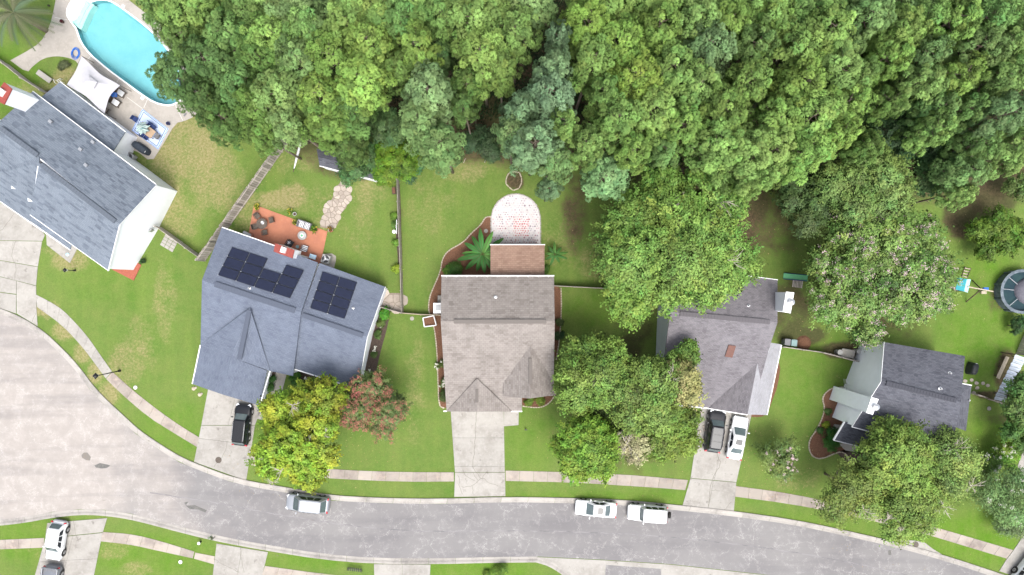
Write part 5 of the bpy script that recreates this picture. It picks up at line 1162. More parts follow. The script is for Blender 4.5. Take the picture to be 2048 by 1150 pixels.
btree('sapling', 'yellow-leaved sapling among pines left of the shed', 'tree', 535, 255, 22, 4, (.22, .24, .02), 63, hz=1.6, lobes=4, clumps=90, per=28, leaf=.17, spray=.4, lobe_r=.48)
# low green under the wood: nobody could count it
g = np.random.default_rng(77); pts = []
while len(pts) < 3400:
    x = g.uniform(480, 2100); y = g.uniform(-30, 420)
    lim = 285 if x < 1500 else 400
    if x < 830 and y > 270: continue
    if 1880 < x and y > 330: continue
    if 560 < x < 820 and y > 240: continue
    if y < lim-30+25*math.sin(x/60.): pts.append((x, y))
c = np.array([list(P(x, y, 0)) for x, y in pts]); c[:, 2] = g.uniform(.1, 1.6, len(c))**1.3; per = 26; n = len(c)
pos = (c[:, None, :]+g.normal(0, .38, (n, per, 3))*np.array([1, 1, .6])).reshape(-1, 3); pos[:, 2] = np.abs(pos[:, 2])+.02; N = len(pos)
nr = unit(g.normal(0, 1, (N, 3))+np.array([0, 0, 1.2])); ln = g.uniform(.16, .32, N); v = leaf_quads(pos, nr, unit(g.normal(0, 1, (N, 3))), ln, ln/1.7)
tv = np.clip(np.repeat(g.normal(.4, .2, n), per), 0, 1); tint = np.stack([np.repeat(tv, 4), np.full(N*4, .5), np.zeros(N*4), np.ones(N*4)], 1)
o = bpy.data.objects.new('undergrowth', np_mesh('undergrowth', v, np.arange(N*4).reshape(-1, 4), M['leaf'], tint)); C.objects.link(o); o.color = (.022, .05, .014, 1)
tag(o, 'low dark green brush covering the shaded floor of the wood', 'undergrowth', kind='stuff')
# ------------------------------------------------ small bushes
def bush(px, py, r_m, col, seed, label, flower=None, name='bush', cat='bush', group=None, h=None, leaf=.1):
    return btree(name, label, cat, px, py, r_m*FPX/(CAMH-.5), h or r_m*.8, col, seed, hz=r_m*1.1, lobes=5, clumps=int(40+r_m*130), per=24, leaf=leaf, spray=.18+r_m*.15, lobe_r=.5, flower=flower, group=group)
BR = 'bushes along the house walls'
for a in [(769,626,.62,(.06,.2,.02),'round bright green bush at the paved corner of the slate-roofed house'),(764,648,.4,(.08,.13,.03),'small mixed bush in the side bed, below the round bright one'),(757,672,.45,(.07,.13,.03),'low bush midway down the dark side bed'),(748,712,.4,(.07,.12,.03),'last bush in the dark side bed beside the flowering tree'),
          (543,760,.5,(.05,.13,.03),'first bush of the hedge beside the garage wing, nearest the door'),(538,778,.5,(.06,.14,.03),'second bush of the hedge beside the garage wing'),(532,796,.45,(.05,.12,.03),'third bush of the hedge beside the garage wing'),(527,813,.5,(.05,.19,.02),'brightest bush at the hedge end beside the black car'),
          (593,757,.6,(.05,.14,.02),'bush left of the front window bed under the slate roof'),(612,768,.45,(.07,.13,.03),'low bush in the front window bed near the maple'),
          (1668,872,.95,(.04,.13,.02),'square clipped deep green shrub beside the white porch'),(1663,888,.9,(.04,.13,.02),'lower half of the clipped deep green shrub by the porch bed'),(1652,850,.3,(.2,.26,.02),'tiny yellow bush in the red mulch bed by the porch'),(1641,862,.3,(.06,.12,.03),'tiny dark bush in the red mulch bed left of the porch'),(1657,823,.28,(.07,.12,.03),'tiny brownish bush in the red mulch bed below the chimney'),
          (1121,642,.55,(.06,.09,.03),'dark open bush in the right bed of the central house'),(1118,672,.5,(.04,.08,.03),'second dark bush in the right bed of the central house'),(885,728,.45,(.09,.14,.03),'bush with white flowers along the left wall of the central house, upper'),(886,765,.5,(.08,.13,.03),'bush with pale flowers along the left wall of the central house, lower'),(888,793,.5,(.07,.10,.03),'reddish dark bush at the lower left corner of the central house'),
          (1060,803,.45,(.12,.2,.03),'low green bush in the front corner bed of the central house'),(1080,801,.5,(.13,.22,.03),'longer green bush at the right of the front corner bed'),(912,535,.8,(.05,.12,.02),'deep green shrub below the banana plant in the red bed'),(896,541,.55,(.08,.17,.02),'light green shrub at the left end of the red bed'),(1090,540,.4,(.06,.13,.02),'small shrub between porch roof and the small palm-like plant'),
          (421,1076,.35,(.05,.12,.02),'small dark bush on the kerb edge by the lower driveway'),(1000,1143,.75,(.11,.2,.03),'loose green bush on the bottom strip of lawn'),(975,1149,.4,(.12,.21,.03),'small bush cut by the bottom edge, left of the loose one'),
          (789,432,.35,(.12,.22,.03),'small plant at the straight fence, upper'),(791,450,.4,(.1,.19,.04),'small plant beside the white trellis at the straight fence'),(793,485,.35,(.12,.22,.03),'small plant below the trellis at the straight fence'),(795,537,.5,(.2,.3,.03),'yellow-green plant at the lower part of the straight fence'),
          (127,132,.45,(.09,.11,.05),'small dull bush on the bare island by the pool deck')]:
    fl = None
    if 'white flowers' in a[4] or 'pale flowers' in a[4]: fl = ('petal_white', 12, .05)
    bush(a[0], a[1], a[2], a[3], int(a[0]*7+a[1]), a[4], fl, group=BR)
# flowers of the dark side bed
for i, (x, y, m_) in enumerate([(761,645,'petal_yellow'),(765,647,'petal_yellow'),(764,652,'petal_white'),(759,663,'petal_white'),(752,694,'petal_white'),(749,700,'petal_white'),(740,740,'petal_white'),(613,755,'petal_white')]):
    t = thing('flower_clump', ['upper left yellow flower head in the side bed','yellow flower head just right of the other','white flower head under the two yellow ones','white flower head beneath the yellow group','white flowers at the middle of the side bed','lower white flowers in the side bed','white flowers where the side bed meets the flowering tree','white flower in the front window bed'][i], 'flowers', P(x, y)); rr = random.Random(i); mb = MB()
    for j in range(14): mb.box((rr.uniform(-.15, .15), rr.uniform(-.15, .15), .3+rr.uniform(0, .1)), (.1, .07, .02), M=Matrix.Rotation(rr.random()*3, 4, 'Z') @ Matrix.Rotation(rr.uniform(-.5, .5), 4, 'X'))
    mb.build('petals', M[m_], t); MB().tube([(0, 0, 0), (0, 0, .3)], .02, 5).build('stem', M['leaf'], t).color = (.06, .12, .03, 1)
# ------------------------------------------------ banana plants and palm
def banana(px, py, h, L_, n, seed, label, skip=()):
    t = thing('banana_plant', label, 'banana plant', P(px, py)); rnd = random.Random(seed); hub = Vector((0, 0, h*.62))
    MB().tube([(0, 0, 0), (.03, .02, h*.3), (0, 0, h*.62)], [.16, .13, .09], 8).build('stem', M['leaf'], t, smooth=True).color = (.12, .16, .05, 1)
    for i in range(n):
        az = i*6.283/n+rnd.uniform(-.15, .15)+.25; ln = L_*rnd.uniform(.7, 1.1); rise = rnd.uniform(.25, .75); d = Vector((math.cos(az), math.sin(az), 0)); s = Vector((-d.y, d.x, 0))
        K = 9; ctr = [hub+d*ln*(k/K)+Vector((0, 0, ln*(rise*(k/K)-.62*(k/K)**2))) for k in range(K+1)]
        wd = [ .03 if k == 0 else .2*L_/1.9*math.sin(math.pi*min(1, (k/K)*.93+.06))**.7*(1 if k < K else .1) for k in range(K+1)]
        vs = []; fs = []
        for k in range(K+1):
            w_ = wd[k]*rnd.uniform(.85, 1.05); vs += [ctr[k]+s*w_-Vector((0, 0, w_*.35)), ctr[k], ctr[k]-s*w_-Vector((0, 0, w_*.35))]
        for k in range(K): fs += [(3*k, 3*k+1, 3*k+4, 3*k+3), (3*k+1, 3*k+2, 3*k+5, 3*k+4)]
        o = mesh('leaf', vs, fs, M['leaf'], t, smooth=True); c_ = rnd.choice([(.045, .17, .035), (.06, .21, .05), (.04, .14, .03), (.09, .24, .05)]); o.color = (*c_, 1)
        ca = o.data.color_attributes.new('tint', 'FLOAT_COLOR', 'POINT'); ca.data.foreach_set('color', [x for k in range(K+1) for e in (.35, .5, .62) for x in (e, .5, 0, 1)])
        r = MB().tube([c+Vector((0, 0, .012)) for c in ctr], [.022]*K+[.008], 4).build('midrib', M['leaf'], o); r.color = (.26, .36, .12, 1)
banana(967, 510, 3.6, 2.9, 14, 3, 'large banana plant with long arching leaves beside the tan porch roof')
banana(1108, 510, 2.2, 1.5, 9, 8, 'small banana plant right of the tan porch roof')
def palm(px, py, h, L_, n, seed, label):
    loc = P(px, py, h); loc.z = 0; t = thing('palm_tree', label, 'palm tree', loc); rnd = random.Random(seed)
    MB().tube([(0, 0, 0), (.05, 0, h*.5), (0, 0, h*.93)], [.3, .24, .22], 9).build('trunk', M['bark'], t, smooth=True)
    for i in range(n):
        az = i*2.4+rnd.uniform(-.2, .2); el = rnd.uniform(-.1, 1.0); ln = L_*rnd.uniform(.8, 1.08); d = Vector((math.cos(az), math.sin(az), 0)); K = 44; s = Vector((-d.y, d.x, 0)); hub = Vector((0, 0, h*.93))
        def pt(f): return hub+d*ln*f*math.cos(el*.6)+Vector((0, 0, ln*(math.sin(el)*f-.75*f*f)))
        vs = []; fs = []
        for k in range(4, K):
            f = k/K; p = pt(f); ll = .62*math.sin(math.pi*min(1, f*.9+.1))**.6+.08
            for sg in (1, -1):
                e = p+s*sg*ll*.75+d*ll*.65-Vector((0, 0, ll*rnd.uniform(.25, .5))); w_ = d*.04; b = len(vs); vs += [p-w_, p+w_, e]; fs.append((b, b+1, b+2) if sg < 0 else (b+1, b, b+2))
        vs2 = MB().tube([pt(f) for f in (0, .25, .5, .75, 1)], [.05, .04, .03, .02, .008], 4); b = len(vs); vs += vs2.v; fs += [[j+b for j in f] for f in vs2.f]
        o = mesh('frond', vs, fs, M['leaf'], t); o.color = (*rnd.choice([(.26, .40, .20), (.42, .50, .28), (.34, .44, .22), (.22, .40, .22)]), 1)
palm(22, 22, 5.5, 3.9, 26, 4, 'pale feathery palm at the top left corner beside the pool deck')
# ================================================================ vehicles
def paint(name, col, rough=.25, metal=0.):
    m = mat(name, col, rough, [(.8, tuple(c*.93 for c in col), .4, .7)], spec=.5, metal=metal)
    m.node_tree.nodes['Principled BSDF'].inputs['Coat Weight'].default_value = .35; m.node_tree.nodes['Principled BSDF'].inputs['Coat Roughness'].default_value = .08; return m
PW = paint('white_car_paint', (.66, .67, .68)); PB = paint('black_car_paint', (.006, .007, .01), .3); PS = paint('silver_car_paint', (.30, .315, .34), .3, .4); PD = paint('dark_grey_car_paint', (.02, .02, .024), .25); PG = paint('grey_truck_paint', (.16, .17, .19), .3, .3)
for _p in (PB, PD): _p.node_tree.nodes['Principled BSDF'].inputs['Coat Weight'].default_value = .12; _p.node_tree.nodes['Principled BSDF'].inputs['Specular IOR Level'].default_value = .3
def loft(st, m, name, parent, sub=2, closed=True):
    """st: list of (x, [(y,z)...half profile from bottom outside to top centre]) mirrored"""
    vs = []; fs = []; k = None
    for x, prof in st:
        full = [(y, z) for y, z in prof]+[(-y, z) for y, z in prof[::-1] if y > 1e-6]; k = len(full)
        vs += [Vector((x, y, z)) for y, z in full]
    n = len(st)
    for i in range(n-1):
        for j in range(k): fs.append((i*k+j, i*k+(j+1) % k, (i+1)*k+(j+1) % k, (i+1)*k+j))
    fs.append(tuple(range(k))[::-1]); fs.append(tuple((n-1)*k+j for j in range(k)))
    o = mesh(name, vs, fs, m, parent, smooth=True)
    bm = bmesh.new(); bm.from_mesh(o.data); bmesh.ops.recalc_face_normals(bm, faces=bm.faces); bm.to_mesh(o.data); bm.free()
    md = o.modifiers.new('s', 'SUBSURF'); md.levels = sub; md.render_levels = sub; return o
def car(name, label, cat, px, py, ang, L, W, H, pm, kind='sedan', sunroof=False, rails=False, spare=False, pano=False):
    t = thing(name, label, cat, P(px, py, .7)*1.0); t.location.z = 0; t.rotation_euler = (0, 0, R(ang))
    h = L/2; w_ = W/2
    belt = {'sedan': .95, 'suv': 1.08, 'van': 1.05, 'jeep': 1.12, 'truck': 1.12}[kind]
    hood = {'sedan': .88, 'suv': 1.02, 'van': 1.0, 'jeep': 1.08, 'truck': 1.1}[kind]
    def prof(wd, zt, zs, zb=.28): return [(wd*.9, zb), (wd, zb+.12), (wd*1.0, zs*.62), (wd*.985, zs*.92), (wd*.86, zt*.985), (wd*.5, zt), (0, zt*1.01)]
    tail = {'sedan': 1.0, 'suv': 1.0, 'van': 1.0, 'jeep': 1.05, 'truck': 1.1}[kind]
    st = [(h, prof(w_*.62, hood*.62, hood*.55, .34)), (h-.08, prof(w_*.80, hood*.76, hood*.68, .30)), (h-.3, prof(w_*.94, hood*.88, hood*.8)), (h-.75, prof(w_*.99, hood*.95, hood*.88)), (h-1.3, prof(w_, hood, hood*.92)), (.2, prof(w_, belt, belt*.95)), (-.9, prof(w_, belt*1.02, belt*.97)), (-h+.6, prof(w_*.99, tail, tail*.94)), (-h+.2, prof(w_*.94, tail*.95, tail*.88)), (-h+.05, prof(w_*.84, tail*.82, tail*.75, .3)), (-h, prof(w_*.7, tail*.66, tail*.6, .34))]
    body = loft(st, pm, 'body', t)
    # cabin
    xf0, xf1, xr1, xr0 = {'sedan': (h-1.25, h-2.05, -h+1.45, -h+.72), 'suv': (h-1.15, h-1.75, -h+.62, -h+.22), 'van': (h-.95, h-1.72, -h+.75, -h+.25), 'jeep': (h-1.35, h-1.62, -h+.3, -h+.12), 'truck': (h-1.35, h-2.05, h-3.3, h-3.5)}[kind]
    wb = w_*.90; wt = w_*(.70 if kind == 'sedan' else .74); zb = belt-.06; zt = H
    wt = w_*.8 if kind == 'jeep' else wt
    def ring(x, wd, z, cr): return [(x, wd*.93, z-cr), (x, wd, z)]
    base = [Vector((xf0, wb*.86, zb-.02)), Vector((xf0-.35, wb*.98, zb)), Vector((xr0+.35, wb*.98, zb)), Vector((xr0, wb*.86, zb)), Vector((xr0, -wb*.86, zb)), Vector((xr0+.35, -wb*.98, zb)), Vector((xf0-.35, -wb*.98, zb)), Vector((xf0, -wb*.86, zb-.02))]
    topv = [Vector((xf1, wt*.92, zt-.05)), Vector((xf1-.35, wt, zt-.02)), Vector((xr1+.3, wt, zt-.02)), Vector((xr1, wt*.92, zt-.06)), Vector((xr1, -wt*.92, zt-.06)), Vector((xr1+.3, -wt, zt-.02)), Vector((xf1-.35, -wt, zt-.02)), Vector((xf1, -wt*.92, zt-.05))]
    n = 8; mb = MB(); mid = [Vector((v.x*.94+(xf1+xr1)/2*.06, v.y*.8, zt+.015)) for v in topv]
    vs = base+topv+mid; fs = [(i, (i+1) % n, n+(i+1) % n, n+i)[::-1] for i in range(n)]+[(n+i, n+(i+1) % n, 2*n+(i+1) % n, 2*n+i)[::-1] for i in range(n)]+[(16, 17, 22, 23)[::-1], (17, 18, 21, 22)[::-1], (18, 19, 20, 21)[::-1]]
    cab = mesh('cabin', vs, fs, pm, t, smooth=False)
    bm = bmesh.new(); bm.from_mesh(cab.data); bmesh.ops.recalc_face_normals(bm, faces=bm.faces); bm.to_mesh(cab.data); bm.free()
    md = cab.modifiers.new('b', 'BEVEL'); md.width = .05; md.segments = 2; md.limit_method = 'ANGLE'
    def pane(nm, q, ins=(.06, .06), m=M['carglass'], out=.02, par=t):
        a, b, c, d = q; nrm = (b-a).cross(d-a).normalized(); cc = (a+b+c+d)/4
        if nrm.dot(cc-Vector((0, 0, .8))) < 0: nrm = -nrm
        def lp(u, v): return (a*(1-u)+b*u)*(1-v)+(d*(1-u)+c*u)*v
        K = 4; iu, iv = ins; pts = []; 
        for i in range(K+1):
            for j in range(2): u = iu+(1-2*iu)*i/K; v = iv+(1-2*iv)*j; pts.append(lp(u, v)+nrm*(out+.03*math.sin(math.pi*i/K)))
        mesh(nm, pts+[p-nrm*.02 for p in pts], [(2*i, 2*i+1, 2*i+3, 2*i+2) for i in range(K)], m, par, smooth=True)
    pane('windshield', [base[0]+Vector((.02, 0, 0)), base[7]+Vector((.02, 0, 0)), topv[7], topv[0]], (.04, .05))
    pane('rear_window', [base[3], base[4], topv[4], topv[3]], (.06, .08))
    nwin = 2 if kind in ('sedan', 'truck') else 3
    for s in (0, 1):
        b0, b1, t0, t1 = (base[1], base[2], topv[1], topv[2]) if s == 0 else (base[6], base[5], topv[6], topv[5])
        if kind == 'jeep': b0, b1, t0, t1 = b0, b1, t0, t1
        for k_ in range(nwin):
            f0, f1 = k_/nwin+.02, (k_+1)/nwin-.02; pane('side_window', [b0.lerp(b1, f0), b0.lerp(b1, f1), t0.lerp(t1, f1), t0.lerp(t1, f0)], (.03, .14), M['glass'])
    ar = .34 if kind in ('sedan', 'van') else .38
    for sx in (h-.92, -h+.95):
        for sy in (1, -1):
            yw = sy*(w_-.10); Mx = Matrix.Rotation(math.pi/2, 4, 'X'); o = MB().lathe([(ar*.62, -.11), (ar*.95, -.11), (ar, -.07), (ar, .07), (ar*.95, .11), (ar*.62, .11)], n=20, M=Mx)
            tw = thing('wheel', None, None, (sx, yw, ar)); tw.parent = t
            for kx in list(tw.keys()): del tw[kx]
            o.build('tyre', M['rubber'], tw, smooth=False); MB().lathe([(ar*.6, .075), (ar*.56, .12), (ar*.15, .105), (.05, .13)], n=16, M=Matrix.Rotation(-sy*math.pi/2, 4, 'X')).build('rim', M['steel'], tw)
            MB().lathe([(ar+.075, -.02), (ar+.075, .02), (ar*.9, .022)], n=20, M=Mx).build('wheel_arch', M['black'], tw).location = (0, sy*.085, .02)
    for sy in (1, -1):
        MB().box((xf0-.42, sy*(w_+.10), belt+.05), (.12, .24, .16)).build('mirror', pm, t, mods=[('bevel', .03)])
        MB().box((h-.24, sy*w_*.70, hood*.74), (.34, .34, .14), rz=-sy*.55).build('headlight', M['clearlens'], t, mods=[('bevel', .03)])
        MB().box((-h+.14, sy*w_*.78, tail*.83), (.16, .30, .16), rz=sy*.35).build('taillight', M['redlens'], t, mods=[('bevel', .03)])
        if rails: MB().tube([(xf1-.3, sy*wt*.93, zt+.0), (xf1-.45, sy*wt*.93, zt+.06), (xr1+.45, sy*wt*.93, zt+.06), (xr1+.3, sy*wt*.93, zt)], .025, 6).build('roof_rail', M['steel'] if pm is not PS else M['grey_plastic'], t)
        for xx in (xf0-.95, xf0-1.95):
            if kind != 'truck' or xx > xf0-1.5: MB().box((xx, sy*(w_+.005), belt*.8), (.18, .04, .035)).build('door_handle', M['steel'] if pm is PB else pm, t)
    MB().box((h-.06, 0, .48), (.12, W*.55, .14)).build('grille', M['black'], t, mods=[('bevel', .02)]); MB().box((-h+.02, 0, .42), (.12, W*.66, .14)).build('rear_bumper', M['grey_plastic'], t, mods=[('bevel', .03)])
    if sunroof: MB().box((xf1-.75, 0, zt+.02), (.62, wt*1.15, .02)).build('sunroof', M['glass'], t, mods=[('bevel', .008)])
    if pano:
        for k_ in range(3): MB().box((xf1-.5-k_*.78, 0, zt+.022), (.70, wt*1.5, .02)).build('roof_glass', M['glass'], t, mods=[('bevel', .008)])
    if spare:
        Mx = Matrix.Rotation(math.pi/2, 4, 'Y'); sw_ = thing('spare_wheel', None, None, (-h-.14, -.05, 1.05)); sw_.parent = t
        for kx in list(sw_.keys()): del sw_[kx]
        MB().lathe([(.2, -.11), (.35, -.11), (.37, -.06), (.37, .06), (.35, .11), (.2, .11)], n=20, M=Mx).build('tyre', M['rubber'], sw_)
        for k_ in range(7): MB().box((xf0+.2, -w_*.62+k_*w_*.207, hood+.05), (.09, .05, .02)).build('hood_slot', M['black'], t)
    if kind in ('van', 'suv') and not pano:
        for k_ in (-1, 0, 1): MB().box(((xf1+xr1)/2-.1, k_*wt*.45, zt+.018), ((xf1-xr1)*.75, .03, .015)).build('roof_rib', pm, t)
    if kind == 'truck':
        x0, x1 = xr0-.1, -h+.12
        MB().box(((x0+x1)/2, 0, 1.06), (x0-x1, W*.78, .05)).build('bed_floor', M['grey_plastic'], t)
        for sy in (1, -1): MB().box(((x0+x1)/2, sy*w_*.86, 1.2), (x0-x1, .14, .26)).build('bed_side', pm, t, mods=[('bevel', .03)])
        MB().box((x1, 0, 1.2), (.1, W*.8, .26)).build('tailgate', pm, t, mods=[('bevel', .03)])
        for k_ in range(7): MB().box(((x0+x1)/2, -w_*.66+k_*w_*.22, 1.09), (x0-x1-.2, .05, .02)).build('bed_rib', pm, t)
    return t
CG = 'vehicles parked on the street and drives'
car('parked_car', 'black car with sky reflected in its roof, nose against the slate-roofed garage', 'car', 484, 849, 84, 4.85, 1.88, 1.62, PB, 'suv', rails=True)
car('parked_van', 'silver minivan with red tail lights parked at the kerb by the maple', 'van', 615, 1007, 174, 4.9, 1.9, 1.72, PS, 'van')
car('parked_car', 'white sedan with blue sunroof parked on the street, ahead of the white SUV', 'car', 1192, 1017.5, 175.5, 4.75, 1.82, 1.42, PW, 'sedan', sunroof=True)
car('parked_suv', 'white boxy SUV with spare wheel on its tail, parked on the street', 'car', 1295, 1026, 176, 4.55, 1.88, 1.82, PW, 'jeep', spare=True)
car('parked_suv', 'dark grey SUV with glass panel roof in the drive, left of the white sedan', 'car', 1430, 862, 81.5, 4.9, 1.95, 1.8, PD, 'suv', pano=True)
car('parked_car', 'white sedan with sunroof in the drive right of the dark SUV', 'car', 1475, 876, 79.5, 4.95, 1.88, 1.45, PW, 'sedan', sunroof=True)
car('parked_suv', 'white hatch-backed car in the bottom left drive, tail towards the street', 'car', 113, 1081, -99.5, 4.5, 1.84, 1.66, PW, 'suv')
car('pickup_truck', 'grey pickup truck cut by the bottom edge behind the white car', 'truck', 100, 1180, -97, 5.6, 1.98, 1.85, PG, 'truck')
car('parked_car', 'white car cut by the lower right corner of the photo', 'car', 2060, 1133, 52, 4.6, 1.84, 1.6, PW, 'suv')
# ================================================================ street and garden furniture
def lamp(px, py, h, label, s=1.):
    t = thing('street_lamp', label, 'street lamp', P(px, py)); MB().lathe([(.14*s, 0), (.14*s, .3), (.09*s, .4), (.06*s, .6), (.05*s, h-.4)], n=10).build('pole', M['black'], t)
    hd = MB().lathe([(.1*s, h-.45), (.17*s, h-.4), (.24*s, h-.05)], n=4); hd.build('lantern', M['clearlens'], t)
    MB().lathe([(.34*s, h-.05), (.36*s, h), (.2*s, h+.16), (.06*s, h+.2), (.05*s, h+.3)], n=4).build('lamp_cap', M['black'], t); return t
lamp(240, 741.5, 4.6, 'tall black street lamp leaning out over the curved sidewalk'); lamp(151, 541, 1.9, 'short black garden lamp on the lawn below the first driveway', .75)
def canopy():
    cs = [P(163,112,2.3), P(240,171,2.3), P(209,228,2.3), P(133,169.6,2.3)]; pk = P(181,162,3.4); c = Vector((pk.x, pk.y, 0)); t = thing('canopy', 'white peaked garden canopy between the pool and the blue-grey roof', 'canopy', c); K = 8
    for s in range(4):
        a, b = cs[s], cs[(s+1) % 4]; vs = []; fs = []
        for i in range(K+1):
            f = i/K; e = a.lerp(b, f); inw = (pk-e); inw.z = 0; e = e+inw.normalized()*.32*math.sin(math.pi*f)+Vector((0, 0, .18*math.sin(math.pi*f)))
            for j in range(6):
                g_ = j/5; q = e.lerp(pk+(Vector((0, 0, -.25))), g_*.86); q.z -= .16*math.sin(math.pi*g_)*(1-.3*math.sin(math.pi*f)); vs.append(q-c)
        for i in range(K):
            for j in range(5): fs.append((i*6+j, (i+1)*6+j, (i+1)*6+j+1, i*6+j+1))
        mesh('canopy_panel', vs, fs, M['canopy'], t, smooth=True)
    vs = []; 
    for q in cs: e = pk.lerp(q, .24); vs.append(Vector((e.x, e.y, 3.2))-c)
    vs.append(Vector((0, 0, 3.5))); mesh('top_vent', vs, [(0, 1, 4), (1, 2, 4), (2, 3, 4), (3, 0, 4)], M['canopy'], t)
    for q in cs: MB().tube([Vector((q.x, q.y, 0))-c, q-c], .035, 6).build('post', M['bronze'], t)
    for s in range(4): MB().tube([cs[s]-c-Vector((0, 0, .05)), cs[(s+1) % 4]-c-Vector((0, 0, .05))], .02, 5).build('rail', M['bronze'], t)
canopy()
# rug, table, umbrella
rc = P(300, 258); ru = (P(337.6,258)-P(285.4,218)); rv = (P(264,261)-P(285.4,218))
def rug():
    m = bpy.data.materials.new('blue_patterned_rug'); m.use_nodes = True; n = m.node_tree.nodes; L = m.node_tree.links; b = n['Principled BSDF']; b.inputs['Roughness'].default_value = .95
    tc = n.new('ShaderNodeTexCoord'); vo = node(n, 'ShaderNodeTexVoronoi', Scale=16.); L.new(tc.outputs['Object'], vo.inputs['Vector'])
    L.new(mixn(n, L, mrange(n, L, vo.outputs['Distance'], .03, .05), (.14, .22, .5), (.42, .50, .68)), b.inputs['Base Color'])
    q = [P(285.4,218), P(337.6,258), P(317,299), P(264,261)]; c = sum(q, Vector())/4; t = thing('outdoor_rug', 'pale blue patterned rug with dark blue borders under the dining table', 'rug', c)
    mb = MB(); mb.prism([p-c for p in q], .055, .07); mb.build('rug_field', m, t)
    for f in (.96, .84):
        for i in range(4):
            a, b_ = (q[i]-c)*f, (q[(i+1) % 4]-c)*f; 
            k = int((b_-a).length/.16); s = MB()
            if f > .9:
                for j in range(k):
                    p = a.lerp(b_, (j+.5)/k); d = b_-a; s.box(p+Vector((0, 0, .073)), (.08, .11, .004), rz=math.atan2(d.y, d.x))
            else: s.bar(a+Vector((0, 0, .073)), b_+Vector((0, 0, .073)), .06, .005)
            s.build('border', M['blue_cloth'] if f > .9 else M['navy'], t)
M['navy'] = mat('navy_cloth', (.02, .035, .11), .9, [(4, (.03, .05, .14), .4, .7)])
M['stripe'] = None
def stripes(name, c1, c2, sc, ax=0):
    m = mat(name, c1, .9); n = m.node_tree.nodes; L = m.node_tree.links; tc = n.new('ShaderNodeTexCoord'); sp = n.new('ShaderNodeSeparateXYZ'); L.new(tc.outputs['Object'], sp.inputs[0])
    f = math2(n, L, 'FRACT', math2(n, L, 'MULTIPLY', sp.outputs[ax], sc), 0); L.new(mixn(n, L, math2(n, L, 'GREATER_THAN', f, .62), c1, c2), n['Principled BSDF'].inputs['Base Color']); return m
M['stripe'] = stripes('striped_cushion_cloth', (.62, .62, .64), (.03, .03, .035), 5.5); M['stripe2'] = stripes('striped_umbrella_cloth', (.55, .64, .62), (.16, .3, .32), 7, 1)
rug()
def chair(name, label, x, y, rz, m, s=.5, cat='chair', group=None, back=.45, arm=True, cush=None):
    t = thing(name, label, cat, P(x, y, .06), rz, group); q = s/2
    MB().box((0, 0, .40), (s, s, .07)).build('seat', m, t, mods=[('bevel', .02)]); MB().box((-q-.02, 0, .40+back/2), (.07, s, back)).build('backrest', m, t, mods=[('bevel', .02)])
    for a in (-1, 1):
        for b in (-1, 1): MB().tube([(a*q*.9, b*q*.9, 0), (a*q*.85, b*q*.85, .4)], .022, 5).build('leg', m, t)
        if arm: MB().box((-.02, a*(q+.03), .6), (s*.95, .06, .04)).build('armrest', m, t)
    if cush: MB().box((0, 0, .47), (s*.92, s*.92, .09)).build('cushion', cush, t, mods=[('bevel', .03)]); MB().box((-q+.05, 0, .47+back*.5), (.1, s*.9, back*.8)).build('cushion', cush, t, mods=[('bevel', .03)])
    return t
t = thing('dining_table', 'tan rectangular table on the blue rug with an umbrella pole through it', 'table', P(300, 263, .07), -.65)
MB().box((0, 0, .73), (1.9, 1.0, .05)).build('table_top', M['tan'], t, mods=[('bevel', .04)])
for a in (-1, 1):
    for b in (-1, 1): MB().box((a*.82, b*.4, .36), (.07, .07, .7)).build('leg', M['bronze'], t)
for i, (x, y, rz, lab) in enumerate([(274, 240, -.65, 'dark chair at the upper left end of the table on the rug'), (303, 251, 4.1, 'dark chair on the pool side of the rug table'), (310, 257, 4.1, 'dark chair on the pool side, nearer the lawn'), (288, 270, .95, 'dark chair on the house side of the rug table'), (297, 275, .95, 'second dark chair on the house side of the rug table'), (318, 274, 2.5, 'dark grey chair at the lower right end of the rug table')]):
    chair('patio_chair', lab, x, y, rz, M['navy'] if i != 5 else M['grey_plastic'], .52, group='chairs round the rug table', arm=i == 5)
t = thing('garden_umbrella', 'closed blue and white striped umbrella standing by the rug table', 'umbrella', P(298, 262), 0); MB().tube([(0, 0, 0), (0, 0, 2.5)], .03, 7).build('pole', M['white_metal'], t)
rr = random.Random(3); vs = []; K = 16
for j, z in enumerate((2.55, 2.1, 1.6, 1.25)):
    for i in range(K): a = i*6.283/K; r_ = (.05, .32, .62, .8)[j]*(1 if i % 2 else .55)*rr.uniform(.85, 1.15); vs.append(Vector((math.cos(a)*r_, math.sin(a)*r_, z)))
mesh('umbrella_cloth', vs, [(j*K+i, j*K+(i+1) % K, (j+1)*K+(i+1) % K, (j+1)*K+i) for j in range(3) for i in range(K)], M['stripe2'], t)
def ac(px, py, rz, label, h=.85, m='palecloth'):
    t = thing('air_conditioner', label, 'air conditioner', P(px, py, .05), rz); MB().box((0, 0, h/2), (.95, .95, h)).build('housing', M['grey_unit'], t, mods=[('bevel', .06)])
    MB().lathe([(.42, h), (.42, h+.02), (.4, h+.025)], n=22).build('fan_well', M['black'], t)
    f = MB()
    for k in range(3): a = k*2.09; f.box((math.cos(a)*.2, math.sin(a)*.2, h+.035), (.34, .17, .015), rz=a)
    f.build('fan', M['steel'], t); MB().lathe([(.09, h+.03), (.09, h+.06)], n=10).build('hub', M['white_metal'], t)
    g_ = MB()
    for k in range(6): g_.tube([(-.42+k*.168, -.02-.4*math.sin(math.acos(min(1, abs(-.42+k*.168)/.43))), h+.07), (-.42+k*.168, .4*math.sin(math.acos(min(1, abs(-.42+k*.168)/.43))), h+.07)], .006, 3)
    g_.build('guard', M['steel'], t)
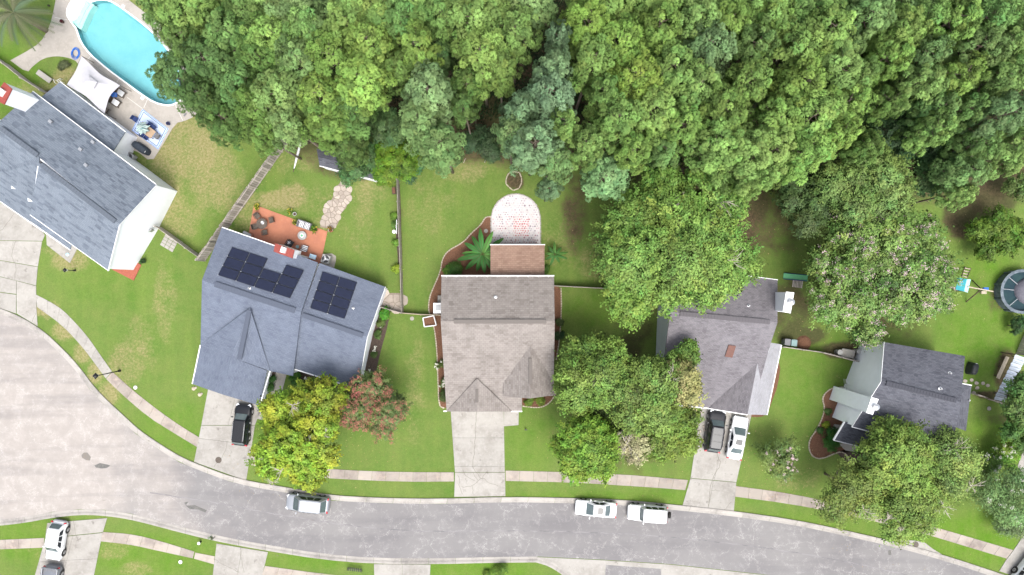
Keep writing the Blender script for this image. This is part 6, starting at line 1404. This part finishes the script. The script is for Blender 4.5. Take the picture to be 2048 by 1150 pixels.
M['grey_unit'] = mat('painted_grey_metal', (.36, .36, .35), .5, [(4, (.3, .3, .29), .4, .7)])
ac(265, 316, -.65, 'grey air conditioner with round fan beside the white side wall near the rug'); ac(655, 518.5, -.3, 'dark grey air conditioner on a pale slab beside the terracotta patio')
# covered grill / loungers etc.
def covered(px, py, rz, lx, ly, h, m, label, name, cat):
    t = thing(name, label, cat, P(px, py, .05), rz); st = []
    rr = random.Random(int(px)); vs = []; K = 18
    for j, (z, s) in enumerate(((0, 1), (h*.5, .97), (h*.85, .93), (h, .78), (h*1.03, .3))):
        for i in range(K):
            a = i*6.283/K; ca_, sa = math.cos(a), math.sin(a); e = .55; x = abs(ca_)**e*(1 if ca_ > 0 else -1)*lx/2*s; y = abs(sa)**e*(1 if sa > 0 else -1)*ly/2*s
            vs.append(Vector((x*rr.uniform(.96, 1.04), y*rr.uniform(.95, 1.05), z)))
    fs = [(j*K+i, j*K+(i+1) % K, (j+1)*K+(i+1) % K, (j+1)*K+i) for j in range(4) for i in range(K)]+[tuple(range(4*K, 5*K))]
    mesh('cover', vs, fs, m, t, smooth=True); MB().box((lx*.42, 0, h*.9), (.12, .2, .03)).build('handle_patch', M['palecloth'], t)
M['cover'] = mat('dark_navy_cover', (.022, .03, .042), .7, [(3, (.035, .045, .06), .4, .7)], .3, 6); M['blackcover'] = mat('black_vinyl_cover', (.012, .014, .017), .55, [(3, (.025, .028, .03), .4, .7)], .3, 6)
covered(287, 298, -.62, 2.0, .85, 1.1, M['cover'], 'long grill under a dark navy cover at the corner of the pool deck', 'covered_grill', 'grill')
covered(1938, 736, 1.3, 1.45, .75, 1.15, M['blackcover'], 'grill under a black cover against the charcoal roofed house', 'covered_grill', 'grill')
def lounger(px, py, rz, label, cush):
    t = thing('lounge_chair', label, 'chair', P(px, py, .05), rz); MB().box((0, 0, .32), (1.1, .7, .08)).build('frame', M['bronze'], t); MB().box((.08, 0, .42), (.8, .6, .12)).build('cushion', cush, t, mods=[('bevel', .04)])
    MB().box((-.55, 0, .6), (.1, .7, .55)).build('backrest', M['bronze'], t)
    for a in (-1, 1):
        MB().box((0, a*.38, .52), (1.1, .07, .05)).build('armrest', M['bronze'], t)
        for b in (-1, 1): MB().box((b*.5, a*.34, .15), (.06, .06, .3)).build('leg', M['bronze'], t)
lounger(244, 187, -.6, 'lounge chair with pale grey cushion beside the canopy, nearest the pool', M['palecloth']); lounger(234, 206, -.6, 'brown lounge chair with white pillow beside the canopy, nearer the house', M['white'])
o = MB().box((0, 0, .3), (.7, .5, .12)).build('towel', M['blue_cloth']); o.location = P(231, 191, .35); tag(o, 'bright blue towel hanging beside the lounge chair under the canopy edge', 'towel')
t = thing('patio_chair', 'dark brown chair half under the canopy, lowest of the three', 'chair', P(215, 222, .05), -.6); MB().box((0, 0, .4), (.6, .6, .08)).build('seat', M['bronze'], t); MB().box((-.3, 0, .65), (.07, .6, .5)).build('backrest', M['bronze'], t)
for a in (-1, 1):
    for b in (-1, 1): MB().box((a*.25, b*.25, .2), (.05, .05, .4)).build('leg', M['bronze'], t)
def pot(px, py, r, label, leafc=None, potm='palecloth', fl=None, h=.35, lf=.25):
    t = thing('flower_pot', label, 'flower pot', P(px, py, .06)); MB().lathe([(r*.7, 0), (r, h*.9), (r*1.08, h), (r*.9, h), (r*.85, h*.8)], n=16).build('pot', M[potm], t)
    MB().lathe([(r*.86, h*.78), (r*.86, h*.82)], n=12).build('soil', M['darkmulch'], t)
    if leafc:
        rr = random.Random(int(px*3+py)); vs = []; fs = []
        for i in range(70):
            a = rr.random()*6.28; e = rr.uniform(.2, 1.2); d = Vector((math.cos(a)*math.cos(e), math.sin(a)*math.cos(e), math.sin(e))); p0 = Vector((0, 0, h*.85)); ln = lf*rr.uniform(.6, 1.5); s = Vector((-d.y, d.x, 0)).normalized()*.045; b = len(vs); c_ = p0+d*ln; vs += [p0+d*ln*.3, c_+s-Vector((0, 0, .02)), p0+d*ln*1.5-Vector((0, 0, .08)), c_-s]; fs.append((b, b+1, b+2, b+3))
        o = mesh('plant', vs, fs, M['leaf'], t); o.color = (*leafc, 1)
        ca = o.data.color_attributes.new('tint', 'FLOAT_COLOR', 'POINT'); ca.data.foreach_set('color', [x for i in range(len(vs)) for x in (rr.uniform(.3, .8), .5, 0, 1)])
        if fl:
            mb = MB()
            for i in range(16): a = rr.random()*6.28; q = rr.uniform(.1, .38); mb.box((math.cos(a)*q, math.sin(a)*q, h+.12), (.07, .07, .03), rz=a)
            mb.build('blossom', M[fl], t)
pot(516.5, 415, .2, 'yellow-green potted plant at the upper left corner of the terracotta patio', (.13, .2, .02), 'darkwood', 'petal_yellow'); pot(582, 424, .2, 'leafy potted plant at the grass edge above the terracotta patio', (.12, .22, .03), 'palecloth', 'petal_yellow')
pot(591, 428.5, .2, 'small white pot right of the leafy pot above the terracotta patio', None, 'palecloth'); pot(593, 445.5, .24, 'cream pot with yellow flowers left of the striped sofa', (.15, .18, .03), 'palecloth', 'petal_yellow')
pot(631, 459, .24, 'bushy green pot with yellow flowers right of the striped sofa', (.08, .17, .02), 'darkwood', 'petal_yellow', lf=.34); pot(662.6, 459.5, .26, 'pot with red and yellow plant at the end of the flagstone path', (.2, .14, .02), 'palecloth', 'petal_rust')
pot(126.5, 44.5, .2, 'maroon pot on the deck left of the pool steps', (.1, .02, .03), 'darkwood', lf=.12); pot(383, 212, .28, 'brown pot with an olive plant at the rounded right end of the pool deck', (.16, .17, .04), 'darkwood', lf=.2); pot(338.5, 248, .2, 'small dark blue pot at the corner of the blue rug', (.05, .05, .1), 'navy', lf=.1)
pot(289, 522, .26, 'dark pot with a plant against the foot of the white gable wall', (.04, .09, .03), 'black'); pot(99, 12, .1, 'tiny black pot by the upper left deck edge', None, 'black', h=.2)
# hose coil
t = thing('hose_coil', 'coiled blue hose lying on the deck left of the canopy', 'hose', P(150.5, 108, .06)); mb = MB()
for k in range(5):
    rx = .62-.09*(k % 3); pts = [(rx*math.cos(a)*.75+.04*k, rx*math.sin(a)+.03*k, .02+.03*k) for a in [i*6.283/22 for i in range(23)]]; mb.tube(pts, .03, 5, caps=False)
mb.build('coil', M['blue_cloth'], t)
t = thing('pool_brush', 'dark pool brush lying on the rounded end of the deck', 'brush', P(370, 229, .06), 2.4); MB().tube([(0, 0, .03), (.5, 0, .03)], .02, 5).build('handle', M['grey_plastic'], t); MB().box((-.05, 0, .05), (.12, .4, .08)).build('brush_head', M['grey_plastic'], t)
# paddle board and bench like slab on the island
def taperboard(name, label, cat, px, py, L_, W_, rz, m, z=.12, fin=True):
    t = thing(name, label, cat, P(px, py), rz); K = 14; vs = []; fs = []
    for i in range(K+1):
        f = i/K; w_ = W_/2*math.sin(math.pi*(f*.94+.03))**.6; x = (f-.5)*L_; vs += [Vector((x, w_, z)), Vector((x, 0, z+.05)), Vector((x, -w_, z)), Vector((x, 0, z-.09))]
    for i in range(K):
        for j in range(4): fs.append((4*i+j, 4*i+(j+1) % 4, 4*i+4+(j+1) % 4, 4*i+4+j)[::-1])
    mesh('board', vs, fs, m, t, smooth=True); MB().box((-L_*.5-.12, 0, .1), (.5, .06, .08)).build('stand', M['darkwood'], t); MB().box((L_*.3, 0, .05), (.08, .3, .1)).build('stand', M['darkwood'], t)
taperboard('canoe_board', 'long narrow white board lying on the grass right of the plank fence', 'board', 596, 308, 3.5, .3, math.atan2(57, 14), M['white'])
t = thing('stone_bench', 'pale grey weathered slab bench on the bare island above the blue-grey roof', 'bench', P(93, 155), -.62); MB().box((0, 0, .42), (1.9, .62, .1)).build('seat', M['concrete'], t, mods=[('bevel', .05)]); MB().box((-.6, 0, .18), (.12, .5, .38)).build('leg', M['concrete'], t); MB().box((.6, 0, .18), (.12, .5, .38)).build('leg', M['concrete'], t)
t = thing('garden_chair', 'white wire chair at the corner of the sunroom roof beside the canopy', 'chair', P(124, 165), .5)
for k in range(4): MB().tube([(-.25, -.25+k*.16, .45), (.25, -.25+k*.16, .45)], .02, 5).build('seat_bar', M['white_metal'], t)
MB().tube([(-.25, -.25, .45), (-.3, -.25, .95), (-.3, .25, .95), (-.25, .25, .45)], .02, 5).build('back_frame', M['white_metal'], t)
for a in (-1, 1):
    for b in (-1, 1): MB().tube([(a*.24, b*.24, 0), (a*.24, b*.24, .45)], .02, 5).build('leg', M['white_metal'], t)
# terracotta patio furniture
t = thing('patio_table', 'round dark patio table with four cross-set chairs, on the terracotta patio', 'table', P(528, 448.5, .06)); MB().lathe([(.62, .7), (.62, .74), (.6, .75)], n=24).build('table_top', M['bronze'], t); MB().lathe([(.3, 0), (.06, .05), (.06, .7)], n=10).build('pedestal', M['bronze'], t); MB().lathe([(.16, .752), (.2, .78), (.17, .79), (.1, .77)], (.1, .12, 0), 14).build('bowl', M['steel'], t)
for i, (x, y, rz, lab) in enumerate([(517, 433, -.95, 'dark chair at the upper left of the round patio table'), (513, 454, .25, 'dark chair at the left of the round patio table'), (532, 465, 1.75, 'dark chair below the round patio table'), (545, 441, 3.4, 'dark chair pulled out to the right of the round patio table')]):
    chair('patio_chair', lab, x, y, rz, M['bronze'], .56, group='dark chairs round the patio table')
t = thing('fire_table', 'round grey fire table in the middle of the sitting area', 'table', P(606, 471.5, .06)); MB().lathe([(.45, 0), (.45, .35), (.5, .36), (.5, .42), (.3, .43)], n=24).build('rim', M['grey_unit'], t); MB().lathe([(.24, .43), (.24, .46), (.16, .47)], n=16).build('burner', M['white'], t); MB().lathe([(.15, .47), (.1, .5)], n=10).build('glass_fill', M['green_plastic'], t)
t = thing('sofa', 'grey two-seat sofa with black and white striped cushions', 'sofa', P(611, 451, .06), -.33); MB().box((0, 0, .22), (1.5, .8, .4)).build('frame', M['grey_plastic'], t, mods=[('bevel', .04)])
for a in (-1, 1): MB().box((a*.34, -.03, .47), (.62, .66, .12)).build('cushion', M['stripe'], t, mods=[('bevel', .04)]); MB().box((a*.34, .3, .66), (.62, .14, .4)).build('back_cushion', M['stripe'], t, mods=[('bevel', .04)])
for a in (-1, 1): MB().box((a*.75, 0, .5), (.08, .8, .5)).build('armrest', M['grey_plastic'], t)
MB().box((0, .4, .6), (1.5, .08, .5)).build('backrest', M['grey_plastic'], t)
t = chair('armchair', 'black armchair with one striped pillow beside the red chimney cap', 582, 487, 1.0, M['black'], .72, 'armchair', None, .5, True, M['black']); MB().box((.02, .05, .6), (.34, .3, .12), rz=.5).build('pillow', M['stripe'], t, mods=[('bevel', .04)])
chair('armchair', 'armchair with striped cushions near the air conditioner on the terracotta patio', 612, 497, 1.25, M['grey_plastic'], .66, 'armchair', None, .5, True, M['stripe'])
t = thing('side_table', 'small round green-topped side table between the two armchairs', 'table', P(597, 494, .06)); MB().lathe([(.2, .42), (.2, .45)], n=14).build('table_top', M['tealbin'], t); MB().tube([(0, 0, 0), (0, 0, .42)], .03, 6).build('leg', M['bronze'], t)
t = thing('garden_hose_reel', 'white hose reel with a dark hose loop at the patio corner by the house', 'hose reel', P(496, 468, .06), -.5); MB().box((0, 0, .25), (.95, .35, .45)).build('body', M['palecloth'], t, mods=[('bevel', .1)]); MB().tube([(.4+.45*math.cos(a)*.7, .3*math.sin(a), .05) for a in [i*.42 for i in range(15)]], .025, 5).build('hose', M['darkwood'], t)
t = thing('towel_stand', 'rack with pale blue towels at the right corner of the slate roof', 'towel rack', P(630, 514, .06), -.3); MB().box((0, 0, .9), (.75, .5, .06)).build('towel', M['bluewhite'] if 'bluewhite' in M else M.setdefault('bluewhite', mat('pale_blue_towel', (.3, .52, .68), .9, [(6, (.6, .68, .72), .45, .6)])), t)
for a in (-1, 1): MB().tube([(a*.35, 0, 0), (a*.35, 0, .9)], .02, 5).build('leg', M['steel'], t)
# white trellis at the straight fence
t = thing('trellis', 'narrow white trellis leaning on the straight fence', 'trellis', P(795, 455)); 
for k in range(3): MB().box((.02, -.1+k*.1, .8), (.03, .03, 1.4)).build('upright', M['white'], t)
MB().box((.05, 0, .9), (.06, 1.6, .06)).build('rail', M['white'], t); MB().lathe([(.2, .05), (.22, .25)], (-.35, -.5, 0), 14).build('ring_planter', M['white'], t)
t = thing('planter_box', 'rusty brown box at the top end of the straight fence', 'planter', P(789, 382), .1); MB().box((0, 0, .25), (.4, .75, .5), taper=1.1).build('box', M['darkwood'], t); MB().box((0, 0, .51), (.3, .6, .04)).build('soil', M['mulch'], t)
# brick edged square bed with white kerbs beside central house
t = thing('corner_planter', 'square mulch planter with white timber edges at the end of the thin fence', 'planter', P(860, 640)); q = [P(847,635.5), P(868.5,631), P(873.5,650), P(850,653)]; q = [p-P(860, 640) for p in q]
for i in range(4): a, b = q[i], q[(i+1) % 4]; MB().bar(a+Vector((0, 0, .32)), b+Vector((0, 0, .32)), .1, .64).build('side_board', M['white'], t)
MB().prism([p*.93 for p in q], .0, .35).build('soil', M['mulch'], t)
# bins, slabs near fence of house 4
def bin_(px, py, m, label): t = thing('wheeled_bin', label, 'bin', P(px, py), -.1); MB().box((0, 0, .5), (.55, .6, 1.0), taper=1.12).build('body', M[m], t); MB().box((0, 0, 1.04), (.66, .72, .07)).build('lid', M[m], t, mods=[('bevel', .02)]); MB().box((0, .36, 1.0), (.5, .06, .06)).build('handle', M[m], t); [MB().lathe([(.1, -.03), (.1, .03)], (a*.27, .28, .1), 12, M=Matrix.Rotation(math.pi/2, 4, 'Y')).build('wheel', M['rubber'], t) for a in (-1, 1)]
bin_(1568, 683, 'grey_plastic', 'dark grey wheeled bin behind the fence beside the chimney house, left one'); bin_(1581, 684.5, 'tealbin', 'pale teal wheeled bin behind the fence, right of the grey one')
t = thing('stone_table', 'weathered stone slab table behind the fence beside the white side wall', 'table', P(1690, 706), -.15); MB().box((0, 0, .7), (1.5, 1.0, .1)).build('table_top', M['concrete'], t, mods=[('bevel', .05)]); MB().box((-.45, 0, .33), (.2, .7, .66)).build('leg', M['concrete'], t); MB().box((.45, 0, .33), (.2, .7, .66)).build('leg', M['concrete'], t)
for x, y, l in ((1673, 703.5, 'round grey planter with a hole, left of the stone table'), (1712, 702, 'round purple-grey bin lid right of the stone table')):
    t = thing('round_bin', l, 'barrel', P(x, y)); MB().lathe([(.27, 0), (.31, .8), (.32, .85)], n=18).build('body', M['grey_unit'], t); MB().lathe([(.3, .86), (.28, .9), (.08, .91)], n=18).build('lid', M['grey_unit'], t)
t = thing('slide', 'pale green plastic slide with dark sides at the edge of the flowering tree', 'slide', P(1586, 554), -.12)
vs = []; K = 8
for i in range(K+1): f = i/K; x = -1.15+2.3*f; z = .12+1.1*f**1.3; vs += [Vector((x, .3, z)), Vector((x, -.3, z)), Vector((x, .32, z+.14)), Vector((x, -.32, z+.14)), Vector((x, .38, z)), Vector((x, -.38, z))]
mesh('chute', vs, [(6*i, 6*i+1, 6*i+7, 6*i+6) for i in range(K)], M['green_plastic'], t); mesh('side_rail', vs, [(6*i+2, 6*i+4, 6*i+10, 6*i+8) for i in range(K)]+[(6*i, 6*i+2, 6*i+8, 6*i+6) for i in range(K)], M['navy'], t); mesh('side_rail', vs, [(6*i+5, 6*i+3, 6*i+9, 6*i+11) for i in range(K)]+[(6*i+3, 6*i+1, 6*i+7, 6*i+9) for i in range(K)], M['navy'], t)
for a in (-1, 1): MB().tube([(1.15, a*.3, 0), (1.15, a*.3, 1.4)], .04, 6).build('post', M['green_plastic'], t)
t = thing('pallet', 'worn brown slatted pallet on the ground below the green slide', 'pallet', P(1594, 568), -.12)
for k in range(7): MB().box((-.5+k*.17, 0, .12), (.1, .8, .03)).build('slat', M['wood'], t)
for k in (-1, 1): MB().box((0, k*.33, .06), (1.15, .08, .08)).build('bearer', M['darkwood'], t)
# play set and round pool, far right
t = thing('play_set', 'wooden swing set with teal roof and pale ladder on the far right lawn', 'play set', P(1925, 570)); c = P(1925, 570)
def rel(x, y, h): return P(x, y, h)-c
q = [rel(1916,556,2.5), rel(1934,558,2.5), rel(1928,583,2.5), rel(1911,579,2.5)]; rg = [(q[0]+q[3])/2, (q[1]+q[2])/2]
mesh('roof_panel', [q[0], q[1], q[2], q[3]]+[p-Vector((0, 0, .05)) for p in q], [(0, 3, 2, 1), (0, 1, 5, 4), (1, 2, 6, 5), (2, 3, 7, 6), (3, 0, 4, 7)], M['teal'], t)
mesh('roof_skirt', [q[1], q[2], rel(1931,585,2.1)+Vector((.25, 0, 0)), rel(1937,559,2.1)+Vector((.25, 0, 0))], [(0, 1, 2, 3)], mat('pale_teal_cloth', (.35, .6, .62), .8, [(4, (.3, .5, .55), .4, .7)]), t)
for p in q: MB().tube([Vector((p.x*.92, p.y*.92, 0)), Vector((p.x*.92, p.y*.92, 2.45))], .05, 6).build('post', M['darkwood'], t)
MB().prism([Vector((p.x*.9, p.y*.9, 0)) for p in q], 1.25, 1.33).build('platform', M['wood'], t)
for k in range(4): a, b = rel(1923+k*2.2, 552-k*5.3, 1.4-k*.38), rel(1934.5+k*2.2, 554.5-k*5.3, 1.4-k*.38); MB().bar(a, b, .12, .05).build('ladder_rung', M['edging'], t)
for o_ in (0, 11.5): MB().bar(rel(1923+o_, 552+o_*.2, 1.45), rel(1930+o_, 534+o_*.2, .05), .06, .08).build('ladder_side', M['darkwood'], t)
MB().bar(rel(1935, 573.5, 2.3), rel(1986, 583, 2.3), .12, .14).build('beam', M['edging'], t)
MB().tube([rel(1962, 578, 2.3), rel(1945, 561, 0)], .06, 6).build('brace_leg', M['darkwood'], t); MB().tube([rel(1962, 579, 2.3), rel(1932, 604, 0)], .06, 6).build('brace_leg', M['darkwood'], t)
MB().box(rel(1971, 578, 1.3), (.55, .35, .25)).build('swing_seat', M['blue_cloth'], t); MB().box(rel(1967, 585, .5), (.6, .3, .2)).build('swing_seat', M['edging'], t)
for a in ((1970, 577.5), (1973, 578.5)): MB().tube([rel(a[0], a[1]+1, 2.3), rel(a[0], a[1]+1, 1.35)], .012, 4).build('chain', M['steel'], t)
t = thing('round_pool', 'round dark above-ground pool with sagging grey cover, cut by the right edge', 'pool', P(2030, 583)); n = 28
MB().lathe([(2.42, 0), (2.42, 1.15), (2.52, 1.17), (2.52, 1.2), (2.2, 1.21), (2.2, .6)], n=n).build('wall', M['poolwall'] if 'poolwall' in M else M.setdefault('poolwall', mat('blue_grey_pool_wall', (.07, .09, .11), .5, [(3, (.16, .19, .22), .4, .7)])), t)
MB().lathe([(2.21, .72), (2.21, .74)], n=n).build('water', mat('dark_pool_water', (.012, .03, .042), .35, spec=.15, var= [(1, (.02, .05, .05), .4, .7)]), t)
vs = []; K = 20
for j in range(6):
    for i in range(K): a = i*6.283/K; r_ = 1.55*math.sin(j/5*math.pi/2)*(1+.04*math.sin(a*3+j)); vs.append(Vector((.85+r_*math.cos(a)*.95, .05+r_*math.sin(a)*1.0, .75+.7*math.cos(j/5*math.pi/2))))
mesh('cover', vs, [(j*K+i, j*K+(i+1) % K, (j+1)*K+(i+1) % K, (j+1)*K+i)[::-1] for j in range(5) for i in range(K)], mat('grey_pool_cover', (.13, .125, .15), .8, [(5, (.09, .09, .11), .4, .7)], .4, 8), t, smooth=True)
for k, a in enumerate((2.3, 3.0, 4.0)): MB().bar(Vector((2.25*math.cos(a), 2.25*math.sin(a), 1.0)), Vector((1.1*math.cos(a)+.3, 1.1*math.sin(a), .95)), .05, .04).build('cross_bar', M['steel'], t)
for k in range(9): a = k*6.283/9; MB().box((2.5*math.cos(a), 2.5*math.sin(a), .58), (.1, .16, 1.16), rz=a).build('upright', M['poolwall'], t)
t = thing('picket_bench', 'long pale beige bench on the lawn left of the silver shelter', 'bench', P(1999.5, 734), math.atan2(44, 20)); MB().box((0, .08, .42), (2.7, .2, .05)).build('seat_plank', M['edging'], t); MB().box((0, -.14, .42), (2.7, .2, .05)).build('seat_plank', M['edging'], t); [MB().box((a, 0, .2), (.1, .45, .4)).build('leg', M['darkwood'], t) for a in (-1.1, 0, 1.1)]
# bench at the bottom, bin and small posts
t = thing('park_bench', 'black slatted bench on the bottom strip of lawn', 'bench', P(711, 1136), -.12)
for k in range(7): MB().box((-.66+k*.22, 0, .42), (.12, .42, .04)).build('slat', M['black'], t)
MB().tube([(-.85, .12, .6), (.85, .12, .6)], .03, 6).build('back_rail', M['black'], t)
for a in (-1, 1): MB().tube([(a*.78, .25, .62), (a*.85, -.22, .45), (a*.8, -.22, 0)], .03, 6).build('arm_leg', M['black'], t)
t = thing('marker_post', 'small black post with a white cap on the lower left lawn strip', 'post', P(402, 1083)); MB().lathe([(.1, 0), (.1, .5), (.12, .52)], n=12).build('post', M['black'], t); MB().lathe([(.16, .52), (.17, .6), (.08, .68)], n=12).build('cap', M['white_metal'], t)
for x, y, l in ((361, 1124, 'small white box lid set in the lower left lawn'), (271, 775, 'small white box lid set beside the curved sidewalk'), (824, 637, 'round grey access lid on the lawn below the thin fence'), (1978, 817, 'pale irregular stone on the right front lawn'), (972, 462, 'pale fist-sized stone at the edge of the red mulch bed'), (934, 1000, 'small dark grate in the kerb line left of the long driveway')):
    t = thing('ground_lid', l, 'lid', P(x, y, .02)); MB().lathe([(.2, 0), (.2, .05), (.16, .06)], n=9).build('lid', M['white_metal'] if 'white' in l else M['concrete'], t); MB().lathe([(.24, 0), (.24, .03)], n=9).build('rim', M['concrete'], t)
for x, y, l in ((388, 777, 'round tan stone at the front left corner of the slate roof'), (400, 789, 'grey and tan stone on the lawn beside the second driveway'), (1051, 858, 'small black sprinkler post on the front lawn of the central house')):
    t = thing('garden_stone' if 'stone' in l else 'sprinkler', l, 'stone' if 'stone' in l else 'sprinkler', P(x, y))
    if 'stone' in l: MB().lathe([(.2, 0), (.24, .08), (.14, .17), (.05, .19)], n=8).build('rock', M['edging'], t); MB().lathe([(.1, 0), (.13, .06), (.05, .12)], (.22, .1, 0), 7).build('rock', M['stone'], t)
    else: MB().lathe([(.06, 0), (.06, .4)], n=8).build('post', M['black'], t); MB().box((.05, 0, .42), (.3, .1, .08)).build('head', M['black'], t)
o = MB().lathe([(.16, 0), (.2, .12), (.1, .2)], n=14).build('garden_ornament', M['bluewhite']); o.location = P(136, 509); tag(o, 'small pale blue garden ornament on the slab before the low porch roof', 'ornament')
# driveway tyre-worn white stones by the pale porch of house 4
t = thing('rock_border', 'pale rubble stones between the driveway and the tree beside the dark SUV', 'stones', P(1396, 838)); rr = random.Random(8)
for i in range(26): MB().lathe([(.14, 0), (.16, .08), (.07, .15)], (rr.uniform(-.8, .8), rr.uniform(-3.4, 1.0), 0), 6).build('rock', M['stone'], t)
# small pine straw pile
t = MB(); rr = random.Random(2)
for i in range(600):
    a = rr.random()*6.28; q = math.sqrt(rr.random())*.85; h_ = .35*(1-q/.9); p0 = Vector((math.cos(a)*q, math.sin(a)*q, h_)); e = rr.random()*6.28; p1 = p0+Vector((math.cos(e)*.2, math.sin(e)*.2, rr.uniform(-.02, .06))); s = Vector((-math.sin(e), math.cos(e), 0))*.012; t.add([p0-s, p0+s, p1], [(0, 1, 2)])
t.lathe([(.85, 0), (.6, .2), (.2, .33)], n=14)
o = t.build('straw_pile', M['mulch']); o.location = P(1607, 686); tag(o, 'reddish brown heap of pine straw behind the fence right of the bins', 'straw pile')
o = MB().tube([(0, 0, .15), (.7, .4, .6), (1.3, 1.0, .9), (1.6, 1.9, .8)], [.06, .05, .04, .02], 6).build('bare_branch', M['pale_bark']); o.location = P(1912, 330, 12); tag(o, 'bare pinkish dead branch sticking out among pines at right', 'branch')

# fallen leaves scattered over lawn and kerb near the trees
g = np.random.default_rng(5); src = [(605,890,130),(748,830,80),(1240,850,150),(1355,520,190),(1800,960,170),(1560,920,70),(1770,560,190),(1000,330,200),(640,330,120),(1560,520,120)]
pp = []
for x, y, r in src:
    for k in range(150):
        a = g.uniform(0, 6.283); q = r*math.sqrt(g.uniform(.2, 1.5)); w_ = P(x+q*math.cos(a), y+q*math.sin(a)); pp.append([w_.x, w_.y, .075])
pp = np.array(pp); N = len(pp); nr = unit(np.array([0, 0, 1.])+g.normal(0, .25, (N, 3))); ln = g.uniform(.06, .15, N)
v = leaf_quads(pp, nr, unit(g.normal(0, 1, (N, 3))), ln, ln*.6); o = bpy.data.objects.new('fallen_leaves', np_mesh('fallen_leaves', v, np.arange(N*4).reshape(-1, 4), mat('dry_leaves', (.38, .30, .14), .9, [(.7, (.2, .13, .07), .4, .6)]))); C.objects.link(o)
tag(o, 'dry leaves fallen on the lawns and kerb round the trees', 'fallen leaves', kind='stuff')
